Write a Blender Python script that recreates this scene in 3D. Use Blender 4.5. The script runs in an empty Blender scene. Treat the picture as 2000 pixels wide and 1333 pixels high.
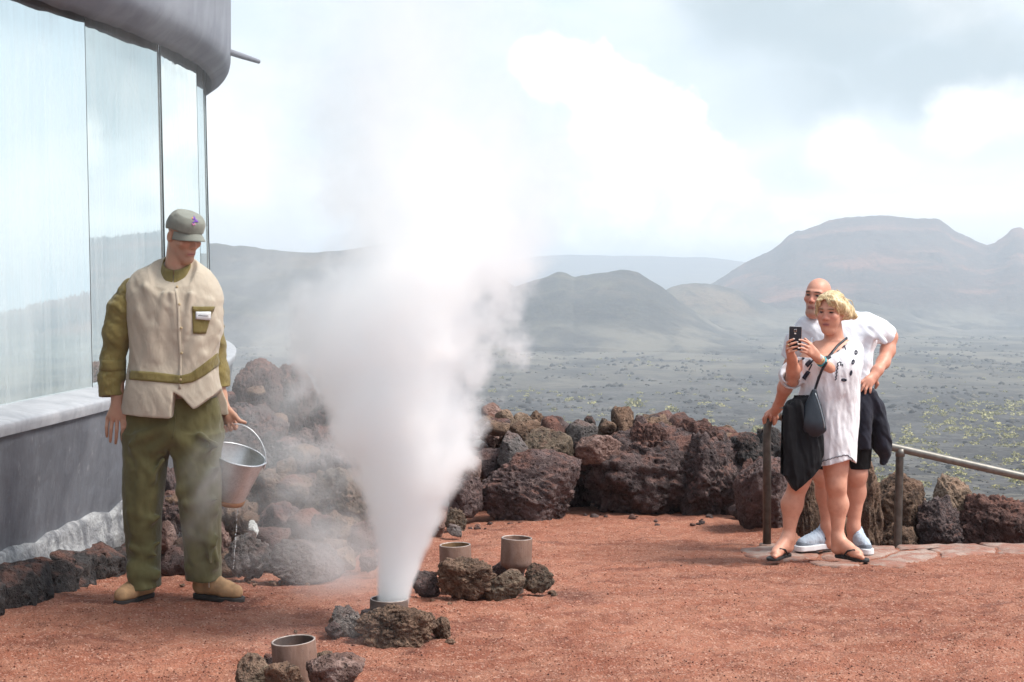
import bpy, bmesh, math, random
import numpy as np
from math import radians, sin, cos, pi, sqrt, atan2
from mathutils import Vector, Matrix
from mathutils.bvhtree import BVHTree

# ------------------------------------------------------------------ camera
SC = bpy.context.scene
COL = SC.collection
FPX, HOR, CAMZ = 3000.0, 545.0, 1.5          # focal length and horizon row of the 2000 x 1333 photograph, eye height

cam_d = bpy.data.cameras.new('camera')
cam = bpy.data.objects.new('camera', cam_d)
COL.objects.link(cam)
cam.location = (0, 0, CAMZ)
cam.rotation_euler = (pi / 2, 0, 0)
cam_d.sensor_width = 36
cam_d.lens = FPX / 2000 * 36
cam_d.shift_y = -(666.5 - HOR) / 2000
cam_d.clip_start = 0.1
cam_d.clip_end = 30000
SC.camera = cam

# ------------------------------------------------------------------ render settings
SC.render.engine = 'CYCLES'
SC.cycles.use_denoising = True
SC.cycles.use_adaptive_sampling = True
SC.cycles.adaptive_threshold = .015
SC.cycles.max_bounces = 28
SC.cycles.diffuse_bounces = 3
SC.cycles.glossy_bounces = 3
SC.cycles.transmission_bounces = 3
SC.cycles.volume_bounces = 26
SC.cycles.transparent_max_bounces = 8
SC.cycles.volume_step_rate = 1.0
SC.cycles.volume_max_steps = 256
SC.cycles.caustics_reflective = False
SC.cycles.caustics_refractive = False
SC.view_settings.view_transform = 'Standard'
SC.view_settings.look = 'None'
SC.view_settings.gamma = 1
SC.view_settings.use_curve_mapping = False
SC.view_settings.exposure = 1.16

# ------------------------------------------------------------------ sun and sky
SUN_TO = Vector((0.56, -0.14, 0.80)).normalized()      # towards the sun: high, from the right and a little behind the people
sun_d = bpy.data.lights.new('sun', 'SUN')
sun_d.energy = 2.4
sun_d.angle = radians(18)
sun_d.color = (1.0, 0.95, 0.88)
sun = bpy.data.objects.new('sun', sun_d)
COL.objects.link(sun)
sun.rotation_euler = (-SUN_TO).to_track_quat('-Z', 'Y').to_euler()


class NT:
    """small helper for node trees"""
    def __init__(s, tree):
        s.t = tree
        s.n = tree.nodes
        s.l = tree.links

    def node(s, kind, **kw):
        n = s.n.new(kind)
        for k, v in kw.items():
            setattr(n, k, v)
        return n

    def put(s, sock, v):
        if v is None:
            return
        if hasattr(v, 'is_linked'):
            s.l.new(v, sock)
        elif hasattr(v, 'outputs'):
            s.l.new(v.outputs[0], sock)
        else:
            if isinstance(v, (tuple, list)) and len(v) == 3 and sock.type == 'RGBA':
                v = (*v, 1)
            sock.default_value = v

    def math(s, op, a, b=None, c=None, clamp=False):
        n = s.node('ShaderNodeMath', operation=op, use_clamp=clamp)
        s.put(n.inputs[0], a)
        s.put(n.inputs[1], b)
        s.put(n.inputs[2], c)
        return n.outputs[0]

    def vmath(s, op, a, b=None, out=0):
        n = s.node('ShaderNodeVectorMath', operation=op)
        s.put(n.inputs[0], a)
        s.put(n.inputs[1], b)
        return n.outputs['Value' if op in ('LENGTH', 'DOT_PRODUCT', 'DISTANCE') else 'Vector']

    def noise(s, vec, scale, detail=4, rough=.55, dist=0, out='Fac', typ=None):
        n = s.node('ShaderNodeTexNoise')
        if typ:
            n.noise_type = typ
        s.put(n.inputs['Vector'], vec)
        n.inputs['Scale'].default_value = scale
        n.inputs['Detail'].default_value = detail
        n.inputs['Roughness'].default_value = rough
        n.inputs['Distortion'].default_value = dist
        return n.outputs[out]

    def vor(s, vec, scale, feature='F1', out='Distance', rnd=1.0):
        n = s.node('ShaderNodeTexVoronoi', feature=feature)
        s.put(n.inputs['Vector'], vec)
        n.inputs['Scale'].default_value = scale
        n.inputs['Randomness'].default_value = rnd
        return n.outputs[out]

    def ramp(s, v, a, b, lo=0.0, hi=1.0, smooth=True):
        n = s.node('ShaderNodeMapRange', interpolation_type='SMOOTHSTEP' if smooth else 'LINEAR')
        s.put(n.inputs[0], v)
        for i, x in enumerate((a, b, lo, hi)):
            s.put(n.inputs[1 + i], x)
        return n.outputs[0]

    def mix(s, f, a, b, mode='MIX'):
        n = s.node('ShaderNodeMix', data_type='RGBA', blend_type=mode)
        s.put(n.inputs['Factor'], f)
        s.put(n.inputs[6], a)
        s.put(n.inputs[7], b)
        return n.outputs[2]

    def mapping(s, vec, scale=(1, 1, 1), loc=(0, 0, 0), rot=(0, 0, 0)):
        n = s.node('ShaderNodeMapping')
        s.put(n.inputs[0], vec)
        n.inputs['Location'].default_value = loc
        n.inputs['Rotation'].default_value = rot
        n.inputs['Scale'].default_value = scale
        return n.outputs[0]

    def bump(s, h, strength=.5, dist=.01, normal=None):
        n = s.node('ShaderNodeBump')
        n.inputs['Strength'].default_value = strength
        n.inputs['Distance'].default_value = dist
        s.put(n.inputs['Height'], h)
        if normal is not None:
            s.put(n.inputs['Normal'], normal)
        return n.outputs[0]

    def obj(s):
        return s.node('ShaderNodeTexCoord').outputs['Object']

    def geo(s, out='Position'):
        return s.node('ShaderNodeNewGeometry').outputs[out]

    def sep(s, v):
        n = s.node('ShaderNodeSeparateXYZ')
        s.put(n.inputs[0], v)
        return n.outputs

    def attr(s, name, out='Color'):
        return s.node('ShaderNodeAttribute', attribute_name=name).outputs[out]


world = bpy.data.worlds.new('World')
SC.world = world
world.use_nodes = True
T = NT(world.node_tree)
T.n.clear()
w_out = T.node('ShaderNodeOutputWorld')
bg = T.node('ShaderNodeBackground')
T.l.new(bg.outputs[0], w_out.inputs[0])
bg.inputs['Strength'].default_value = 0.1
sky = T.node('ShaderNodeTexSky', sky_type='NISHITA')
sky.sun_disc = False
sky.sun_elevation = math.asin(SUN_TO.z)
sky.sun_rotation = atan2(SUN_TO.x, SUN_TO.y)
sky.dust_density = 2.0
d_ = T.node('ShaderNodeTexCoord').outputs['Generated']
sx, sy, sz = T.sep(d_)
az = T.math('ARCTAN2', sx, sy)                         # azimuth from +Y, radians
el = T.math('ARCSINE', sz)
ae = T.node('ShaderNodeCombineXYZ')
T.put(ae.inputs[0], az)
T.put(ae.inputs[1], el)
AE = ae.outputs[0]


def ang(px, py):
    x, z = (px - 1000) / FPX, (HOR - py) / FPX
    return atan2(x, 1), math.asin(z / sqrt(1 + x * x + z * z))


CL = 10.0 / 1.80                                      # cloud radiance as displayed; the background is scaled by 0.1
cn1 = T.noise(T.mapping(d_, (5, 5, 12)), 1.0, 6, .55)
cn2 = T.noise(T.mapping(d_, (3, 3, 7), (4, 2, 1)), 1.0, 5, .5, .3)
pale = T.mix(T.ramp(el, 0.0, 0.35), (0.86 * CL, 0.92 * CL, 0.97 * CL), (0.66 * CL, 0.80 * CL, 0.93 * CL))
blue = T.mix(0.2, pale, sky.outputs[0])
white = (0.99 * CL, 1.0 * CL, 1.01 * CL)
# thin white veil everywhere, thicker towards the horizon
veil = T.ramp(T.math('ADD', cn1, T.ramp(el, 0.0, 0.14, 0.26, 0.0)), .46, .74)
c = T.mix(veil, blue, white)
# grey undersides of higher cloud
greyf = T.math('MULTIPLY', T.ramp(cn2, .50, .66), T.ramp(el, .06, .14))
c = T.mix(T.math('MULTIPLY', greyf, .4), c, (0.60 * CL, 0.69 * CL, 0.735 * CL))


def blob_field(blobs, namp, nscale, detail=7):
    n = T.math('SUBTRACT', T.noise(AE, nscale, detail, .58), .5)
    f = None
    for (px, py, rx, ry) in blobs:
        a, e = ang(px, py)
        v = T.vmath('SUBTRACT', AE, (a, e, 0))
        v = T.vmath('MULTIPLY', v, (FPX / rx, FPX / ry, 0))
        g = T.math('SUBTRACT', 1.0, T.vmath('LENGTH', v))
        f = g if f is None else T.math('MAXIMUM', f, g)
    return T.math('ADD', f, T.math('MULTIPLY', n, namp))


g1 = T.ramp(blob_field([(1650, 60, 420, 150), (1850, 130, 380, 150), (1480, 40, 230, 150), (1560, 180, 200, 110)], .9, 16), 0.0, .75)
c = T.mix(T.math('MULTIPLY', g1, .85), c, (0.47 * CL, 0.56 * CL, 0.61 * CL))
g2 = T.ramp(blob_field([(1000, 330, 230, 260), (760, 200, 330, 240)], .8, 14), 0.0, .9)
c = T.mix(T.math('MULTIPLY', g2, .6), c, (0.72 * CL, 0.82 * CL, 0.885 * CL))
g3 = T.ramp(blob_field([(1420, 210, 260, 170), (1560, 330, 160, 90), (1180, 60, 260, 70)], .7, 18), 0.0, .8)
c = T.mix(T.math('MULTIPLY', g3, .7), c, (0.70 * CL, 0.79 * CL, 0.85 * CL))
cum = blob_field([(1085, 130, 85, 75), (1165, 165, 80, 80), (1215, 230, 110, 120), (1270, 330, 130, 170), (1390, 345, 85, 90),
                  (1300, 430, 260, 110), (1450, 430, 150, 60), (1040, 118, 50, 50)], 1.25, 46)
cumf = T.ramp(cum, -.02, .24)
bill = T.ramp(T.noise(AE, 30, 6, .6, .4), .38, .60)
c = T.mix(cumf, c, T.mix(bill, (0.97 * CL, 1.0 * CL, 1.02 * CL), (1.22 * CL, 1.23 * CL, 1.23 * CL)))
puff = T.ramp(blob_field([(1640, 285, 90, 80), (1690, 330, 120, 60), (1940, 225, 190, 80), (1860, 260, 120, 60), (1750, 400, 330, 40), (450, 330, 130, 170)], 1.3, 30), 0.05, .95)
c = T.mix(puff, c, (1.14 * CL, 1.15 * CL, 1.15 * CL))
# below the horizon the dome carries on as bright ground haze
T.put(bg.inputs['Color'], c)

# ------------------------------------------------------------------ helpers
def at(px, py, d):
    """the point at distance d seen at pixel (px, py) of the photograph"""
    return Vector(((px - 1000) / FPX * d, d, CAMZ - (py - HOR) / FPX * d))


def tag(o, label=None, cat=None, group=None, kind=None):
    for k, v in (('label', label), ('category', cat), ('group', group), ('kind', kind)):
        if v:
            o[k] = v
    return o


def link(o, parent=None):
    COL.objects.link(o)
    if parent is not None:
        o.parent = parent
    return o


def empty(name, loc, label, cat, group=None):
    o = bpy.data.objects.new(name, None)
    o.location = loc
    o.empty_display_size = .1
    link(o)
    return tag(o, label, cat, group)


def world_loc(o):
    v = Vector((0, 0, 0))
    while o is not None:
        v += Vector(o.location)
        o = o.parent
    return v


def mesh_obj(name, verts, faces, mat, parent=None, origin=None, smooth=True, attrs=None):
    """verts in world space; the object sits at origin (or on its parent's origin)"""
    V = np.asarray(verts, dtype=np.float32).reshape(-1, 3)
    base = world_loc(parent) if parent is not None else Vector((0, 0, 0))
    org = Vector(origin) if origin is not None else base
    V = V - np.array(org, dtype=np.float32)
    me = bpy.data.meshes.new(name)
    F = faces
    if isinstance(F, np.ndarray):
        n, k = F.shape
        me.vertices.add(len(V))
        me.vertices.foreach_set('co', V.ravel())
        me.loops.add(n * k)
        me.loops.foreach_set('vertex_index', F.astype(np.int32).ravel())
        me.polygons.add(n)
        me.polygons.foreach_set('loop_start', np.arange(0, n * k, k, dtype=np.int32))
        me.update(calc_edges=True)
    else:
        me.from_pydata(V.tolist(), [], F)
        me.update()
    if smooth:
        me.polygons.foreach_set('use_smooth', np.ones(len(me.polygons), dtype=bool))
    for k, arr in (attrs or {}).items():
        arr = np.asarray(arr, dtype=np.float32)
        if arr.ndim == 1:
            a = me.attributes.new(k, 'FLOAT', 'POINT')
            a.data.foreach_set('value', arr)
        else:
            a = me.attributes.new(k, 'FLOAT_COLOR', 'POINT')
            if arr.shape[1] == 3:
                arr = np.concatenate([arr, np.ones((len(arr), 1), np.float32)], 1)
            a.data.foreach_set('color', arr.ravel())
    if mat is not None:
        me.materials.append(mat)
    o = bpy.data.objects.new(name, me)
    o.location = org - base
    link(o, parent)
    return o


class MB:
    """collects simple shapes, builds one mesh"""
    def __init__(s):
        s.v, s.f = [], []

    def add(s, v, f):
        n = len(s.v)
        s.v += [tuple(p) for p in v]
        s.f += [tuple(i + n for i in q) for q in f]
        return s

    def tube(s, pts, rad, seg=12, caps=True, sx=1.0):
        pts = [Vector(p) for p in pts]
        rads = rad if isinstance(rad, (list, tuple)) else [rad] * len(pts)
        n0 = len(s.v)
        up = None
        for i, p in enumerate(pts):
            t = (pts[min(i + 1, len(pts) - 1)] - pts[max(i - 1, 0)]).normalized()
            if up is None:
                up = Vector((0, 0, 1)) if abs(t.z) < .9 else Vector((0, 1, 0))
            a = t.cross(up).normalized()
            b = a.cross(t).normalized()
            up = b
            for k in range(seg):
                th = 2 * pi * k / seg
                s.v.append(tuple(p + (a * cos(th) * sx + b * sin(th)) * rads[i]))
        for i in range(len(pts) - 1):
            for k in range(seg):
                k2 = (k + 1) % seg
                s.f.append((n0 + i * seg + k, n0 + i * seg + k2, n0 + (i + 1) * seg + k2, n0 + (i + 1) * seg + k))
        if caps:
            s.f.append(tuple(n0 + k for k in reversed(range(seg))))
            m = n0 + (len(pts) - 1) * seg
            s.f.append(tuple(m + k for k in range(seg)))
        return s

    def lathe(s, prof, seg=40, c=(0, 0, 0), M=None):
        """prof = [(r, z)], a closed loop is made when the first equals the last"""
        n0 = len(s.v)
        for (r, z) in prof:
            for k in range(seg):
                th = 2 * pi * k / seg
                p = Vector((r * cos(th), r * sin(th), z))
                if M is not None:
                    p = M @ p
                s.v.append(tuple(p + Vector(c)))
        for i in range(len(prof) - 1):
            for k in range(seg):
                k2 = (k + 1) % seg
                s.f.append((n0 + i * seg + k, n0 + i * seg + k2, n0 + (i + 1) * seg + k2, n0 + (i + 1) * seg + k))
        return s

    def box(s, c, sz, M=None, bev=0.0):
        bm = bmesh.new()
        bmesh.ops.create_cube(bm, size=1)
        for v in bm.verts:
            v.co = Vector((v.co.x * sz[0], v.co.y * sz[1], v.co.z * sz[2]))
        if bev:
            bmesh.ops.bevel(bm, geom=bm.edges[:], offset=bev, segments=3, affect='EDGES', profile=.6)
        bm.verts.index_update()
        vs = [((M @ v.co) if M is not None else v.co) + Vector(c) for v in bm.verts]
        s.add(vs, [[v.index for v in f.verts] for f in bm.faces])
        bm.free()
        return s

    def grid(s, P, flip=False):
        """P[i][j] points"""
        n0, ni, nj = len(s.v), len(P), len(P[0])
        for r in P:
            s.v += [tuple(p) for p in r]
        for i in range(ni - 1):
            for j in range(nj - 1):
                q = (n0 + i * nj + j, n0 + i * nj + j + 1, n0 + (i + 1) * nj + j + 1, n0 + (i + 1) * nj + j)
                s.f.append(q[::-1] if flip else q)
        return s

    def build(s, name, mat, parent=None, origin=None, smooth=True, auto=None):
        o = mesh_obj(name, s.v, s.f, mat, parent, origin, smooth)
        if auto:
            o.data.set_sharp_from_angle(angle=radians(auto))
        return o


def grid_faces(ni, nj):
    i, j = np.meshgrid(np.arange(ni - 1), np.arange(nj - 1), indexing='ij')
    a = (i * nj + j).ravel()
    return np.stack([a, a + 1, a + nj + 1, a + nj], 1)[:, ::-1]


# ---- vectorised gradient noise
_rng = np.random.RandomState(7)
_perm = _rng.permutation(256).astype(np.int32)
_perm = np.concatenate([_perm, _perm, _perm])
_grad = _rng.normal(size=(256, 3)).astype(np.float32)
_grad /= np.linalg.norm(_grad, axis=1, keepdims=True)


def pnoise(P):
    P = np.asarray(P, dtype=np.float32)
    I = np.floor(P).astype(np.int32)
    F = P - I
    I &= 255
    U = F * F * F * (F * (F * 6 - 15) + 10)
    out = 0
    for dx in (0, 1):
        wx = U[..., 0] if dx else 1 - U[..., 0]
        for dy in (0, 1):
            wy = U[..., 1] if dy else 1 - U[..., 1]
            for dz in (0, 1):
                wz = U[..., 2] if dz else 1 - U[..., 2]
                h = _perm[_perm[_perm[(I[..., 0] + dx) & 255] + ((I[..., 1] + dy) & 255)] + ((I[..., 2] + dz) & 255)]
                g = _grad[h]
                dot = g[..., 0] * (F[..., 0] - dx) + g[..., 1] * (F[..., 1] - dy) + g[..., 2] * (F[..., 2] - dz)
                out = out + wx * wy * wz * dot
    return out * 1.5


def fbm(P, oct=4, lac=2.03, gain=.5, ridged=False, billow=False):
    P = np.asarray(P, dtype=np.float32)
    a, s, t = 1.0, 0, 0
    for o in range(oct):
        n = pnoise(P + o * 17.3)
        if ridged:
            n = 1 - 2 * np.abs(n)
        elif billow:
            n = 2 * np.abs(n) - .5
        s = s + a * n
        t += a
        P = P * lac
        a *= gain
    return s / t


def smooth01(x, a, b):
    t = np.clip((x - a) / (b - a), 0, 1)
    return t * t * (3 - 2 * t)


# ---- materials
def new_mat(name):
    m = bpy.data.materials.new(name)
    m.use_nodes = True
    t = NT(m.node_tree)
    b = t.n['Principled BSDF']
    return m, t, b


def simple_mat(name, col, rough=.6, metal=0.0, bump=None, var=.0, vscale=8, spec=.5):
    m, t, b = new_mat(name)
    co = t.obj()
    c = col
    if var:
        n = t.noise(co, vscale, 5)
        c = t.mix(t.ramp(n, .3, .7), tuple(x * (1 - var) for x in col), tuple(min(1, x * (1 + var)) for x in col))
    t.put(b.inputs['Base Color'], c)
    b.inputs['Roughness'].default_value = rough
    b.inputs['Metallic'].default_value = metal
    b.inputs['Specular IOR Level'].default_value = spec
    if bump:
        sc, st, di = bump
        t.put(b.inputs['Normal'], t.bump(t.noise(co, sc, 4), st, di))
    return m

# ------------------------------------------------------------------ terrain
def ground_z(x, y):
    """mean height of the red terrace"""
    y = np.asarray(y, dtype=np.float32)
    def S(d):
        return (d + np.sqrt(d * d + .09)) / 2
    return -0.105 * S(y - 7.2) + .06 * S(y - 9.4)


def gz(x, y):
    return float(ground_z(x, y))


def mat_terrain(name, dark, mid, warm, scale=.01, warm_lo=.55, olive=None, patches=True, gully=None):
    m, t, b = new_mat(name)
    P = t.geo('Position')
    n1 = t.noise(P, scale, 8, .6, .4)
    n2 = t.noise(t.mapping(P, (1, 1, 2.5)), scale * .35, 6, .6, .6)
    n3 = t.noise(P, scale * 22, 4, .6)
    gul = t.noise(t.mapping(P, (1, .25, .35)), scale * 5, 6, .65, .5)
    c = t.mix(t.ramp(n1, .35, .65), dark, mid)
    c = t.mix(t.math('MULTIPLY', t.ramp(n2, warm_lo, warm_lo + .12), .8), c, warm)
    if olive:
        c = t.mix(t.math('MULTIPLY', t.ramp(n3, .52, .64), .6), c, olive)
    if gully:
        c = t.mix(t.math('MULTIPLY', t.ramp(gul, .50, .64), .75), c, tuple(x * .45 for x in dark))
        c = t.mix(t.math('MULTIPLY', t.ramp(t.noise(t.mapping(P, (.5, 1, 4)), scale * .9, 5, .6, .8), .54, .66), .8), c, gully)
    if name == 'lava_plain':
        far = t.ramp(t.vmath('LENGTH', P), 620, 1250)
        apron = t.math('MULTIPLY', far, t.ramp(t.noise(P, .006, 6, .6, .6), .38, .58))
        c = t.mix(apron, c, (.150, .132, .105))
        flow = t.noise(P, .0075, 7, .66, .8)
        c = t.mix(t.math('MULTIPLY', t.ramp(flow, .46, .54), .8), c, (.040, .037, .037))
        c = t.mix(t.math('MULTIPLY', t.ramp(flow, .44, .36), .8), c, (.140, .125, .104))
        n6 = t.noise(P, .075, 6, .72, .3)
        n7 = t.noise(P, .019, 6, .65, .5)
        f = t.math('ADD', t.math('MULTIPLY', n6, .65), t.math('MULTIPLY', n7, .35))
        c = t.mix(t.ramp(f, .40, .52), (.050, .047, .047), c)
        c = t.mix(t.math('MULTIPLY', t.ramp(f, .54, .62), .85), c, (.140, .128, .110))
    if patches:
        n5 = t.noise(t.mapping(P, (1, 1, 3)), scale * 60, 5, .7)
        c = t.mix(t.math('MULTIPLY', t.ramp(n5, .50, .62), .55), c, warm)
        c = t.mix(t.math('MULTIPLY', t.ramp(t.noise(P, scale * 30, 6, .7), .50, .60), .6), c, tuple(x * .5 for x in dark))
    # ash aprons: the lowest slopes run out into the plain
    zz = t.math('ADD', t.sep(P)[2], t.math('MULTIPLY', t.math('SUBTRACT', t.noise(P, .011, 6, .65, .6), .5), 26.0))
    low = t.math('MULTIPLY', t.ramp(zz, -24, -46), t.ramp(t.vmath('LENGTH', P), 500, 1000))
    c = t.mix(low, c, t.mix(t.ramp(t.noise(t.mapping(P, (1, .5, 1)), .02, 6, .68, .4), .40, .60), (.058, .054, .050), (.150, .132, .105)))
    t.put(b.inputs['Base Color'], c)
    b.inputs['Roughness'].default_value = 1
    b.inputs['Specular IOR Level'].default_value = .1
    t.put(b.inputs['Normal'], t.bump(t.noise(P, scale * 6, 6, .65), .8, .25 / scale * .1))
    return m


M_PLAIN = mat_terrain('lava_plain', (.064, .062, .064), (.105, .100, .098), (.175, .162, .142), .012, .56, (.115, .11, .075), gully=(.19, .175, .14))
M_HILL = mat_terrain('hill_ash', (.028, .029, .030), (.062, .058, .050), (.20, .140, .092), .010, .52, (.075, .078, .045), gully=(.13, .118, .075))
M_MOUNT = mat_terrain('mountain_ash', (.030, .028, .029), (.062, .055, .052), (.27, .120, .085), .006, .51, (.08, .074, .056), gully=(.22, .108, .078))

# the lava plain: one sheet round the lookout, falling away and then flat to the horizon
_lr = np.log([13.0, 20, 40, 80, 140, 300, 600, 1000, 1500, 3000, 7000])
_lz = np.array([-1.6, -3.4, -8.0, -14, -19.2, -32, -44.5, -50, -53, -56, -60.0])


def plain_z(x, y):
    r = np.sqrt(x * x + y * y)
    z = np.interp(np.log(np.maximum(r, 13.0)), _lr, _lz)
    P = np.stack([x, y, np.zeros_like(x)], -1)
    amp = np.clip(r / 120, .25, 1.6)
    z = z + amp * 1.6 * fbm(P / 80, 3) + amp * .5 * fbm(P / 11, 3) * np.clip(1.5 - r / 900, .25, 1)
    return z


def build_plain():
    a1 = np.radians(np.linspace(-26, 46, 620))
    a2 = np.radians(np.linspace(46, 334, 110))[1:-1]
    A = np.concatenate([a1, a2, [a1[0] + 2 * pi]])
    R = np.concatenate([np.geomspace(13, 120, 50), np.geomspace(120, 1700, 300)[1:], np.geomspace(1700, 7600, 24)[1:]])
    r, a = np.meshgrid(R, A, indexing='ij')
    x, y = r * np.sin(a), r * np.cos(a)
    z = plain_z(x, y)
    V = np.stack([x, y, z], -1).reshape(-1, 3)
    o = mesh_obj('lava_plain', V, grid_faces(len(R), len(A))[:, ::-1], M_PLAIN)
    tag(o, kind='structure')


def build_hill(name, sil, d_crest, d_foot, mat, foot_z=-54, n=420, rough=1.0, back=1.25, seed=0, profile=1.35, m=110):
    """a hill whose skyline runs through the silhouette points (px, py); slopes fall to the plain in front and behind"""
    px = np.linspace(sil[0][0], sil[-1][0], n)
    py = np.interp(px, [s[0] for s in sil], [s[1] for s in sil])
    k = np.ones(5) / 5
    py = np.convolve(np.pad(py, 2, mode='edge'), k, 'valid')
    t = np.concatenate([np.linspace(0, 1, m), np.linspace(1, 1.6, 16)[1:]])
    X, Tt = np.meshgrid(px, t, indexing='ij')
    D = np.where(Tt <= 1, d_foot + (d_crest - d_foot) * Tt, d_crest * (1 + (back - 1) * (Tt - 1) / .6))
    zc = (CAMZ + (HOR - py) / FPX * d_crest)[:, None]
    u = np.where(Tt <= 1, Tt ** profile, np.maximum(0, 1 - ((Tt - 1) / .6) ** 1.5))
    x, y = (X - 1000) / FPX * D, D
    P = np.stack([x, y, np.full_like(x, seed * 31.7)], -1)
    g = fbm(np.stack([x / 60, y / 260, np.full_like(x, seed)], -1), 5, ridged=True) * 22 + fbm(P / 90, 5) * 16
    w = np.clip(1 - Tt, 0, 1) * np.clip(Tt * 4, 0, 1)
    # keep gullies from rising above the skyline
    z = foot_z + (zc - foot_z) * u + rough * np.minimum(g, 7) * w * np.clip((zc - foot_z) / 80, .15, 1)
    z = z + rough * fbm(P / 14, 4) * 1.6 * np.where(Tt <= 1, 1, .3)
    z = z + 5.0 * fbm(np.stack([x / 130, y / 130, np.full_like(x, seed + 3)], -1), 4) * np.clip(1 - Tt * 4, 0, 1)
    edge = np.minimum(np.clip((X - px[0]) / 40, 0, 1), np.clip((px[-1] - X) / 40, 0, 1))
    z = z * edge + (1 - edge) * (foot_z - 14)
    z = np.where(Tt < .02, foot_z - 8, z)
    o = mesh_obj(name, np.stack([x, y, z], -1).reshape(-1, 3), grid_faces(n, len(t)), mat)
    tag(o, kind='structure')
    return o


build_plain()
build_hill('ridge', [(-500, 560), (-300, 520), (0, 470), (250, 462), (410, 476), (440, 478), (458, 482), (468, 480), (510, 485), (520, 488), (560, 491), (600, 494),
                     (650, 491), (690, 487), (740, 478), (800, 470), (860, 474), (920, 500), (980, 540), (1030, 580), (1080, 640)],
           1500, 1180, M_HILL, -52, seed=1, profile=1.0)
build_hill('cone_hill', [(860, 640), (930, 592), (990, 566), (1030, 552), (1060, 543), (1090, 532), (1105, 533), (1122, 541), (1140, 538), (1165, 533), (1190, 531),
                         (1212, 528), (1232, 529), (1246, 533), (1262, 543), (1295, 563), (1330, 592), (1370, 618), (1410, 640), (1460, 658), (1520, 672)],
           1480, 1080, M_HILL, -50.5, seed=2, profile=1.1)
build_hill('low_hill', [(1230, 640), (1290, 572), (1310, 562), (1332, 555), (1370, 553), (1400, 557), (1440, 566), (1475, 585), (1520, 604), (1580, 600), (1640, 588),
                        (1700, 592), (1760, 606), (1830, 628), (1900, 645), (1960, 660)],
           1750, 1420, M_HILL, -53, seed=3, profile=1.0)
build_hill('mountain', [(1240, 640), (1330, 580), (1385, 556), (1400, 549), (1425, 532), (1450, 516), (1480, 502), (1510, 488), (1530, 470), (1545, 456), (1556, 451),
                        (1572, 450), (1590, 443), (1620, 430), (1650, 426), (1700, 421), (1740, 422), (1780, 427), (1826, 427), (1840, 431), (1852, 441), (1866, 452),
                        (1880, 458), (1905, 470), (1926, 480), (1940, 476), (1955, 466), (1968, 456), (1976, 449), (1984, 443), (1993, 444), (2003, 450), (2030, 462),
                        (2080, 485), (2160, 505), (2300, 525), (2500, 560), (2700, 585), (3000, 600), (3400, 612), (3800, 622), (4200, 640)],
           2350, 1650, M_MOUNT, -54, n=900, seed=4, rough=1.8, profile=1.15)
build_hill('far_hill', [(900, 560), (980, 512), (1060, 500), (1110, 498), (1200, 500), (1270, 500), (1330, 503), (1380, 503), (1410, 506), (1450, 512), (1520, 525), (1700, 560)],
           4600, 3600, M_HILL, -57, seed=5, rough=1.0)

# ------------------------------------------------------------------ air: pale haze between the camera and the hills
def build_haze():
    m = bpy.data.materials.new('haze_air')
    m.use_nodes = True
    t = NT(m.node_tree)
    t.n.clear()
    out = t.node('ShaderNodeOutputMaterial')
    v = t.node('ShaderNodeVolumePrincipled')
    v.inputs['Color'].default_value = (.845, .92, 1.0, 1)
    v.inputs['Density'].default_value = HAZE_DENSITY
    v.inputs['Anisotropy'].default_value = .2
    t.l.new(v.outputs[0], out.inputs['Volume'])
    o = MB().box((0, 0, 20), (17000, 17000, 180)).build('haze', m, smooth=False)
    tag(o, kind='stuff')
    return o


HAZE_DENSITY = 0.00040
build_haze()

# ------------------------------------------------------------------ red cinder terrace
WET = [(.30, 7.45, .22), (-.42, 6.45, .20), (-1.28, 7.25, .16), (-.95, 5.75, .15)]       # damp cinder by the vents and under the bucket


def mat_cinder():
    m, t, b = new_mat('red_cinder')
    P = t.geo('Position')
    big = t.noise(P, .9, 6, .6, .5)
    med = t.noise(t.mapping(P, (1, 1.6, 1)), 4.5, 6, .62, .6)
    grit = t.noise(P, 95, 3, .7)
    spk = t.vor(P, 120, out='Color')
    c = t.mix(t.ramp(big, .36, .62), (.235, .082, .050), (.320, .124, .078))
    c = t.mix(t.ramp(med, .40, .62), c, t.mix(.5, c, (.40, .195, .130)))
    c = t.mix(t.math('MULTIPLY', t.ramp(t.noise(t.mapping(P, (1, 1.5, 1)), 2.1, 8, .68, .8), .50, .66), .75), c, (.165, .060, .042))
    for (wx, wy, rr) in WET:
        q = t.vmath('LENGTH', t.vmath('MULTIPLY', t.vmath('SUBTRACT', P, (wx, wy, 0)), (1, .6, 0)))
        q = t.math('ADD', q, t.math('MULTIPLY', t.math('SUBTRACT', t.noise(P, 9, 5, .65), .5), .45))
        c = t.mix(t.math('MULTIPLY', t.ramp(q, rr * .3, rr), 1.0), t.mix(.62, c, (.10, .042, .034)), c)
    c = t.mix(t.math('MULTIPLY', t.ramp(grit, .52, .66), .55), c, (.14, .055, .042))
    g2 = t.math('MULTIPLY', t.ramp(t.sep(spk)[0], .80, .97), .5)
    c = t.mix(g2, c, (.55, .34, .26))
    # chalky traces
    ch = t.math('MULTIPLY', t.ramp(t.noise(P, 3.2, 8, .7, .4), .66, .72), t.ramp(t.noise(P, 40, 3, .7), .5, .6))
    c = t.mix(t.math('MULTIPLY', ch, .7), c, (.58, .50, .46))
    t.put(b.inputs['Base Color'], c)
    b.inputs['Roughness'].default_value = .95
    b.inputs['Specular IOR Level'].default_value = .2
    h = t.math('ADD', t.math('MULTIPLY', t.noise(P, 70, 5, .7), .7), t.math('MULTIPLY', t.vor(P, 100), .5))
    t.put(b.inputs['Normal'], t.bump(h, .85, .014))
    return m


M_CINDER = mat_cinder()

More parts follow.
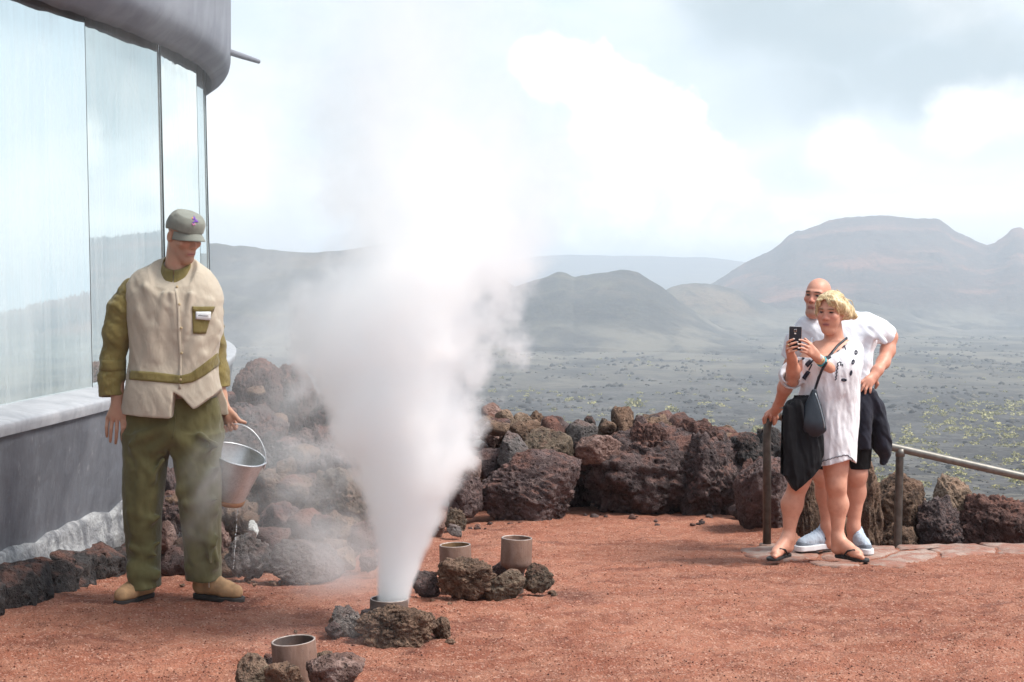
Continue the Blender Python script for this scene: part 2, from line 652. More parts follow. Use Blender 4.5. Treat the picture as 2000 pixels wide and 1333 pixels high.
BOULDER_FOOT = [(-0.9, 8.2), (-.2, 9.0), (.0, 10.8), (.25, 11.3), (.8, 11.4), (1.5, 11.5), (1.9, 10.9)]


def worley2(P):
    I = np.floor(P).astype(np.int32)
    best = np.full(P.shape[:-1], 9.0, np.float32)
    for dx in (-1, 0, 1):
        for dy in (-1, 0, 1):
            cx, cy = I[..., 0] + dx, I[..., 1] + dy
            h = _perm[_perm[cx & 255] + (cy & 255)]
            best = np.minimum(best, (cx + _grad[h, 0] * .4 + .5 - P[..., 0]) ** 2 + (cy + _grad[h, 1] * .4 + .5 - P[..., 1]) ** 2)
    return np.sqrt(best)


def terrace_z(x, y, fine=True):
    x = np.asarray(x, dtype=np.float32)
    y = np.asarray(y, dtype=np.float32)
    z = ground_z(x, y)
    P = np.stack([x, y, np.zeros_like(x)], -1)
    # dust banked up against the boulders
    bx = np.array([p[0] for p in BOULDER_FOOT])
    by = np.array([p[1] for p in BOULDER_FOOT])
    foot = np.interp(x, bx, by)
    z = z + .03 * smooth01(y, foot - .7, foot + .3) * smooth01(x, -.4, .2) * (1 - smooth01(x, 1.9, 2.3))
    # the ground drops behind the paving at the stair
    z = z - 1.3 * smooth01(y, 10.02, 10.5) * smooth01(x, 1.98, 2.2)
    r = np.sqrt(x * x + y * y)
    z = z - 3.5 * smooth01(r, 12.8, 15.0)
    if fine:
        z = z + .020 * fbm(P * 1.1 + 3.1, 3)
        tread = smooth01(fbm(P * .9 + 9.7, 2), -.25, .3)
        z = z + .024 * tread * fbm(P * np.array([4.2, 5.5, 1], np.float32), 4) + .011 * fbm(P * 14, 3)
        z = z + .0045 * fbm(P * 42, 2)
        z = z - .030 * np.maximum(0, .34 - worley2(P * np.array([4.3, 5.2, 1], np.float32))) + .05 * np.maximum(0, .20 - worley2(P * np.array([9.1, 10.3, 1], np.float32) + 4))
    return z


def tz(x, y):
    return float(terrace_z(np.array([x]), np.array([y]), False)[0])


def build_terrace():
    def lines(a, b, step, lo, hi, n):
        return np.concatenate([np.linspace(lo, a, n)[:-1], np.arange(a, b, step), np.linspace(b, hi, n)])
    X = lines(-3.0, 3.7, .014, -15, 15, 24)
    Y = lines(5.3, 11.6, .014, -15, 15, 22)
    x, y = np.meshgrid(X, Y, indexing='ij')
    z = terrace_z(x, y)
    o = mesh_obj('ground', np.stack([x, y, z], -1).reshape(-1, 3), grid_faces(len(X), len(Y))[:, ::-1], M_CINDER)
    tag(o, kind='structure')


build_terrace()


def build_gravel():
    """loose cinder grit: thousands of small stones in one object"""
    m, t, b = new_mat('loose_cinder')
    c = t.attr('tint')
    t.put(b.inputs['Base Color'], c)
    b.inputs['Roughness'].default_value = .95
    b.inputs['Specular IOR Level'].default_value = .2
    rs = np.random.RandomState(3)
    n = 38000
    y = 5.4 + (11.2 - 5.4) * rs.rand(n) ** 1.5
    x = (rs.rand(n) * 2150 - 1075) / FPX * y
    # grit gathers in drifts
    keep = fbm(np.stack([x * 1.8, y * 2.6, 0 * x], -1).astype(np.float32) + 5, 3) + rs.normal(size=n) * .25 > -.08
    x, y = x[keep], y[keep]
    n = len(x)
    s = .0018 + .0038 * rs.rand(n) ** 3 + (rs.rand(n) > .994) * .005
    z = terrace_z(x, y) + s * .35
    base = np.array([[1, 0, 0], [0, 1, 0], [-1, 0, 0], [0, -1, 0], [0, 0, 1], [0, 0, -1]], np.float32)
    F0 = np.array([[0, 1, 4], [1, 2, 4], [2, 3, 4], [3, 0, 4], [1, 0, 5], [2, 1, 5], [3, 2, 5], [0, 3, 5]])
    V = base[None] * (s[:, None, None] * (0.6 + .8 * rs.rand(n, 6, 1)))
    th = rs.rand(n) * 6.28
    ca, sa = np.cos(th)[:, None], np.sin(th)[:, None]
    V = np.stack([V[..., 0] * ca - V[..., 1] * sa, V[..., 0] * sa + V[..., 1] * ca, V[..., 2] * .7], -1)
    V = V + np.stack([x, y, z], -1)[:, None]
    F = (F0[None] + (np.arange(n) * 6)[:, None, None]).reshape(-1, 3)
    pal = np.array([[.25, .10, .07], [.33, .15, .10], [.16, .065, .05], [.10, .05, .045], [.45, .26, .19], [.20, .09, .065]])
    tint = pal[rs.choice(6, n, p=[.36, .27, .12, .03, .06, .16])] * (0.8 + .4 * rs.rand(n, 1))
    tint = np.repeat(tint, 6, 0)
    o = mesh_obj('gravel', V.reshape(-1, 3), F, m, smooth=False, attrs={'tint': tint})
    tag(o, kind='stuff')


build_gravel()


# flat lava flagstones at the head of the stair
def mat_flag():
    m, t, b = new_mat('flagstone')
    P = t.geo('Position')
    n = t.noise(t.mapping(P, (1, 1, 1)), 3.5, 7, .62, .8)
    c = t.mix(t.ramp(n, .35, .62), (.26, .15, .115), (.38, .28, .235))
    c = t.mix(t.math('MULTIPLY', t.ramp(t.noise(P, 7, 6, .65), .44, .58), .85), c, (.29, .12, .08))
    c = t.mix(t.math('MULTIPLY', t.ramp(t.noise(P, 38, 4), .55, .7), .5), c, (.14, .10, .09))
    t.put(b.inputs['Base Color'], c)
    b.inputs['Roughness'].default_value = .9
    t.put(b.inputs['Normal'], t.bump(t.noise(P, 22, 7, .65), .8, .02))
    return m


M_FLAG = mat_flag()


def build_paving():
    root = bpy.data.objects.new('stone_paving', None)
    root.location = (2.2, 9.5, tz(2.2, 9.4))
    link(root)
    tag(root, kind='structure')
    # outlines in photograph pixels on the terrace
    slabs = [
        [(1445, 1072), (1500, 1066), (1562, 1070), (1600, 1078), (1600, 1090), (1560, 1096), (1500, 1094), (1452, 1086)],
        [(1604, 1078), (1640, 1070), (1700, 1068), (1745, 1068), (1752, 1078), (1716, 1092), (1672, 1098), (1622, 1096), (1602, 1091)],
        [(1580, 1099), (1640, 1101), (1672, 1101), (1682, 1106), (1650, 1112), (1600, 1108)],
        [(1686, 1102), (1722, 1094), (1757, 1080), (1812, 1076), (1832, 1082), (1828, 1092), (1780, 1102), (1762, 1109), (1715, 1108)],
        [(1752, 1068), (1830, 1065), (1908, 1064), (1944, 1072), (1942, 1080), (1880, 1086), (1840, 1091), (1836, 1081), (1812, 1074), (1758, 1077)],
        [(1912, 1064), (2030, 1062), (2120, 1064), (2110, 1082), (2040, 1086), (1946, 1081), (1949, 1072)],
    ]
    rs = random.Random(5)
    for k, pl in enumerate(slabs):
        pts = []
        for i in range(len(pl)):
            a, b2 = pl[i], pl[(i + 1) % len(pl)]
            for u in range(4):
                q = (a[0] + (b2[0] - a[0]) * u / 4 + rs.uniform(-2, 2), a[1] + (b2[1] - a[1]) * u / 4 + rs.uniform(-.6, .6))
                # where the line of sight meets the terrace
                d = 9.5
                for _ in range(12):
                    p = at(q[0], q[1], d)
                    d = (CAMZ - gz(p.x, d)) / ((q[1] - HOR) / FPX)
                pts.append(at(q[0], q[1], d))
        cx = sum((p for p in pts), Vector()) / len(pts)
        top = gz(cx.x, cx.y) + .009 + .006 * rs.random()
        v, f = [], []
        rings = [(1.03, -.08), (1.02, .0), (.99, .010), (.95, .016), (.8, .019), (.55, .021), (.25, .022)]
        n = len(pts)
        for (s, dz) in rings:
            for p in pts:
                q = cx + (p - cx) * s
                w = .010 * float(pnoise(np.array([[q.x * 5, q.y * 7, k * 3.3]]))[0]) + .007 * float(pnoise(np.array([[q.x * 14, q.y * 16, k]]))[0])
                v.append((q.x, q.y, top - .02 + dz + w + gz(q.x, q.y) - gz(cx.x, cx.y)))
        for r in range(len(rings) - 1):
            for i in range(n):
                j = (i + 1) % n
                f.append((r * n + i, r * n + j, (r + 1) * n + j, (r + 1) * n + i)[::-1])
        f.append(tuple((len(rings) - 1) * n + i for i in range(n))[::-1])
        mesh_obj('slab', v, f, M_FLAG, root)


build_paving()

# ------------------------------------------------------------------ round glass-walled building
GP = [Vector(p) for p in ((-3.45, -0.8), (-3.05, 3.1), (-2.86, 5.1), (-2.64, 7.1), (-2.5, 9.1), (-2.494, 11.05), (-2.64, 13.03), (-2.95, 15.0), (-3.4, 16.9), (-4.0, 18.8))]


def spline_pts(P, n):
    out = []
    for i in range(len(P) - 1):
        p0, p1, p2, p3 = P[max(i - 1, 0)], P[i], P[i + 1], P[min(i + 2, len(P) - 1)]
        for k in range(n):
            t = k / n
            out.append(.5 * ((2 * p1) + (p2 - p0) * t + (2 * p0 - 5 * p1 + 4 * p2 - p3) * t * t + (3 * p1 - p0 - 3 * p2 + p3) * t ** 3))
    out.append(P[-1])
    return out


def mat_plaster():
    m, t, b = new_mat('dark_grey_plaster')
    P = t.geo('Position')
    n = t.noise(t.mapping(P, (1, 1, .45)), 2.2, 8, .62, .5)
    c = t.mix(t.ramp(n, .32, .66), (.080, .085, .100), (.145, .152, .172))
    st = t.noise(t.mapping(P, (5, 5, .7)), 3, 5, .6)
    c = t.mix(t.math('MULTIPLY', t.ramp(st, .5, .72), .16), c, (.26, .27, .29))
    w = t.noise(P, 11, 6, .7, .15)
    c = t.mix(t.math('MULTIPLY', t.ramp(w, .60, .70), .35), c, (.36, .36, .37))
    t.put(b.inputs['Base Color'], c)
    b.inputs['Roughness'].default_value = .55
    h = t.math('ADD', t.noise(P, 4, 4, .5), t.math('MULTIPLY', t.noise(P, 45, 3, .5), .05))
    t.put(b.inputs['Normal'], t.bump(h, .35, .05))
    return m


def mat_cap():
    m, t, b = new_mat('pale_grey_render')
    P = t.geo('Position')
    n = t.noise(P, 5, 7, .65, .5)
    c = t.mix(t.ramp(n, .3, .7), (.27, .28, .305), (.39, .40, .425))
    c = t.mix(t.math('MULTIPLY', t.ramp(t.noise(P, 26, 5, .7), .55, .72), .5), c, (.20, .20, .215))
    t.put(b.inputs['Base Color'], c)
    b.inputs['Roughness'].default_value = .6
    t.put(b.inputs['Normal'], t.bump(t.noise(P, 24, 5, .55), .12, .008))
    return m


def mat_skirt():
    m, t, b = new_mat('whitewashed_mortar')
    P = t.geo('Position')
    z = t.sep(P)[2]
    n = t.noise(P, 7, 7, .65, .7)
    c = t.mix(t.ramp(n, .36, .62), (.13, .132, .145), (.36, .36, .365))
    c = t.mix(t.math('MULTIPLY', t.ramp(t.noise(P, 30, 5, .7), .52, .68), .6), c, (.15, .145, .15))
    t.put(b.inputs['Base Color'], c)
    b.inputs['Roughness'].default_value = .7
    t.put(b.inputs['Normal'], t.bump(t.noise(P, 18, 7, .65, .8), .8, .04))
    return m


def mat_mirror_glass():
    m, t, b = new_mat('mirror_glass')
    P = t.geo('Position')
    t.n.remove(b)
    gl = t.node('ShaderNodeBsdfGlossy')
    streak = t.noise(t.mapping(P, (26, 26, .5)), 1.0, 4, .6)
    film = t.noise(t.mapping(P, (1.2, 1.2, .9)), 1.0, 5, .55, .4)
    gl.inputs['Color'].default_value = (.80, .88, .87, 1)
    t.put(gl.inputs['Roughness'], t.ramp(streak, .3, .75, .012, .05))
    t.put(gl.inputs['Normal'], t.bump(film, .03, .04))
    df = t.node('ShaderNodeBsdfDiffuse')                       # dried spray and dust on the pane
    df.inputs['Color'].default_value = (.70, .74, .74, 1)
    mx = t.node('ShaderNodeMixShader')
    t.put(mx.inputs[0], t.ramp(t.math('ADD', t.math('MULTIPLY', film, .6), t.math('MULTIPLY', streak, .4)), .30, .72, .05, .30))
    t.l.new(gl.outputs[0], mx.inputs[1])
    t.l.new(df.outputs[0], mx.inputs[2])
    t.l.new(mx.outputs[0], t.n['Material Output'].inputs[0])
    return m


M_PLASTER, M_CAP, M_GLASS = mat_plaster(), mat_cap(), mat_mirror_glass()
M_EAVE = None


def mat_eave():
    m, t, b = new_mat('eave_plaster')
    P = t.geo('Position')
    n = t.noise(P, 2.5, 6, .6, .5)
    c = t.mix(t.ramp(n, .32, .68), (.165, .175, .21), (.235, .247, .285))
    c = t.mix(t.math('MULTIPLY', t.ramp(t.noise(P, 9, 6, .7), .60, .74), .25), c, (.16, .155, .16))
    t.put(b.inputs['Base Color'], c)
    b.inputs['Roughness'].default_value = .8
    t.put(b.inputs['Normal'], t.bump(t.noise(P, 14, 6, .65), .25, .015))
    return m


def offset_line(L, off):
    out = []
    for i, p in enumerate(L):
        t = (L[min(i + 1, len(L) - 1)] - L[max(i - 1, 0)]).normalized()
        out.append(p + Vector((t.y, -t.x)) * off)          # to the right of the walking direction: outwards
    return out


def build_building():
    root = empty('restaurant', (-4.5, 9.0, 0), 'round building with mirrored glass panes over a dark grey plastered wall', 'building')
    L = spline_pts(GP, 14)
    SILL = .86

    def sweep(name, prof, mat, lump=0.0, lumpf=5.0, z_of=None):
        """prof = [(outward offset, z)]"""
        rows = []
        for k, (off, z) in enumerate(prof):
            ol = offset_line(L, off)
            row = []
            for p in ol:
                zz = z + (z_of(p) if z_of else 0)
                o2 = lump * float(fbm(np.array([[p.x * lumpf, p.y * lumpf, zz * lumpf]]), 3)[0]) if lump else 0
                row.append((p.x + o2, p.y, zz + o2 * .4))
            rows.append(row)
        return MB().grid(rows).build(name, mat, root)

    gzz = lambda p: gz(p.x, p.y)
    # battered wall, densely divided so that the plaster is uneven
    prof = [(.152 + .075 * k / 24, .10 + (.795 - .10) * k / 24) for k in range(25)]
    sweep('wall', prof, M_PLASTER, .010, 1.8)
    skirt = [(.13, -.5), (.22, -.05)] + [(.225 - .045 * (k / 8) - (.04 if k == 8 else 0), .02 + .17 * k / 8) for k in range(9)]
    rows = []
    for k, (off, z) in enumerate(skirt):
        row = []
        for p in offset_line(L, off):
            u = float(fbm(np.array([[p.x * 3, p.y * 3.3, 1.7]]), 4)[0])
            u2 = float(fbm(np.array([[p.x * 9, p.y * 11, z * 14]]), 3)[0])
            w = max(0, k - 1) / 9
            row.append((p.x + .02 * u2, p.y, z + w * .13 * u + .02 * u2))
        rows.append(row)
    MB().grid(rows).build('skirting', mat_skirt(), root)
    cap = [(.243, .76), (.250, .790), (.252, .812), (.249, .822), (.240, .828), (.12, SILL - .012), (.0, SILL), (-.10, SILL + .006)]
    sweep('sill', cap, M_CAP, .0015, 1.2)
    # panes, each a slab of its own with a slight overlap so that its edge shows
    tops = lambda y: 2.97 + .06 * (y - 8)
    jm = simple_mat('dark_sealant', (.08, .09, .09), .5)
    for i in range(len(GP) - 1):
        a, b2 = GP[i], GP[i + 1]
        t = (b2 - a).normalized()
        nrm = Vector((t.y, -t.x))
        o1 = .004 + .012 * (i % 2)
        v = []
        for (p, e) in ((a, .004), (b2, -.004)):
            for th in (o1, o1 - .012):
                q = p + t * e + nrm * th
                v.append((q.x, q.y, SILL - .02))
                q2 = q - nrm * .075     # the nearer panes lean back a little
                v.append((q2.x, q2.y, 4.2))
        f = [(0, 4, 5, 1), (2, 3, 7, 6), (0, 1, 3, 2), (4, 6, 7, 5), (1, 5, 7, 3), (0, 2, 6, 4)]
        mesh_obj('glass_pane', v, f, M_GLASS, root, smooth=False)
        q = b2 + nrm * .012
        MB().tube([(q.x, q.y, SILL - .01), (q.x - nrm.x * .075, q.y - nrm.y * .075, 4.2)], .006, 6).build('joint', jm, root)
    # heavy rounded eave
    rows = []
    M_E = mat_eave()
    ep = [(-.35, .62), (-.10, .30), (.0, .12), (.012, .02), (.022, .0), (.07, .035), (.14, .085), (.165, .115), (.185, .150), (.197, .205), (.20, .30), (.20, 1.4), (.15, 2.4), (-.6, 2.6)]
    for k, (off, z) in enumerate(ep):
        row = []
        for p in offset_line(L, off):
            e = tops(p.y)
            u = .02 * float(fbm(np.array([[p.x * 7, p.y * 7, 3.1]]), 3)[0]) if k in (2, 3, 4) else 0
            row.append((p.x, p.y, e + z + u))
        rows.append(row)
    MB().grid(rows).build('eave', M_E, root)
    # roof slab and back so that the building is closed
    top = offset_line(L, -.5)
    v = [(p.x, p.y, tops(p.y) + 2.5) for p in top] + [(-9, top[-1].y, 6.0), (-9, top[0].y, 5.2)]
    mesh_obj('roof', v, [tuple(range(len(v)))], M_E, root, smooth=False)
    # water spout that sticks out of the eave
    p0 = at(436, 98, 14.2)
    p1 = at(506, 121, 14.6)
    MB().tube([p0, p0.lerp(p1, .5), p1], [.030, .028, .02], 10).build('spout', M_E, root)


build_building()


def build_kerb():
    """row of black basalt blocks at the foot of the wall"""
    root = empty('stone_kerb', (-2.2, 7.4, 0), 'row of rough black basalt blocks edging the foot of the grey wall', 'kerb')
    L = spline_pts(GP, 40)
    off = offset_line(L, .315)
    # arc length parameter
    s = [0]
    for i in range(1, len(off)):
        s.append(s[-1] + (off[i] - off[i - 1]).length)
    def pos(u):
        k = min(range(len(s)), key=lambda i: abs(s[i] - u))
        t = (off[min(k + 1, len(off) - 1)] - off[max(k - 1, 0)]).normalized()
        return off[k], t
    u = next(s[i] for i in range(len(off)) if off[i].y > 5.6)
    rs = random.Random(11)
    k = 0
    lens = [.26, .22, .20, .24, .12, .27, .25, .30, .22, .26, .2, .3]
    hts = [.13, .145, .15, .14, .13, .165, .18, .17, .16, .17, .15, .16]
    while k < 22:
        ln = lens[k % 12]
        p, t = pos(u + ln / 2)
        if p.y > 9.6:
            break
        h = hts[k % 12]
        rot = math.atan2(t.y, t.x)
        V, F = rock_shape(200 + k, 5, 'kerb')
        V = V * np.array([ln * .54, .12 + .02 * rs.random(), h * .72], np.float32)
        c, sn = math.cos(rot), math.sin(rot)
        V = np.stack([V[:, 0] * c - V[:, 1] * sn, V[:, 0] * sn + V[:, 1] * c, V[:, 2]], -1)
        V = V + np.array([p.x - .03, p.y, h * .34 + gz(p.x, p.y)], np.float32)
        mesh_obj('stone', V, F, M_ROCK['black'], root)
        u += ln + .012
        k += 1

# ------------------------------------------------------------------ lava rocks
_ICO = {}


def ico(sub):
    if sub not in _ICO:
        bm = bmesh.new()
        bmesh.ops.create_icosphere(bm, subdivisions=sub, radius=1)
        V = np.array([v.co[:] for v in bm.verts], np.float32)
        F = np.array([[v.index for v in f.verts] for f in bm.faces], np.int32)
        bm.free()
        _ICO[sub] = (V, F)
    return _ICO[sub]


def worley(P, seed=0):
    """distance to the nearest jittered cell point"""
    I = np.floor(P).astype(np.int32)
    best = np.full(P.shape[:-1], 9.0, np.float32)
    for dx in (-1, 0, 1):
        for dy in (-1, 0, 1):
            for dz in (-1, 0, 1):
                C = I + np.array([dx, dy, dz])
                h = _perm[_perm[_perm[(C[..., 0] + seed) & 255] + (C[..., 1] & 255)] + (C[..., 2] & 255)]
                J = _grad[h] * .35 + .5
                d = ((C + J - P) ** 2).sum(-1)
                best = np.minimum(best, d)
    return np.sqrt(best)


def rock_shape(seed, sub, style):
    """unit rock in a box of +-1; style: lump (cindery), block (angular), stria (layered), slab"""
    D, F = ico(sub)
    rs = np.random.RandomState(seed)
    o = rs.rand(3).astype(np.float32) * 50
    P = D + o
    pw = {'lump': 2.6, 'block': 4.5, 'stria': 3.6, 'slab': 5.0, 'kerb': 7.0}[style]
    th = rs.rand() * 1.2
    Dr = np.stack([D[:, 0] * math.cos(th * .4) - D[:, 2] * math.sin(th * .4), D[:, 1], D[:, 0] * math.sin(th * .4) + D[:, 2] * math.cos(th * .4)], -1)
    r = 1 / ((np.abs(Dr) ** pw).sum(-1)) ** (1 / pw)
    r = r * (1 + .34 * fbm(P * 1.3, 3))
    nf = {'lump': 12, 'block': 13, 'stria': 10, 'slab': 12, 'kerb': 6}[style]
    lo = {'lump': .64, 'block': .55, 'stria': .58, 'slab': .6, 'kerb': .88}[style]
    N = rs.normal(size=(nf, 3))
    N /= np.linalg.norm(N, axis=1, keepdims=True)
    off = lo + (1.0 - lo) * rs.rand(nf)
    soft = {'lump': 22, 'block': 45, 'stria': 36, 'slab': 30, 'kerb': 40}[style]
    cut = np.exp(-soft * r)
    for k in range(nf):
        c = D @ N[k]
        rk = np.where(c > .12, off[k] / np.maximum(c, .12), 9)
        cut = cut + np.exp(-soft * np.minimum(rk, 9))
    r = -np.log(cut) / soft
    if style == 'lump':
        r = r + .24 * (.55 - worley(P * 2.4, seed)) + .12 * fbm(P * 4.5, 4, billow=True) - .05 * fbm(P * 9, 3, ridged=True)
        r = r + .085 * (.5 - worley(P * 6.5, seed + 3)) - .05 * np.maximum(0, .32 - worley(P * 5.2, seed + 9)) * 3
        if sub >= 5:
            r = r + .050 * (.5 - worley(P * 14, seed + 5)) + .035 * fbm(P * 22, 3, ridged=True)
        if sub >= 6:
            r = r + .022 * (.5 - worley(P * 30, seed + 6))
    elif style == 'stria':
        ax = rs.normal(size=3)
        ax[1] *= .3
        ax /= np.linalg.norm(ax)
        st = np.stack([(P @ ax) * 10 + .8 * fbm(P * 2, 2), P[:, 0] * 2.2, P[:, 2] * 2.2], -1)
        r = r + .07 * fbm(st, 4, ridged=True) + .09 * fbm(P * 4.2, 4) + .07 * (.5 - worley(P * 7, seed)) + .045 * fbm(P * 15, 3, billow=True)
        r = r - .10 * np.maximum(0, .30 - worley(P * 3.4, seed + 9)) * 2
        if sub >= 5:
            r = r + .032 * (.5 - worley(P * 19, seed + 5))
    else:
        k = .6 if style == 'kerb' else 1
        r = r + k * (.06 * fbm(P * 3.5, 4) + .05 * fbm(P * 9, 4, ridged=True) + .04 * (.5 - worley(P * 12, seed)))
        if style == 'kerb':
            r = r + .030 * (.5 - worley(P * 22, seed + 2))
    V = D * np.maximum(r, .2)[:, None]
    a, b = V.min(0), V.max(0)
    V = (V - (a + b) / 2) / ((b - a) / 2)
    return V.astype(np.float32), F


def mat_rock(name, dark, mid, hi, dust=(.26, .105, .07), dust_amt=.5, wet=0.0):
    m, t, b = new_mat('lava_' + name)
    P = t.obj()
    G = t.geo('Position')
    n1 = t.noise(G, 3.6, 7, .6, .6)
    n2 = t.noise(G, 15, 6, .65, .4)
    n3 = t.noise(G, 60, 4, .7)
    c = t.mix(t.ramp(n1, .35, .62), dark, mid)
    c = t.mix(t.math('MULTIPLY', t.ramp(n2, .50, .68), .7), c, hi)
    pit = t.ramp(t.vor(G, 55), .08, .30)
    c = t.mix(t.math('MULTIPLY', t.math('SUBTRACT', 1, pit), .55), c, tuple(x * .35 for x in dark))
    c = t.mix(t.math('MULTIPLY', t.ramp(n3, .52, .72), .35), c, tuple(min(1, x * 1.5) for x in hi))
    big_pit = t.ramp(t.vor(G, 21), .10, .34)
    c = t.mix(t.math('MULTIPLY', t.math('SUBTRACT', 1, big_pit), .6), c, tuple(x * .35 for x in dark))
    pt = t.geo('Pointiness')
    c = t.mix(t.math('MULTIPLY', t.ramp(pt, .52, .62), .55), c, hi)  # highlights on convex ridges, painted into the colour by curvature
    c = t.mix(t.math('MULTIPLY', t.ramp(pt, .48, .38), .5), c, tuple(x * .5 for x in dark))  # hollows darkened by curvature, their shade put into the colour
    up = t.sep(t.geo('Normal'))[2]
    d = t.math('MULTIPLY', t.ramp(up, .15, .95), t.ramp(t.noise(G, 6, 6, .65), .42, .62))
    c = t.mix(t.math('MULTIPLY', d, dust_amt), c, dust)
    t.put(b.inputs['Base Color'], c)
    b.inputs['Roughness'].default_value = .85
    b.inputs['Specular IOR Level'].default_value = .35
    if wet:
        t.put(b.inputs['Roughness'], t.ramp(n2, .4, .6, .18, .75))
        b.inputs['Specular IOR Level'].default_value = .8
    h = t.math('ADD', t.math('MULTIPLY', n2, 1.1), t.math('MULTIPLY', pit, .35))
    h = t.math('ADD', h, t.math('MULTIPLY', n3, .35))
    h = t.math('ADD', h, t.math('MULTIPLY', big_pit, .5))
    h = t.math('ADD', h, t.math('MULTIPLY', t.ramp(t.vor(G, 120), .05, .4), .2))
    t.put(b.inputs['Normal'], t.bump(h, 1.0, .034))
    return m


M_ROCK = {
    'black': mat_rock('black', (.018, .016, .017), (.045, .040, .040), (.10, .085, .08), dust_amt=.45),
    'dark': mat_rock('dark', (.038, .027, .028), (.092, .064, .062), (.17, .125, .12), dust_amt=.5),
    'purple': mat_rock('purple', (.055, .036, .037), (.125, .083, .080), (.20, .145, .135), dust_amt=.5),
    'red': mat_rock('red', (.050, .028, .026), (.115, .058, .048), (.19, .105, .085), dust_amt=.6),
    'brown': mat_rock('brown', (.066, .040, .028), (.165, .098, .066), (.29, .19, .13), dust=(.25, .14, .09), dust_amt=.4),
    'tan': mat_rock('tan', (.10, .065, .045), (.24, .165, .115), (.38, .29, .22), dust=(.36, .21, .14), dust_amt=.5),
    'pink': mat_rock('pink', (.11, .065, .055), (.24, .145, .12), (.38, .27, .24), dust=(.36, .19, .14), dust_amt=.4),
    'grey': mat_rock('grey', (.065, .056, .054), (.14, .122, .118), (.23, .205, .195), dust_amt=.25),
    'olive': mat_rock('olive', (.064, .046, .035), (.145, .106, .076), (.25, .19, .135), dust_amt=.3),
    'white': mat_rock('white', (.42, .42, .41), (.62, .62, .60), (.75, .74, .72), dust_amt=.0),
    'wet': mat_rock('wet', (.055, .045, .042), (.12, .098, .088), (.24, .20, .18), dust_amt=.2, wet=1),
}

build_kerb()

B, U, L_, W_, G_ = 'boulders behind the terrace', 'small rocks on top of the boulders', 'rocks left of the steam', 'rocks beside the stair', 'rocks round the pipes'
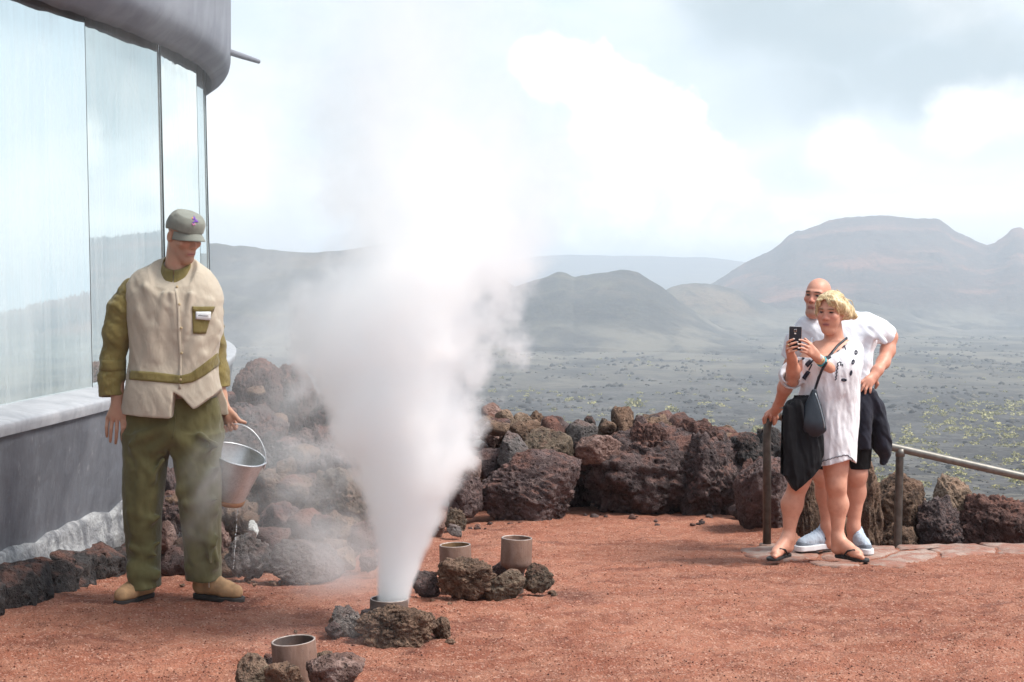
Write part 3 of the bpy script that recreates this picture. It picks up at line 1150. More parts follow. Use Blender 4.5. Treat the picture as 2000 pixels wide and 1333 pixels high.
# px0, py0, px1, py1 of the photograph, distance, style, colour, part hidden below (share of height), seed, label, group
ROCKS = [
    (914, 882, 1134, 1038, 11.5, 'stria', 'purple', .14, 3, 'big purplish boulder with slanting grooves beside the largest dark boulder', B),
    (1084, 862, 1160, 1012, 12.35, 'lump', 'dark', .05, 5, 'shadowed rock in the cleft between the grooved boulder and the largest one', B),
    (1124, 836, 1404, 1024, 11.9, 'lump', 'dark', .14, 12, 'largest boulder, dark and knobbly, in the middle of the rock bank', B),
    (1326, 846, 1456, 1022, 11.8, 'lump', 'dark', .14, 35, 'tall dark knobbly rock joined to the right flank of the largest boulder', B),
    (1225, 826, 1330, 912, 11.95, 'lump', 'red', .3, 18, 'knobbly reddish lump on the crest of the largest boulder', B),
    (1306, 818, 1424, 905, 12.2, 'lump', 'red', .3, 21, 'rusty rounded boulder crowning the right end of the dark bank', B),
    (1014, 838, 1126, 912, 12.1, 'stria', 'olive', .35, 8, 'flat olive brown rock lying across the big grooved boulder', B),
    (972, 846, 1034, 914, 11.8, 'block', 'grey', .1, 10, 'smooth grey angular block wedged above the grooved boulder', B),
    (924, 876, 982, 925, 11.9, 'block', 'purple', .3, 14, 'plum coloured block just left of the smooth grey block', B),
    (892, 892, 940, 945, 11.7, 'stria', 'pink', .1, 16, 'pinkish layered rock at the right edge of the steam', B),
    (876, 930, 944, 1006, 11.4, 'lump', 'purple', .1, 19, 'lumpy grey purple rock left of the grooved boulder', B),
    (940, 788, 990, 832, 12.9, 'block', 'pink', .5, 22, 'orange topped stone at the left end of the crest', U),
    (962, 800, 1012, 850, 12.7, 'slab', 'tan', .4, 24, 'pale tan slab leaning near the left end of the crest', U),
    (996, 806, 1042, 852, 12.75, 'block', 'tan', .4, 26, 'tan stone with a white streak next to the leaning tan slab', U),
    (938, 822, 982, 860, 12.5, 'lump', 'pink', .4, 27, 'rosy round stone below the orange topped stone', U),
    (1026, 802, 1076, 850, 12.8, 'lump', 'brown', .4, 28, 'rough brown stone between the tan stones and the violet stone', U),
    (1054, 813, 1104, 862, 12.4, 'stria', 'purple', .3, 30, 'spiky violet stone standing on the bank crest', U),
    (1098, 820, 1168, 884, 12.3, 'slab', 'grey', .2, 32, 'leaning dark slab with a pale broken face on the bank crest', U),
    (1140, 813, 1166, 850, 12.8, 'lump', 'black', .4, 33, 'small black clinker stone behind the leaning dark slab', U),
    (1160, 817, 1200, 870, 12.5, 'block', 'olive', .3, 34, 'dull olive stone left of the tall upright stone', U),
    (1195, 796, 1240, 866, 12.5, 'stria', 'brown', .2, 36, 'tall upright brown stone, highest on the bank crest', U),
    (1235, 813, 1273, 862, 12.5, 'block', 'purple', .3, 38, 'dark purple egg shaped stone right of the tall upright stone', U),
    (1266, 823, 1312, 860, 12.8, 'lump', 'dark', .4, 39, 'low dark stone behind the rusty rounded boulder', U),
    (1124, 850, 1216, 900, 11.75, 'stria', 'pink', .2, 40, 'pale pink flat rock resting on the largest boulder', B),
    (1424, 847, 1494, 925, 11.9, 'lump', 'black', .2, 42, 'blackish rounded rock left of the nearest rail post', W_),
    (1470, 832, 1540, 900, 12.0, 'lump', 'black', .4, 44, 'blackish rock behind the hand on the rail', W_),
    (1444, 896, 1482, 950, 11.6, 'lump', 'red', .3, 45, 'small reddish clinker between the dark bank and the rail post', W_),
    (1440, 900, 1552, 1052, 10.9, 'stria', 'purple', .14, 46, 'big slaty purple boulder directly behind the nearest rail post', W_),
    (1540, 905, 1604, 1078, 11.0, 'stria', 'brown', .15, 48, 'tall brown ribbed rock behind the bare legs of the woman', W_),
    (1588, 930, 1690, 1070, 11.6, 'lump', 'black', .1, 50, 'shadowed black rock seen between the legs of the couple', W_),
    (1674, 905, 1724, 1078, 10.7, 'lump', 'brown', .2, 52, 'narrow upright tan brown rock right of the grey sneakers', W_),
    (1696, 928, 1812, 1048, 11.0, 'stria', 'brown', .2, 54, 'broad brown boulder behind the second rail post', W_),
    (1714, 1026, 1796, 1086, 10.75, 'lump', 'brown', .4, 56, 'low brown rock under the broad brown boulder', W_),
    (1792, 972, 1890, 1078, 10.8, 'lump', 'dark', .2, 58, 'mottled dark rock right of the second rail post', W_),
    (1816, 932, 1906, 1034, 11.2, 'stria', 'tan', .2, 60, 'topmost tan rock perched between two dark ones under the rail', W_),
    (1870, 966, 2030, 1080, 11.0, 'lump', 'red', .2, 62, 'big dark red boulder at the end of the row by the stair', W_),
    (832, 984, 872, 1040, 10.6, 'lump', 'pink', .2, 64, 'pale lump half lost in the steam beside the cinder floor', B),
    (864, 994, 912, 1034, 10.9, 'lump', 'olive', .2, 65, 'mossy looking stone at the foot of the lumpy purple rock', B),
    (872, 1024, 902, 1046, 10.5, 'block', 'grey', .2, 66, 'little grey stone on the cinder near the steam', B),
    # left, in and behind the thin steam
    (436, 702, 545, 830, 11.4, 'stria', 'red', .3, 70, 'high reddish clinker heap behind the end of the pale wall', L_),
    (520, 712, 625, 850, 11.8, 'stria', 'red', .3, 72, 'rounded reddish heap farther behind the steam', L_),
    (590, 760, 720, 900, 11.5, 'lump', 'purple', .3, 73, 'purple heap swallowed by the steam column', L_),
    (410, 790, 560, 935, 10.6, 'lump', 'dark', .2, 74, 'dark lumpy heap behind the tipped bucket', L_),
    (540, 830, 700, 960, 10.4, 'lump', 'purple', .2, 76, 'big purple rock fading into the steam', L_),
    (424, 905, 520, 990, 9.6, 'lump', 'brown', .2, 78, 'brown clinker rock below the bucket rim', L_),
    (500, 925, 610, 1020, 9.5, 'stria', 'brown', .2, 80, 'ragged brown rock in the middle of the steamy pile', L_),
    (585, 915, 730, 1050, 9.3, 'stria', 'olive', .2, 82, 'olive brown boulder at the right of the steamy pile', L_),
    (424, 970, 500, 1050, 9.0, 'lump', 'brown', .2, 84, 'brown rock under the dripping bucket', L_),
    (490, 985, 600, 1090, 8.8, 'stria', 'purple', .15, 86, 'grey purple boulder beside the white stone', L_),
    (590, 1000, 720, 1098, 8.8, 'lump', 'brown', .15, 88, 'brown grey boulder next to the steam jet', L_),
    (438, 1044, 528, 1128, 8.15, 'lump', 'grey', .05, 90, 'knobbly grey rock just behind the ranger boot', L_),
    (516, 1056, 668, 1146, 8.0, 'stria', 'grey', .08, 92, 'wide low grey rock in front of the steamy pile', L_),
    (628, 1070, 694, 1108, 8.4, 'block', 'tan', .2, 94, 'cream coloured stone right of the wide low grey rock', L_),
    (700, 1074, 740, 1112, 8.3, 'lump', 'dark', .2, 95, 'small dark stone touching the steam jet', L_),
    (483, 1018, 505, 1050, 8.5, 'block', 'white', .1, 96, 'chalk white stone lying on the brown rocks', L_),
    (314, 915, 362, 985, 9.6, 'lump', 'purple', .3, 97, 'purple rock seen between the ranger trousers', L_),
    (306, 970, 356, 1036, 9.0, 'lump', 'dark', .2, 98, 'dark rock low between the ranger trousers', L_),
    (300, 1016, 346, 1082, 8.5, 'block', 'pink', .1, 99, 'rosy grey block at the end of the black kerb', L_),
    (420, 1026, 452, 1084, 8.5, 'lump', 'pink', .1, 100, 'small rosy rock beside the dripping water', L_),
    (344, 1040, 376, 1090, 8.6, 'lump', 'black', .1, 101, 'black stone behind the rear trouser leg', L_),
    # round the pipes
    (458, 1282, 527, 1362, 5.62, 'stria', 'olive', .0, 110, 'olive brown rock left of the nearest pipe', G_),
    (514, 1296, 590, 1360, 5.55, 'stria', 'brown', .0, 112, 'dark layered rock in front of the nearest pipe', G_),
    (594, 1280, 712, 1352, 5.62, 'stria', 'pink', .0, 114, 'rosy pitted rock right of the nearest pipe', G_),
    (616, 1272, 648, 1300, 6.0, 'lump', 'olive', .2, 116, 'little mossy stone behind the nearest pipe', G_),
    (514, 1278, 540, 1306, 5.98, 'block', 'dark', .2, 117, 'little dark stone wedged behind the nearest pipe', G_),
    (634, 1216, 668, 1248, 6.4, 'lump', 'dark', .1, 118, 'small dark stone left of the wet rock', G_),
    (648, 1186, 712, 1246, 6.45, 'lump', 'wet', .05, 119, 'wet glistening rock left of the steaming pipe', G_),
    (702, 1190, 734, 1222, 6.75, 'block', 'dark', .2, 120, 'small stone between the wet rock and steaming pipe', G_),
    (694, 1186, 852, 1276, 6.32, 'lump', 'brown', .04, 131, 'broad pitted brown rock in front of the steaming pipe', G_),
    (842, 1206, 880, 1256, 6.42, 'lump', 'brown', .05, 123, 'small pitted stone right of the broad brown rock', G_),
    (805, 1116, 860, 1170, 7.35, 'lump', 'dark', .05, 124, 'dark pitted rock left of the two rear pipes', G_),
    (851, 1094, 970, 1172, 7.25, 'lump', 'brown', .05, 125, 'large rusty rock hiding the foot of the straight rear pipe', G_),
    (944, 1113, 1026, 1172, 7.28, 'stria', 'olive', .05, 126, 'cracked olive rock below the necked pipe', G_),
    (960, 1096, 1002, 1130, 7.62, 'lump', 'dark', .2, 127, 'dark stone behind the neck of the right rear pipe', G_),
    (1021, 1100, 1083, 1158, 7.4, 'lump', 'olive', .05, 128, 'rounded pitted rock at the right end beside the necked pipe', G_),
]


def build_rocks():
    for (x0, y0, x1, y1, d, style, colr, ext, seed, label, grp) in ROCKS:
        w_px, h_px = x1 - x0, y1 - y0
        y1e = y1 + ext * h_px
        a, b = at(x0, y0, d), at(x1, y1e, d)
        cx, cz = (a.x + b.x) / 2, (a.z + b.z) / 2
        sx, sz = (b.x - a.x) / 2, (a.z - b.z) / 2
        sy = .42 * (sx + sz)
        big = w_px * h_px
        sub = 6 if big > 9000 else (5 if big > 1100 else 4)
        V, F = rock_shape(seed, sub, style)
        V = V * np.array([sx, sy, sz], np.float32) * 1.03 + np.array([cx, d + sy * .35, cz], np.float32)
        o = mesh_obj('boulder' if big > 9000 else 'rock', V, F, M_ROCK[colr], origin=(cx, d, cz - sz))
        tag(o, label, 'rock', grp)


build_rocks()


def build_rubble():
    """broken clinker that fills the gaps of the bank: far too many pieces to count"""
    rs = np.random.RandomState(21)
    shapes = [rock_shape(300 + k, 3, ('lump', 'block', 'stria', 'slab')[k % 4]) for k in range(12)]
    groups = {'dark': [], 'brown': [], 'red': []}
    def put(px, py, d, w, colr):
        p = at(px, py, d)
        groups[colr].append((p, w))
    for i in range(150):      # behind and between the boulders of the bank
        px = rs.uniform(905, 1470)
        d = rs.uniform(12.2, 13.0)
        x = (px - 1000) / FPX * d
        top = .02 + .30 * smooth01(px, 880, 960) * (1 - .4 * smooth01(px, 1380, 1470)) - (d - 12.2) * .05
        z = rs.uniform(-.40, top)
        groups[('dark', 'red', 'brown')[rs.randint(3)]].append((Vector((x, d, z)), rs.uniform(.07, .15)))
    for i in range(22):       # at the feet of the boulders
        px = rs.uniform(880, 1450)
        x_foot = np.interp(px, [880, 930, 1120, 1135, 1400, 1450], [11.0, 11.15, 11.25, 11.7, 11.45, 11.1])
        d = x_foot + rs.uniform(-.6, .35) * rs.rand()
        x = (px - 1000) / FPX * d
        groups['dark' if rs.rand() < .5 else 'red'].append((Vector((x, d, tz(x, d) + .005)), rs.uniform(.008, .03)))
    for i in range(110):      # the row beside the stair
        px = rs.uniform(1440, 2080)
        d = rs.uniform(11.2, 11.8)
        x = (px - 1000) / FPX * d
        groups[('dark', 'brown', 'brown')[rs.randint(3)]].append((Vector((x, d, rs.uniform(-1.1, -.16 - .05 * rs.rand()))), rs.uniform(.08, .15)))
    for i in range(120):      # the steamy pile on the left
        px, d = rs.uniform(310, 730), rs.uniform(8.4, 11.8)
        x = (px - 1000) / FPX * d
        top = np.interp(d, [8.2, 9.2, 10.4, 11.8], [.05, .28, .55, .80]) - .35 * smooth01(px, 560, 740) * (d > 9)
        if px < 400 and d > 9.2:
            continue
        groups[('dark', 'brown', 'red')[rs.randint(3)]].append((Vector((x, d, rs.uniform(-.1, top))), rs.uniform(.04, .12)))
    for i in range(46):       # chips round the pipes
        c = ((-.53, 6.55), (-.82, 5.75), (-.15, 7.4), (-1.3, 8.0))[rs.randint(4)]
        x, d = c[0] + rs.normal() * .17, c[1] + rs.normal() * .12
        groups['brown'].append((Vector((x, d, tz(x, d) + .004)), rs.uniform(.008, .022)))
    for colr, lst in groups.items():
        Vs, Fs, n = [], [], 0
        for (p, w) in lst:
            V, F = shapes[rs.randint(12)]
            a = rs.rand() * 6.28
            V = V * np.array([w * rs.uniform(.8, 1.3), w * rs.uniform(.8, 1.2), w * rs.uniform(.6, .95)], np.float32)
            V = np.stack([V[:, 0] * cos(a) - V[:, 1] * sin(a), V[:, 0] * sin(a) + V[:, 1] * cos(a), V[:, 2]], -1) + np.array(p, np.float32)
            Vs.append(V)
            Fs.append(F + n)
            n += len(V)
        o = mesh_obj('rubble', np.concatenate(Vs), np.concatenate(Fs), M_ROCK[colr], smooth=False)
        tag(o, kind='stuff')


build_rubble()

# ------------------------------------------------------------------ steel pipes in the ground
def mat_rusty(name, base, rust, rough=.75):
    m, t, b = new_mat(name)
    P = t.obj()
    n = t.noise(t.mapping(P, (1, 1, .5)), 14, 6, .65, .5)
    c = t.mix(t.ramp(n, .35, .65), base, rust)
    c = t.mix(t.math('MULTIPLY', t.ramp(t.noise(P, 70, 5, .7), .54, .66), .5), c, tuple(x * .5 for x in rust))
    st = t.noise(t.mapping(P, (40, 40, 2.5)), 1, 4, .6)
    c = t.mix(t.math('MULTIPLY', t.ramp(st, .52, .7), .3), c, tuple(min(1, x * 1.45) for x in base))
    t.put(b.inputs['Base Color'], c)
    b.inputs['Roughness'].default_value = rough
    t.put(b.inputs['Normal'], t.bump(t.noise(P, 55, 6, .65), .35, .006))
    return m


M_PIPE = mat_rusty('weathered_pipe', (.205, .125, .098), (.150, .080, .056))
M_PIPE_D = mat_rusty('dark_pipe', (.075, .055, .05), (.11, .065, .05))
M_LIP = simple_mat('worn_steel_lip', (.36, .30, .27), .5, .3, bump=(60, .3, .004), var=.3, vscale=40)
M_PIPE_IN = mat_rusty('rusty_bore', (.15, .08, .035), (.19, .11, .05))


def build_pipe(px, ytop, ybot, wpx, d, label, mat, tilt=(0, 0), neck=None, inner=None):
    top = at(px, ytop, d)
    s = FPX / d
    R = wpx / s / 2
    h = (ybot - ytop) / s
    base_z = top.z - h - (.22 if neck is None else .0)
    org = Vector((top.x, top.y, top.z - h))
    root = empty('steam_pipe', org, label, 'pipe', 'steel pipes standing in the cinder')
    M = Matrix.Rotation(tilt[0], 3, 'X') @ Matrix.Rotation(tilt[1], 3, 'Y')
    w = .0085
    H = h
    lo = -.22 if neck is None else 0.0
    MB().lathe([(R, lo), (R, H - .004), (R - .0015, H - .001)], 56, org, M).build('casing', mat, root)
    MB().lathe([(R - .0015, H - .001), (R - .0035, H + .0005), (R - w + .002, H + .0005), (R - w, H - .002)], 56, org, M).build('lip', M_LIP, root)
    MB().lathe([(R - w, H - .002), (R - w, lo + .02), (0.001, lo + .02)], 56, org, M).build('bore', inner or mat, root)
    if neck:
        MB().lathe([(R, 0), (R * .99, -.010), (R * .93, -.022), (R * .62, -.040), (R * .58, -.05)], 56, org, M).build('shoulder', mat, root)
        MB().lathe([(R * .56, -.04), (R * .55, -.3)], 40, org, M).build('neck', M_PIPE_D, root)
    return root


build_pipe(578, 1250, 1318, 87, 5.80, 'nearest pipe, dull brown and empty, ringed by three rocks', M_PIPE, (radians(1.5), radians(-4)), inner=M_PIPE_D)
build_pipe(759.5, 1169, 1205, 75, 6.62, 'dark pipe with steam jetting out of it', M_PIPE_D, (0, radians(1)), inner=M_PIPE_D)
build_pipe(890, 1064, 1110, 62, 7.55, 'straight brown pipe behind a large rusty rock', M_PIPE, (0, radians(-1.5)), inner=M_PIPE_IN)
build_pipe(1008, 1050.5, 1096, 61, 7.55, 'brown pipe narrowing to a thin neck, farthest right', M_PIPE, (0, radians(2)), neck=True)

# ------------------------------------------------------------------ handrail at the stair
M_RAILD = simple_mat('brown_rail_post', (.10, .088, .078), .38, .55, bump=(30, .15, .003), var=.25, vscale=18)
M_RAIL = simple_mat('brushed_rail', (.17, .16, .145), .48, .6, bump=(90, .15, .002), var=.15, vscale=30)


def build_handrail():
    d = 10.15
    b1 = at(1499, 1066, d)
    root = empty('handrail', b1, 'brown metal handrail with two posts beside the couple', 'handrail')
    r = .0275
    p = [at(1498, 1075, d), at(1498, 900, d), at(1498, 850, d), at(1499, 832, d), at(1503, 821, d), at(1511, 814, d), at(1522, 813, d)]
    MB().tube(p, r, 18).build('post', M_RAILD, root)
    MB().tube([at(1521, 813, d), at(1600, 836, d), at(1735, 871.5, d), at(2060, 945, d), at(2500, 1046, d)], r * .98, 18).build('rail', M_RAIL, root)
    MB().tube([at(1758, 878, d), at(1757, 900, d), at(1753, 1075, d), at(1752, 1150, d)], r * .94, 18).build('post', M_RAILD, root)
    MB().tube([at(1758, 877, d), at(1758, 892, d)], r * 1.12, 18).build('collar', M_RAIL, root)
    c = at(1499, 1066, d)
    MB().lathe([(.001, .012), (.05, .012), (.055, .006), (.055, -.02)], 24, (c.x, c.y, c.z)).build('foot_plate', M_FLAG, root)


build_handrail()

# ------------------------------------------------------------------ steam
JX, JY = at(764, 1173, 6.62).x, 6.62            # mouth of the steaming pipe
JZ = at(764, 1173, 6.62).z
# axis and half width of the column: photograph row, left edge, right edge
COLUMN = [(1180, 737, 798), (1150, 735, 806), (1100, 733, 826), (1050, 726, 846), (1000, 712, 868), (950, 700, 888), (900, 690, 905), (850, 672, 925), (800, 645, 942),
          (750, 628, 960), (700, 606, 985), (650, 594, 1000), (600, 592, 1012), (550, 610, 1032), (500, 620, 1072), (400, 600, 1120), (300, 560, 1140), (200, 540, 1120),
          (100, 520, 1110), (0, 500, 1090), (-150, 470, 1050), (-320, 430, 1000)]


def steam_material(name, kind):
    m = bpy.data.materials.new(name)
    m.use_nodes = True
    t = NT(m.node_tree)
    t.n.clear()
    out = t.node('ShaderNodeOutputMaterial')
    v = t.node('ShaderNodeVolumePrincipled')
    v.inputs['Color'].default_value = (.990, .996, 1, 1)
    v.inputs['Anisotropy'].default_value = .45
    P = t.geo('Position')
    x, y, z = t.sep(P)
    if kind == 'column':
        s = 6.62 / FPX
        zz = [CAMZ - (r[0] - HOR) * s for r in COLUMN]
        xc = [((r[1] + r[2]) / 2 - 1000) * s for r in COLUMN]
        hw = [(r[2] - r[1]) / 2 * s for r in COLUMN]
        z0, z1 = zz[0], zz[-1]
        u = t.ramp(z, z0, z1, smooth=False)

        def curve(vals, lo, hi):
            n = t.node('ShaderNodeFloatCurve')
            c = n.mapping.curves[0]
            pts = [((q - z0) / (z1 - z0), (w - lo) / (hi - lo)) for q, w in zip(zz, vals)]
            while len(c.points) < len(pts):
                c.points.new(.5, .5)
            for p, (a, b) in zip(c.points, pts):
                p.location = (a, b)
                p.handle_type = 'AUTO_CLAMPED'
            n.mapping.update()
            t.put(n.inputs['Value'], u)
            return t.math('MULTIPLY_ADD', n.outputs[0], hi - lo, lo)
        cx = curve(xc, -2, 1)
        rw = curve(hw, 0, 1.6)
        dens = curve(COL_DENS, 0, 100)
        soft = curve(COL_SOFT, 0, 2)
        # billows: displaced lookup, wind leans away from the axis
        sc = t.node('ShaderNodeCombineXYZ')
        t.put(sc.inputs[0], x); t.put(sc.inputs[1], y); t.put(sc.inputs[2], z)
        n1 = t.noise(t.mapping(P, (1, 1, .8)), 3.0, 2.0, .55)
        n2 = t.noise(P, 8.0, 3.5, .62)
        dx = t.math('DIVIDE', t.math('SUBTRACT', x, cx), rw)
        dy = t.math('DIVIDE', t.math('SUBTRACT', y, JY), rw)
        r = t.math('SQRT', t.math('ADD', t.math('MULTIPLY', dx, dx), t.math('MULTIPLY', dy, dy)))
        f = t.math('SUBTRACT', 1.06, r)
        amp = t.ramp(u, 0.02, .28, .10, 1.0, False)
        nn = t.math('ADD', t.math('MULTIPLY', t.math('SUBTRACT', n1, .5), 1.9), t.math('MULTIPLY', t.math('SUBTRACT', n2, .5), 1.15))
        f = t.math('MULTIPLY_ADD', nn, amp, f)
        d = t.math('DIVIDE', f, soft, clamp=True)
        d = t.math('MULTIPLY', t.math('POWER', d, 1.5), dens)
        t.put(v.inputs['Density'], d)
    else:
        n1 = t.noise(t.mapping(P, (1, .8, 1.25)), 1.7, 4.0, .6, .5)
        n2 = t.noise(P, 5.5, 3.0, .6)
        nn = t.math('ADD', t.math('MULTIPLY', n1, .75), t.math('MULTIPLY', n2, .25))
        f = None
        for (c, rad, k) in WISPS:
            q = t.vmath('SUBTRACT', P, tuple(c))
            q = t.vmath('DIVIDE', q, tuple(rad))
            g = t.math('MULTIPLY', t.math('SUBTRACT', 1.0, t.vmath('LENGTH', q), clamp=True), k)
            f = g if f is None else t.math('ADD', f, g)
        d = t.math('MULTIPLY', f, t.ramp(nn, .44, .66, 0.03, 1.0))
        t.put(v.inputs['Density'], d)
    t.l.new(v.outputs[0], out.inputs['Volume'])
    return m


COL_DENS = [40, 40, 34, 28, 24, 20, 18, 16, 14.5, 13, 12, 10, 9, 8, 7, 6, 5.0, 3.6, 2.7, 2.1, 1.6, 1.0]
COL_SOFT = [.26, .27, .28, .28, .28, .28, .28, .28, .28, .30, .30, .32, .36, .42, .55, .9, 1.2, 1.2, 1.2, 1.2, 1.2, 1.2]
WISPS = []


def build_column():
    s = 6.62 / FPX
    mb = MB()
    rows = []
    for i, (r, a, b) in enumerate(COLUMN):
        z = CAMZ - (r - HOR) * s
        c = ((a + b) / 2 - 1000) * s
        h = (b - a) / 2 * s * (1.10 + .55 * min(1, i / 6))
        rows.append([(c + h * cos(2 * pi * k / 40), JY + h * sin(2 * pi * k / 40), z) for k in range(40)])
    n = len(rows)
    v = [p for r in rows for p in r]
    f = [(i * 40 + k, i * 40 + (k + 1) % 40, (i + 1) * 40 + (k + 1) % 40, (i + 1) * 40 + k) for i in range(n - 1) for k in range(40)]
    f.append(tuple(reversed(range(40))))
    f.append(tuple((n - 1) * 40 + k for k in range(40)))
    o = mesh_obj('steam_plume', v, f, steam_material('white_steam', 'column'), origin=(JX, JY, JZ))
    o.data.materials[0].cycles.volume_step_rate = .18
    tag(o, 'tall white column of steam shooting up from the dark pipe', 'steam', kind='stuff')


def build_wisps():
    # thin drifting steam: (pixel x, y, distance, radius x, depth, z in metres, density)
    for (px, py, d, rx, ry, rz, k) in [
        (600, 880, 8.4, .85, .8, .50, 2.2), (650, 1000, 7.6, .55, .6, .45, 2.4), (600, 1080, 7.3, .65, .5, .22, 2.4), (560, 560, 9.5, .8, .8, .55, 1.0),
        (470, 640, 9.0, .6, .6, .6, .6), (700, 1120, 6.9, .35, .4, .20, 1.6), (520, 760, 8.6, .6, .6, .5, 1.0),
        (405, 955, 6.85, .17, .2, .26, 9.0), (440, 890, 6.9, .16, .2, .2, 4.5), (375, 1040, 6.85, .12, .16, .22, 4.0), (640, 700, 8.0, .6, .7, .6, 1.2), (380, 60, 9.5, 1.1, 1.6, .75, .35), (640, 1230, 6.3, .5, .35, .14, .8)]:
        WISPS.append((at(px, py, d), (rx, ry, rz), k))
    mb = MB()
    V0, F0 = ico(3)
    c0 = sum((w[0] for w in WISPS), Vector()) / len(WISPS)
    v, f = [], []
    # one closed skin round all the puffs
    for (c, rad, k) in WISPS:
        n = len(v)
        v += [(c.x + q[0] * rad[0], c.y + q[1] * rad[1], c.z + q[2] * rad[2]) for q in V0 * 1.02]
        f += [tuple(int(i) + n for i in t_) for t_ in F0]
    o = mesh_obj('thin_steam', v, f, None, origin=c0)
    md = o.modifiers.new('skin', 'REMESH')
    md.mode = 'VOXEL'
    md.voxel_size = .05
    dg = bpy.context.evaluated_depsgraph_get()
    me = bpy.data.meshes.new_from_object(o.evaluated_get(dg))
    o.modifiers.clear()
    o.data = me
    me.materials.append(steam_material('thin_steam', 'wisp'))
    me.materials[-1].cycles.volume_step_rate = .35
    tag(o, 'thin veil of steam drifting over the rocks', 'steam', kind='stuff')


build_column()
build_wisps()

# ------------------------------------------------------------------ smooth solid modelling for bodies and clothes
def _c(v):
    return np.array(v, np.float32)


class Solid:
    def __init__(s, lo, hi, h):
        s.h = h
        s.lo = _c(lo)
        s.n = np.maximum(2, np.ceil((_c(hi) - s.lo) / h).astype(int) + 1)
        s.ax = [s.lo[i] + h * np.arange(s.n[i], dtype=np.float32) for i in range(3)]
        s.d = np.full(s.n, 1.0, np.float32)

    def _box(s, lo, hi):
        a = np.clip(np.floor((_c(lo) - s.lo) / s.h).astype(int), 0, s.n)
        b = np.clip(np.ceil((_c(hi) - s.lo) / s.h).astype(int) + 1, 0, s.n)
        sl = tuple(slice(a[i], b[i]) for i in range(3))
        if any(b[i] <= a[i] for i in range(3)):
            return None, None
        P = np.stack(np.meshgrid(*[s.ax[i][sl[i]] for i in range(3)], indexing='ij'), -1)
        return sl, P

    @staticmethod
    def smin(a, b, k):
        if k <= 0:
            return np.minimum(a, b)
        h = np.maximum(k - np.abs(a - b), 0) / k
        return np.minimum(a, b) - h * h * k * .25

    def merge(s, sl, d, k, op):
        cur = s.d[sl]
        if op == 'add':
            s.d[sl] = s.smin(cur, d, k)
        elif op == 'cut':
            s.d[sl] = -s.smin(-cur, d, k)

    @staticmethod
    def f_seg(P, a, b, ra, rb, flat=None):
        a, b = _c(a), _c(b)
        ab = b - a
        q = P - a
        t = np.clip((q @ ab) / max(float(ab @ ab), 1e-9), 0, 1)
        e = q - t[..., None] * ab
        if flat is not None:            # (direction, factor): squeeze along a direction
            n = _c(flat[0]) / np.linalg.norm(flat[0])
            c = e @ n
            e = e + (c * (1 / flat[1] - 1))[..., None] * n
        return np.sqrt((e * e).sum(-1)) - (ra + t * (rb - ra))

    def seg(s, a, b, ra, rb=None, k=.01, op='add', flat=None, fold=None):
        rb = ra if rb is None else rb
        m = max(ra, rb) * 1.05 + k + .02
        a, b = _c(a), _c(b)
        sl, P = s._box(np.minimum(a, b) - m, np.maximum(a, b) + m)
        if sl is None:
            return s
        d = s.f_seg(P, a, b, ra, rb, flat)
        s.merge(sl, d, k, op)
        return s

    def chain(s, pts, rads, k=.01, kj=None, op='add', flat=None):
        """a limb: its segments blended among themselves (kj), then into the body (k)"""
        pts = [_c(p) for p in pts]
        m = max(rads) * 1.1 + k + .02
        sl, P = s._box(np.min(pts, 0) - m, np.max(pts, 0) + m)
        if sl is None:
            return s
        d = None
        for i in range(len(pts) - 1):
            e = s.f_seg(P, pts[i], pts[i + 1], rads[i], rads[i + 1], flat)
            d = e if d is None else s.smin(d, e, kj if kj is not None else k)
        s.merge(sl, d, k, op)
        return s

    def ell(s, c, r, k=.01, R=None, op='add'):
        c, r = _c(c), _c(r)
        m = float(r.max()) + k + .02
        sl, P = s._box(c - m, c + m)
        if sl is None:
            return s
        q = P - c
        if R is not None:
            q = q @ _c(R)
        k0 = np.sqrt(((q / r) ** 2).sum(-1))
        k1 = np.sqrt(((q / (r * r)) ** 2).sum(-1)) + 1e-6
        s.merge(sl, k0 * (k0 - 1) / k1, k, op)
        return s

    def loft(s, rows, k=.02, pw=2.3, op='add'):
        """rows = [(z, xc, yc, half width, half depth)] from top to bottom or bottom to top"""
        rows = sorted(rows)
        z = _c([r[0] for r in rows])
        c = [_c([r[i] for r in rows]) for i in range(1, 5)]
        hw, hd = float(c[2].max()), float(c[3].max())
        lo = (min(c[0] - c[2]) - .05, min(c[1] - c[3]) - .05, z[0] - .05)
        hi = (max(c[0] + c[2]) + .05, max(c[1] + c[3]) + .05, z[-1] + .05)
        sl, P = s._box(lo, hi)
        if sl is None:
            return s
        Z = P[0, 0, :, 2]

        def ip(v):
            # smooth interpolation through the rows
            m = np.gradient(v, z) if len(v) > 1 else v * 0
            j = np.clip(np.searchsorted(z, Z) - 1, 0, len(z) - 2)
            h = z[j + 1] - z[j]
            t = np.clip((Z - z[j]) / h, 0, 1)
            return ((2 * t ** 3 - 3 * t ** 2 + 1) * v[j] + (t ** 3 - 2 * t ** 2 + t) * h * m[j] + (-2 * t ** 3 + 3 * t ** 2) * v[j + 1] + (t ** 3 - t ** 2) * h * m[j + 1])
        xc, yc, w, dd = [ip(v) for v in c]
        w, dd = np.maximum(w, .004), np.maximum(dd, .004)
        u = np.abs((P[..., 0] - xc) / w)
        v = np.abs((P[..., 1] - yc) / dd)
        r = (u ** pw + v ** pw) ** (1 / pw)
        d = (r - 1) * np.minimum(w, dd)
        d = np.maximum(d, np.maximum(z[0] - P[..., 2], P[..., 2] - z[-1]))
        s.merge(sl, d, k, op)
        return s

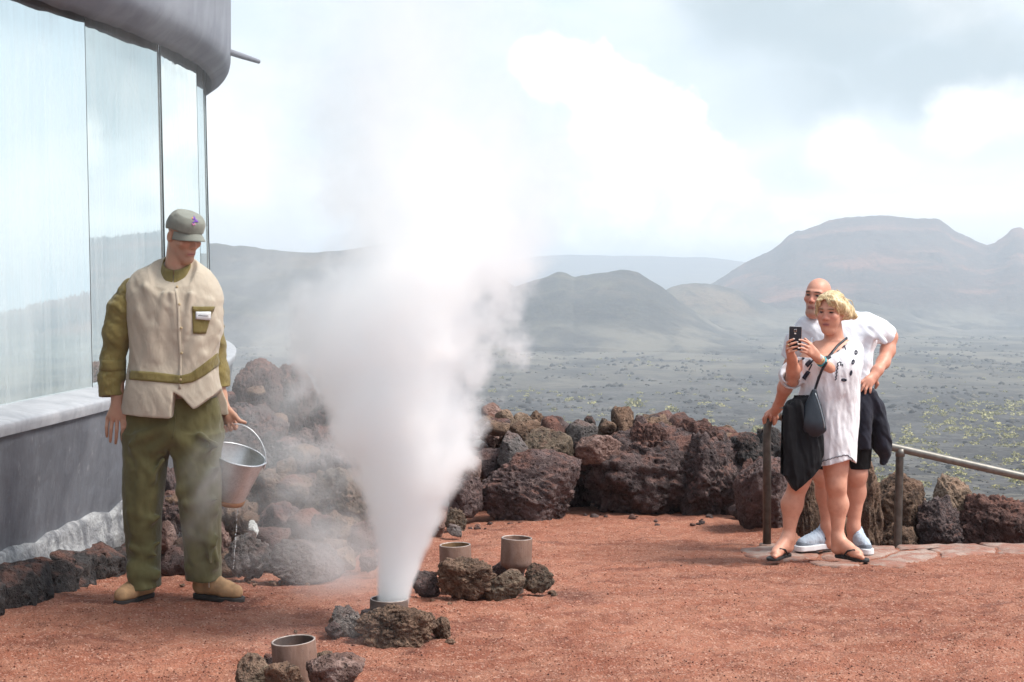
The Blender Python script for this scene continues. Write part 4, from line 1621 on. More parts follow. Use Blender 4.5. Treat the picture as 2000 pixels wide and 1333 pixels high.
    def half(s, fn):
        """keep only where fn(P) < 0 (fn gives a distance)"""
        P = np.stack(np.meshgrid(*s.ax, indexing='ij'), -1)
        s.d = np.maximum(s.d, fn(P).astype(np.float32))
        return s

    def folds(s, amp, freq, seed=0, band=.03, shear=(0, 0), oct=3, ridged=True):
        """cloth folds: ridged noise, stretched (freq per axis), only near the surface"""
        m = np.abs(s.d) < band
        I = np.argwhere(m)
        P = s.lo + I.astype(np.float32) * s.h
        Q = P.copy()
        Q[:, 0] += shear[0] * P[:, 2]
        Q[:, 2] += shear[1] * P[:, 0]
        w = .35 * fbm(Q * 3 + seed, 2)
        n = fbm(Q * _c(freq) + seed * 7.7 + w[:, None], oct, ridged=ridged)
        s.d[m] -= amp * n
        return s

    def mesh(s):
        d, h = s.d, s.h
        ins = d < 0
        nx, ny, nz = d.shape
        cnt = np.zeros((nx - 1, ny - 1, nz - 1), np.int8)
        for dx in (0, 1):
            for dy in (0, 1):
                for dz in (0, 1):
                    cnt += ins[dx:nx - 1 + dx, dy:ny - 1 + dy, dz:nz - 1 + dz]
        act = (cnt > 0) & (cnt < 8)
        idx = np.full(act.shape, -1, np.int32)
        I = np.argwhere(act)
        idx[act] = np.arange(len(I))
        acc = np.zeros((len(I), 3), np.float32)
        num = np.zeros(len(I), np.float32)
        cor = [(dx, dy, dz) for dx in (0, 1) for dy in (0, 1) for dz in (0, 1)]
        val = {c: d[I[:, 0] + c[0], I[:, 1] + c[1], I[:, 2] + c[2]] for c in cor}
        for a in cor:
            for ax in range(3):
                if a[ax] == 0:
                    b = tuple(1 if i == ax else a[i] for i in range(3))
                    va, vb = val[a], val[b]
                    x = (va < 0) != (vb < 0)
                    t = np.where(x, va / np.where(x, va - vb, 1), 0)
                    p = np.tile(_c(a), (len(I), 1))
                    p[:, ax] += t
                    acc += np.where(x[:, None], p, 0)
                    num += x
        V = s.lo + (I + acc / num[:, None]) * h
        F = []
        for ax in range(3):
            sl0 = [slice(None)] * 3
            sl1 = [slice(None)] * 3
            sl0[ax], sl1[ax] = slice(0, -1), slice(1, None)
            A, B = ins[tuple(sl0)], ins[tuple(sl1)]
            E = np.argwhere(A != B)
            o = [i for i in range(3) if i != ax]
            ok = (E[:, o[0]] > 0) & (E[:, o[1]] > 0) & (E[:, o[0]] < d.shape[o[0]] - 1) & (E[:, o[1]] < d.shape[o[1]] - 1)
            E = E[ok]
            q = []
            for (i, j) in ((0, 0), (1, 0), (1, 1), (0, 1)):
                G = E.copy()
                G[:, o[0]] -= i
                G[:, o[1]] -= j
                q.append(idx[G[:, 0], G[:, 1], G[:, 2]])
            q = np.stack(q, 1)
            flip = ins[E[:, 0], E[:, 1], E[:, 2]]
            if ax == 1:
                flip = ~flip
            q[~flip] = q[~flip][:, ::-1]
            F.append(q)
        F = np.concatenate(F)
        F = F[(F >= 0).all(1)][:, ::-1]
        return V.astype(np.float32), F[:, ::-1]


def relax(V, F, it=1, lam=.5):
    e = np.concatenate([F[:, [0, 1]], F[:, [1, 2]], F[:, [2, 3]], F[:, [3, 0]]])
    e = np.concatenate([e, e[:, ::-1]])
    cnt = np.bincount(e[:, 0], minlength=len(V)).astype(np.float32)[:, None]
    for _ in range(it):
        S = np.stack([np.bincount(e[:, 0], weights=V[e[:, 1], i], minlength=len(V)) for i in range(3)], 1)
        V = V + lam * (S / np.maximum(cnt, 1) - V)
    return V.astype(np.float32)


def solid_obj(name, S, mat, parent, smooth_it=1, color=None):
    V, F = S.mesh()
    if smooth_it:
        V = relax(V, F, smooth_it)
    at_ = {'tint': color(V)} if color is not None else None
    o = mesh_obj(name, V, F, mat, parent, attrs=at_)
    o['_n'] = 0
    del o['_n']
    SURF[o.name] = (V, F)
    return o


SURF = {}


def bvh_of(*objs):
    vs, fs, n = [], [], 0
    for o in objs:
        V, F = SURF[o.name]
        vs.append(V)
        fs.append(F + n)
        n += len(V)
    V = np.concatenate(vs)
    F = np.concatenate(fs)
    return BVHTree.FromPolygons(V.tolist(), F.tolist())


def on_surface(bvh, px, py, guess=None):
    o = Vector((0, 0, CAMZ))
    dr = (at(px, py, 1.0) - o).normalized()
    hit = bvh.ray_cast(o, dr)
    if hit[0] is None:
        return None
    return hit[0], hit[1]


def drape(name, rows, mat, bvh, parent, off=.003):
    """a thin piece of cloth laid on a surface; rows of photograph pixels"""
    P = []
    for r in rows:
        row, bad = [], []
        for i, (px, py) in enumerate(r):
            h = on_surface(bvh, px, py)
            row.append((h[0], h[1]) if h else None)
        P.append(row)
    # fill misses along each row, then across rows
    for row, r in zip(P, rows):
        ok = [i for i, q in enumerate(row) if q]
        if not ok:
            continue
        for i in range(len(row)):
            if row[i] is None:
                j = min(ok, key=lambda k: abs(k - i))
                row[i] = (at(r[i][0], r[i][1], row[j][0].y), row[j][1])
    P = [row for row in P if all(q is not None for q in row)]
    if len(P) < 2:
        return None
    top = [[q[0] + q[1] * off for q in row] for row in P]
    low = [[q[0] - q[1] * .002 for q in row] for row in P]
    n, m = len(top), len(top[0])
    G = [[low[0][0]] + low[0] + [low[0][-1]]]
    for i in range(n):
        G.append([low[i][0]] + top[i] + [low[i][-1]])
    G.append([low[-1][0]] + low[-1] + [low[-1][-1]])
    mb = MB().grid(G)
    return mb.build(name, mat, parent)


def band_rows(top, bot, n=24, m=4):
    """rows between two pixel polylines"""
    def res(pl):
        L = [0]
        for i in range(1, len(pl)):
            L.append(L[-1] + math.hypot(pl[i][0] - pl[i - 1][0], pl[i][1] - pl[i - 1][1]))
        out = []
        for k in range(n):
            u = L[-1] * k / (n - 1)
            i = max(0, min(len(pl) - 2, next((j for j in range(len(L) - 1) if L[j + 1] >= u - 1e-9), len(pl) - 2)))
            t = (u - L[i]) / max(L[i + 1] - L[i], 1e-9)
            out.append((pl[i][0] + (pl[i + 1][0] - pl[i][0]) * t, pl[i][1] + (pl[i + 1][1] - pl[i][1]) * t))
        return out
    a, b = res(top), res(bot)
    return [[(a[k][0] + (b[k][0] - a[k][0]) * j / m, a[k][1] + (b[k][1] - a[k][1]) * j / m) for k in range(n)] for j in range(m + 1)]


def ribbon_rows(pts, w, sub=3):
    """rows for a ribbon of width w pixels along a pixel polyline"""
    pl = []
    for i in range(len(pts) - 1):
        for k in range(sub):
            t = k / sub
            pl.append((pts[i][0] + (pts[i + 1][0] - pts[i][0]) * t, pts[i][1] + (pts[i + 1][1] - pts[i][1]) * t))
    pl.append(pts[-1])
    a, c, b = [], [], []
    for i, p in enumerate(pl):
        q0, q1 = pl[max(i - 1, 0)], pl[min(i + 1, len(pl) - 1)]
        dx, dy = q1[0] - q0[0], q1[1] - q0[1]
        l = math.hypot(dx, dy) or 1
        nx, ny = -dy / l * w / 2, dx / l * w / 2
        a.append((p[0] - nx, p[1] - ny)); c.append(p); b.append((p[0] + nx, p[1] + ny))
    return [a, c, b]


# ---- heads
class Head:
    """local axes: r = the person's left, f = forward, u = up"""
    def __init__(s, c, yaw, pitch, roll=0, scale=1.0):
        # yaw 0 faces the camera (-Y); positive turns to the right of the picture
        f = Vector((sin(yaw) * cos(pitch), -cos(yaw) * cos(pitch), sin(pitch)))
        l = Vector((cos(yaw), sin(yaw), 0))
        u = l.cross(f) * -1
        if u.z < 0:
            u = -u
        Q = Matrix.Rotation(roll, 3, f)
        s.f, s.l, s.u, s.c, s.k = f, Q @ l, Q @ u, Vector(c), scale
        s.R = np.array([s.l, s.f, s.u], np.float32).T      # columns are the axes

    def __call__(s, r, f, u):
        return s.c + (s.l * r + s.f * f + s.u * u) * s.k

    def local(s, V):
        return (V - np.array(s.c, np.float32)) @ s.R / s.k


def add_head(S, H, fem=False, ears=True, brow=1.0, jaw=1.0):
    k = H.k
    g = lambda r, f, u: H(r, f, u)
    S.ell(g(0, -.012, .045), (.076 * k, .097 * k, .083 * k), .02, H.R)
    S.ell(g(0, .030, .005), (.066 * k, .066 * k, .082 * k), .02, H.R)
    S.seg(g(0, .030, -.03), g(0, .064, -.098), .056 * k, .026 * k * jaw, .025)
    for sd in (-1, 1):
        S.seg(g(sd * .056, -.005, -.040), g(sd * .018, .066, -.100), .018 * k, .015 * k * jaw, .025)
        S.ell(g(sd * .042, .066, -.014), (.024 * k, .020 * k, .018 * k), .018, H.R)
        S.seg(g(sd * .012, .091, .036), g(sd * .046, .074, .034), .009 * k * brow, .009 * k, .014)
    # eye sockets, eyeballs, lids
    for sd in (-1, 1):
        S.ell(g(sd * .033, .096, .014), (.018 * k, .012 * k, .010 * k), .010, H.R, op='cut')
        S.ell(g(sd * .033, .077, .014), (.0135 * k, .0125 * k, .0115 * k), .003, H.R)
    # nose
    S.seg(g(0, .087, .028), g(0, .108, -.020), .0085 * k, .0105 * k, .012)
    S.ell(g(0, .108, -.022), (.012 * k, .012 * k, .011 * k), .008, H.R)
    for sd in (-1, 1):
        S.ell(g(sd * .013, .097, -.027), (.0085 * k, .011 * k, .0085 * k), .006, H.R)
    # mouth
    S.ell(g(0, .080, -.062), (.030 * k, .015 * k, .022 * k), .018, H.R)
    S.seg(g(-.021, .089, -.0585), g(.021, .089, -.0585), .0065 * k, None, .006)
    S.seg(g(-.017, .090, -.0705), g(.017, .090, -.0705), .0075 * k, None, .006)
    S.seg(g(-.024, .101, -.0645), g(.024, .101, -.0645), .0042 * k, None, .004, op='cut')
    S.ell(g(0, .074, -.100), (.020 * k, .016 * k, .015 * k), .014, H.R)
    if ears:
        for sd in (-1, 1):
            S.ell(g(sd * .082, -.012, .002), (.011 * k, .021 * k, .033 * k), .006, H.R)
            S.ell(g(sd * .092, -.004, .004), (.006 * k, .010 * k, .018 * k), .006, H.R, op='cut')


def head_drape(name, H, rows, mat, bvh, parent, off=.001):
    """a thin feature laid on the face; rows of (r, u) in head units, cast from the front"""
    G = []
    for row in rows:
        q = []
        for (r, u) in row:
            o = H(r, .25, u)
            hit = bvh.ray_cast(o, -H.f)
            if hit[0] is None:
                return None
            q.append(hit[0] + hit[1] * off)
        G.append(q)
    mid = G
    low = [[p - H.f * .003 for p in r] for r in G]
    A = [[low[0][0]] + low[0] + [low[0][-1]]] + [[l[0]] + g + [l[-1]] for g, l in zip(mid, low)] + [[low[-1][0]] + low[-1] + [low[-1][-1]]]
    return MB().grid(A).build(name, mat, parent)


M_EYE = simple_mat('dark_eye', (.025, .018, .016), .2)
M_SCLERA = simple_mat('eye_white', (.55, .52, .50), .3)
M_BROW = simple_mat('dark_brow', (.09, .055, .04), .9)
M_BROWF = simple_mat('light_brow', (.22, .13, .08), .9)
M_LIP = simple_mat('lips', (.42, .15, .13), .45)
M_LIPM = simple_mat('lips_tan', (.38, .16, .13), .5)
M_MLINE = simple_mat('mouth_line', (.13, .045, .04), .6)


def add_face(H, body, root, brow, lip, eye_h=.0052, lid=True):
    bv = bvh_of(body)
    n = 9

    def lens(c, w, h, sag=0.0, m=4, tilt=0.0):
        rows = []
        for j in range(m + 1):
            v = -1 + 2 * j / m
            row = []
            for i in range(n):
                a = -1 + 2 * i / (n - 1)
                row.append((c[0] + a * w, c[1] + v * h * (1 - .85 * a * a) - sag * a * a + tilt * a))
            rows.append(row)
        return rows
    for sd in (-1, 1):
        e = head_drape('eye', H, lens((sd * .033, .0140), .0135, eye_h, .001), M_EYE, bv, root, .0012)
        head_drape('eyebrow', H, lens((sd * .034, .0355), .0200, .0036, .004, 4, .002 * -sd), brow, bv, root, .0012)
        head_drape('nostril_shade', H, lens((sd * .0085, -.0335), .0048, .0022), M_MLINE, bv, root, .0005)  # dark patch under the nose: painted shadow of the nostril
    m = head_drape('lips', H, lens((0, -.0645), .0235, .0105, .001), lip, bv, root, .0008)
    if m:
        head_drape('mouth_line', H, lens((0, -.0640), .0245, .0016, -.001), M_MLINE, bv, m, .0016)


def face_tint(V, H, base, lips=None, brow=None, beard=None, eye=(.03, .02, .018), flush=None, iris_h=1.0):
    L = H.local(V)
    C = np.tile(np.array(base, np.float32), (len(V), 1))
    C *= (1 + .10 * fbm(V * 30, 3))[:, None]
    r, f, u = L[:, 0], L[:, 1], L[:, 2]
    near = (np.abs(u) < .18) & (np.abs(r) < .12) & (np.abs(f) < .16)

    def blend(w, col):
        w = np.clip(w, 0, 1)[:, None] * near[:, None]
        C[:] = C * (1 - w) + np.array(col, np.float32) * w
    fr = f > .04
    if flush:
        for sd in (-1, 1):
            blend(.6 * np.exp(-(((r - sd * .042) / .024) ** 2 + ((u + .018) / .022) ** 2)) * fr, flush)
        blend(.6 * np.exp(-((r / .016) ** 2 + ((u + .015) / .024) ** 2)) * (f > .085), flush)
    if beard:
        w = np.exp(-((r / .040) ** 4 + ((u + .082) / .034) ** 4)) * fr + .8 * np.exp(-(((np.abs(r) - .052) / .018) ** 2 + ((u + .07) / .04) ** 2))
        blend(beard[1] * w, beard[0])
    if lips:
        blend(.95 * np.exp(-((r / .024) ** 4 + ((u + .0645) / .0105) ** 4)) * (f > .075), lips)
    if brow:
        a = np.abs(r)
        y0 = .037 - .10 * np.maximum(a - .035, 0)
        blend(.95 * np.exp(-(((a - .033) / .020) ** 4 + ((u - y0) / .0052) ** 2)) * fr, brow)
    if eye:
        a = np.abs(r)
        blend(.95 * np.exp(-(((a - .033) / .0135) ** 4 + ((u - .0145) / (.0062 * iris_h)) ** 4)) * fr, eye)
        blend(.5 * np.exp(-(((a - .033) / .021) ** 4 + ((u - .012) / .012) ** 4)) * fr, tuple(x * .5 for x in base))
    return C


def mat_skin(name, rough=.5):
    m, t, b = new_mat(name)
    c = t.attr('tint')
    G = t.geo('Position')
    c = t.mix(t.math('MULTIPLY', t.ramp(t.noise(G, 38, 4, .6), .45, .7), .22), c, (.42, .13, .09))
    t.put(b.inputs['Base Color'], c)
    b.inputs['Roughness'].default_value = rough
    b.inputs['Subsurface Weight'].default_value = .0
    t.put(b.inputs['Normal'], t.bump(t.noise(G, 180, 3, .6), .15, .002))
    return m


def mat_cloth(name, col, var=.12, weave=700, wr=.5, rough=.85, sheen=.2, fold=18):
    m, t, b = new_mat(name)
    G = t.geo('Position')
    n = t.noise(G, 9, 5, .6, .3)
    c = t.mix(t.ramp(n, .3, .7), tuple(x * (1 - var) for x in col), tuple(min(.95, x * (1 + var)) for x in col))
    t.put(b.inputs['Base Color'], c)
    b.inputs['Roughness'].default_value = rough
    b.inputs['Sheen Weight'].default_value = sheen
    b.inputs['Specular IOR Level'].default_value = .25
    f = t.noise(t.mapping(G, (1, 1, .6), rot=(0, .5, 0)), fold, 2, .45, .35)
    h = t.math('ADD', t.math('MULTIPLY', f, 1.0), t.math('MULTIPLY', t.noise(G, weave, 2, .5), .08))
    t.put(b.inputs['Normal'], t.bump(h, wr, .02))
    return m


def hand(S, wrist, knuckles, fingers, rw=.024, rk=.0125, thumb=None, rf=.0088, k=.012):
    """palm from the wrist to the knuckles, then separate fingers (lists of points)"""
    for q in knuckles:
        S.seg(wrist, q, rw * .80, rk, .014)
    for pts in fingers:
        n = len(pts)
        S.chain(pts, [rf * (1.08 - .30 * i / (n - 1)) for i in range(n)], .005, .003)
    if thumb:
        n = len(thumb)
        S.chain(thumb, [rf * (1.7 - .75 * i / (n - 1)) for i in range(n)], .012, .006)


class Foot:
    """frame on the ground: heel at h, forward direction as an angle from -Y (the camera) towards +X"""
    def __init__(s, heel, ang_, z, scale=1.0):
        s.o = Vector((heel[0], heel[1], z))
        s.fw = Vector((sin(ang_), -cos(ang_), 0))
        s.lt = Vector((cos(ang_), sin(ang_), 0))
        s.k = scale

    def __call__(s, f, l, u):
        return s.o + (s.fw * f + s.lt * l) * s.k + Vector((0, 0, u * s.k))

    def local(s, P):
        q = P - np.array(s.o, np.float32)
        return np.stack([q @ np.array(s.fw, np.float32), q @ np.array(s.lt, np.float32), q[..., 2]], -1) / s.k

    def sole_d(s, P, outline, z0, z1):
        """outline = [(f, l, r)] chain of circles"""
        L = s.local(P)
        d = None
        for i in range(len(outline) - 1):
            a, b = outline[i], outline[i + 1]
            A, B = _c((a[0], a[1])), _c((b[0], b[1]))
            ab = B - A
            q = L[..., :2] - A
            t = np.clip((q @ ab) / float(ab @ ab), 0, 1)
            e = np.sqrt(((q - t[..., None] * ab) ** 2).sum(-1)) - (a[2] + t * (b[2] - a[2]))
            d = e if d is None else np.minimum(d, e)
        return np.maximum(d, np.abs(L[..., 2] - (z0 + z1) / 2) - (z1 - z0) / 2) * s.k

# ------------------------------------------------------------------ the ranger with the bucket
M_SKIN = mat_skin('skin')
M_BEIGE = mat_cloth('beige_cotton', (.52, .445, .35), .06, wr=.55)
M_OLIVE = mat_cloth('olive_cotton', (.205, .160, .055), .12, wr=.7)
M_TROUSER = mat_cloth('green_khaki', (.135, .120, .050), .12, wr=.7, fold=14)
M_CAP = mat_cloth('grey_green_cap', (.235, .24, .205), .08, wr=.3)
M_BOOT = simple_mat('tan_suede', (.47, .275, .14), .85, bump=(60, .4, .006), var=.22, vscale=22)
M_SOLE = simple_mat('dark_rubber', (.035, .03, .028), .8, bump=(40, .3, .005))
M_LACE = simple_mat('cream_lace', (.60, .52, .42), .8)
M_BUTTON = simple_mat('horn_button', (.50, .38, .22), .4)
M_WHITE = simple_mat('white_plastic', (.80, .80, .80), .4)
M_PRINT = simple_mat('grey_print', (.25, .25, .27), .6)


def rows_to(d0, rows, hd, dy=0.0):
    """photograph rows (y, left, right) -> loft rows; hd is a half depth or list"""
    out = []
    for i, (y, a, b) in enumerate(rows):
        p = at((a + b) / 2, y, d0)
        h = hd[i] if isinstance(hd, (list, tuple)) else hd
        dd = dy[i] if isinstance(dy, (list, tuple)) else dy
        out.append((p.z, p.x, d0 + dd, (b - a) / 2 / FPX * d0, h))
    return out


def build_ranger():
    d0 = 7.3
    J = lambda px, py, dy=0.0: at(px, py, d0 + dy)
    px2m = d0 / FPX
    feet = (J(290, 1160).x, 7.25)
    root = empty('person', (J(330, 1165).x, d0, tz(J(330, 1165).x, d0)), 'man in beige and olive uniform and grey cap holding a bucket', 'person')

    # ---------- body (one skin): head, neck, arms with hands; trunk and legs inside the clothes
    H = Head(J(359, 464.5, -.01), radians(46), radians(-18), radians(0), .885)
    S = Solid((J(185, 0).x, d0 - .36, -.02), (J(490, 0).x, d0 + .34, J(0, 405).z), .0045)
    S.loft(rows_to(d0, [(552, 300, 386), (580, 274, 408), (650, 275, 410), (740, 272, 405), (800, 262, 410), (850, 262, 412)], [.05, .08, .09, .09, .09, .09]), .03)
    S.seg(J(300, 840), J(288, 980), .075, .055, .03).seg(J(288, 980), J(286, 1130, -.02), .055, .038, .03)
    S.seg(J(380, 840), J(396, 980, -.02), .075, .055, .03).seg(J(396, 980, -.02), J(396, 1115, .0), .055, .038, .03)
    S.seg(J(342, 560, .02), H(0, -.028, -.035), .060, .056, .03)
    S.seg(J(300, 555, .02), J(385, 555, .02), .05, .05, .03)
    add_head(S, H, jaw=1.05)
    # his right arm, hanging, back of the hand to the camera
    S.chain([J(262, 572), J(226, 685, .01), J(230, 776, -.03)], [.050, .040, .030], .02)
    S.seg(J(229, 770, -.03), J(230, 790, -.035), .029, .027, .012, flat=((0, 1, 0), .75))
    W = J(229, 788, -.035)
    S.seg(W, J(224, 810, -.04), .026, .030, .014, flat=((0, 1, 0), .6))
    kn = [J(211, 817, -.035), J(220.5, 818, -.045), J(230, 816.5, -.047), J(238, 813, -.045)]
    hand(S, W, kn, [
        [J(210.5, 818, -.035), J(208.5, 834, -.045), J(208.5, 846, -.042), J(209, 853, -.036)],
        [J(219.5, 818, -.045), J(217, 838, -.058), J(216, 852, -.055), J(215.5, 863, -.047)],
        [J(229, 817, -.047), J(228, 840, -.062), J(227, 855, -.058), J(226, 866, -.049)],
        [J(238, 814, -.045), J(239.5, 836, -.060), J(239.5, 850, -.056), J(238.5, 859, -.048)],
    ], thumb=[J(237, 797, -.035), J(245, 812, -.050), J(246.5, 826, -.058), J(250, 839, -.058)], rf=.0093)
    # his left arm, carrying the bucket
    S.chain([J(408, 575, .04), J(414, 690, .14), J(430, 772, .14), J(436, 795, .12)], [.050, .041, .031, .028], .02)
    JB = lambda x, y, dy=0.0: J(x, y, dy + .10)
    W = JB(436, 794, .02)
    S.seg(W, JB(446, 818, -.015), .027, .031, .016, flat=((.4, 1, 0), .8))
    hand(S, W, [JB(452, 817, -.005), JB(445, 820, .01), JB(438, 822, .02), JB(433, 826, .03)], [
        [JB(458, 820, .022), JB(462, 834, .015), JB(459.5, 838, -.018), JB(454, 829, -.036)],
        [JB(450, 822, .026), JB(453, 838, .015), JB(450.5, 840.5, -.018), JB(446, 831, -.034)],
        [JB(442, 824, .030), JB(444, 841, .015), JB(442, 842.5, -.018), JB(438.5, 833, -.032)],
        [JB(434, 827, .034), JB(436, 843, .015), JB(434.5, 845, -.014), JB(432, 837, -.026)],
    ], thumb=[JB(446, 800, -.01), JB(458, 812, -.03), JB(467, 822, -.032), JB(479, 826, -.026)], rf=.0092)
    skin = (.47, .255, .17)
    body = solid_obj('body', S, M_SKIN, root, 1, lambda V: face_tint(V, H, skin, lips=(.36, .16, .12), brow=(.16, .09, .06), beard=((.30, .19, .145), .55),
                                                               eye=(.14, .07, .05), flush=(.47, .22, .15), iris_h=.6))

    add_face(H, body, root, M_BROW, M_LIPM, .0034)
    # ---------- shirt
    S = Solid((J(185, 0).x, d0 - .26, J(0, 825).z), (J(455, 0).x, d0 + .30, J(0, 490).z), .0052)
    S.loft(rows_to(d0, [(500, 318, 368), (514, 300, 384), (528, 274, 402), (543, 260, 413), (566, 250, 426), (600, 252, 431), (650, 256, 430), (700, 255, 421), (745, 249, 426), (785, 246, 437), (822, 244, 442)],
                   [.05, .07, .088, .102, .118, .128, .132, .135, .150, .165, .17],
                   [.03, .025, .02, .015, .01, 0, 0, 0, -.005, -.01, -.01]), .02)
    S.folds(.009, (7, 5, 2.4), 4, shear=(.5, 0))
    S.folds(.0025, (13, 9, 6), 9, shear=(-.5, .3))
    # pulled folds: chest to hem, and from the arm pit
    for a, b, r in (((300, 640), (285, 770), .020), ((385, 670), (350, 752), .018), ((395, 695), (360, 765), .016), ((275, 610), (310, 700), .018), ((335, 560), (345, 640), .012)):
        pa, pb = [J(q[0], q[1], -.128 * sqrt(max(.06, 1 - ((q[0] - 342) / 92) ** 2))) for q in (a, b)]
        S.seg(pa, pb, r, r * .7, .035)

    for a, b, r in (((268, 575), (300, 690), .009), ((262, 620), (292, 745), .010), ((320, 575), (312, 690), .008), ((412, 590), (368, 690), .010), ((424, 640), (362, 725), .011), ((424, 665), (378, 738), .010),
                    ((300, 700), (290, 795), .010), ((322, 745), (316, 808), .009), ((275, 742), (268, 800), .009), ((405, 740), (388, 785), .009), ((372, 575), (362, 660), .008), ((285, 560), (330, 600), .008)):
        ya, yb = [-.130 * sqrt(max(.06, 1 - ((q[0] - 342) / 90) ** 2)) for q in (a, b)]
        S.seg(J(a[0], a[1], ya), J(b[0], b[1], yb), r * .95, r * .5, .03)

    def hem(P):
        x = P[..., 0]
        xs = [J(q, 0).x for q in (200, 245, 347, 350, 353, 370, 391, 426, 440, 480)]
        zs = [J(0, q).z for q in (803, 806, 812, 808, 762, 772, 795, 769, 752, 740)]
        z = np.interp(x, xs, zs)
        back = P[..., 1] > d0 + .02
        z = np.where(back, J(0, 812).z, z)
        return z - P[..., 2]
    S.half(hem)
    # neck opening, low in front
    zf, zb = J(0, 553).z, J(0, 499).z
    S.half(lambda P: (P[..., 2] - (zf + (zb - zf) * np.clip((P[..., 1] - (d0 - .085)) / .15, -.3, 1.3) + np.clip(np.abs(P[..., 0] - J(344, 0).x) - .08, 0, 1))) * .8)
    shirt = solid_obj('shirt', S, M_BEIGE, root, 2)

    def sleeve(pts, rads, cut_dir, seed):
        lo = np.min([_c(p) for p in pts], 0) - .12
        hi = np.max([_c(p) for p in pts], 0) + .12
        S = Solid(lo, hi, .0052)
        S.chain(pts, rads, .02, .03)
        S.folds(.011, (5, 5, 9), seed, shear=(.6, .7))
        S.folds(.007, (9, 9, 17), seed + 3, shear=(.6, -.6))
        end, prev = _c(pts[-1]), _c(pts[-2])
        n = (end - prev) / np.linalg.norm(end - prev)
        S.half(lambda P: (P - end) @ n)
        S.seg(end - n * .03, end + n * .05, rads[-1] - .007, None, .0, op='cut')
        return S
    S = sleeve([J(259, 566, .012), J(238, 605, 0), J(227, 655, 0), J(221.5, 700, 0), J(218.5, 738, -.012), J(219, 775, -.025)], [.050, .054, .055, .048, .047, .050], None, 3)
    # the seam where the sleeve is set into the shirt
    S.half(lambda P: (P[..., 0] - np.interp(P[..., 2], [J(0, q).z for q in (800, 680, 600, 560, 520)], [J(q, 0).x for q in (262, 262, 268, 260, 254)])))
    sl1 = solid_obj('sleeve', S, M_OLIVE, shirt, 2)
    S = sleeve([J(403, 574, .05), J(409, 620, .10), J(412, 680, .15), J(419, 730, .15), J(426, 760, .145)], [.056, .054, .056, .054, .049], None, 8)
    sl2 = solid_obj('sleeve', S, M_OLIVE, shirt, 2)
    bv = bvh_of(shirt)
    bvs = bvh_of(sl1)
    # cuff of the hanging sleeve
    drape('cuff', band_rows([(197, 703), (221, 705), (246, 704)], [(194, 724), (219, 726), (245, 723)], 16, 3), M_OLIVE, bvs, sl1, .003)
    # stand collar
    G = []
    for j in range(6):
        row = []
        for k in range(41):
            th = .035 + (2 * pi - .07) * k / 40
            t = j / 5
            c = J(345, 553, -.005).lerp(J(346, 526, .012), t)
            fr = (1 - cos(th)) / 2                       # 0 at the front opening
            a = (.088 - .016 * t) * (1 + .012 * sin(th * 9 + t))
            row.append((c.x + sin(th) * a * (.93 + .02 * fr) - .006 * sin(th) * (sin(th) > 0), c.y - cos(th) * a * .98, c.z + fr * .084 - .020 * (1 - fr) - .012 * (sin(th) > 0) * fr + .016 * t * (1 - fr)))
        G.append(row)
    inner = [[(c0[0] + (J(344, 0).x - c0[0]) * .06, c0[1] + (d0 - c0[1]) * .06, c0[2] - .001) for c0 in r] for r in G[::-1]]
    MB().grid(G + inner).build('collar', M_OLIVE, shirt)
    # olive band with its dip at the front
    drape('hem_band', band_rows([(254, 724), (300, 727), (346, 733), (353, 734)], [(253, 742), (300, 746), (346, 750), (353, 750)], 30, 4), M_OLIVE, bv, shirt, .0045)
    drape('hem_band', band_rows([(352, 734), (372, 729), (396, 712), (424, 690)], [(352, 751), (376, 747), (402, 733), (429, 712)], 24, 4), M_OLIVE, bv, shirt, .0045)
    drape('placket', band_rows([(341, 566), (346, 600), (347, 660), (350, 700), (349, 760)], [(346, 566), (351, 600), (353, 660), (355, 700), (354, 760)], 30, 2), M_BEIGE, bv, shirt, .0035)
    pk = drape('chest_pocket', band_rows([(375, 600), (396, 601), (417, 600)], [(377, 652), (390, 653), (402, 652)], 12, 8), M_OLIVE, bv, shirt, .005)
    drape('pocket_flap', band_rows([(375, 599), (396, 600), (418, 599)], [(375, 610), (396, 612), (415, 609)], 12, 2), M_OLIVE, bv, shirt, .0075)
    bd = drape('name_badge', band_rows([(382, 609), (396, 609.5), (410, 609)], [(382, 624), (396, 625), (409, 625)], 8, 3), M_WHITE, bv, shirt, .011)
    if bd:
        drape('lettering', ribbon_rows([(387, 617), (391, 616.4), (396, 617.4), (405, 617)], 1.3), M_PRINT, bv, bd, .013)
    for (bx, by) in ((346, 561), (350, 595), (354, 641), (355, 690), (353, 742)):
        h = on_surface(bv, bx, by)
        if h:
            n = h[1]
            q = n.to_track_quat('Z', 'Y').to_matrix()
            MB().lathe([(.0005, .007), (.004, .0072), (.0058, .006), (.006, .002), (.006, -.002)], 14, h[0], q).build('button', M_BUTTON, shirt)

    # ---------- trousers
    S = Solid((J(225, 0).x, d0 - .25, -.01), (J(448, 0).x, d0 + .25, J(0, 775).z), .0052)
    S.loft(rows_to(d0, [(770, 262, 420), (800, 252, 424), (830, 243, 427), (858, 243, 428), (884, 268, 404)], [.11, .118, .125, .12, .09], .01), .02)
    lg = [(850, 243, 334), (900, 243, 326), (950, 245, 321), (1000, 246, 315), (1050, 249, 312), (1095, 253, 312), (1122, 258, 313), (1142, 263, 315)]
    S.loft(rows_to(d0, lg, [.108, .105, .10, .094, .088, .084, .084, .082], [0, -.005, -.015, -.02, -.01, -.01, -.02, -.03]), .03, 2.1)
    rg = [(850, 336, 430), (900, 341, 431), (950, 350, 433), (980, 355, 432), (1020, 357, 429), (1060, 360, 428), (1100, 362, 428), (1130, 365, 428)]
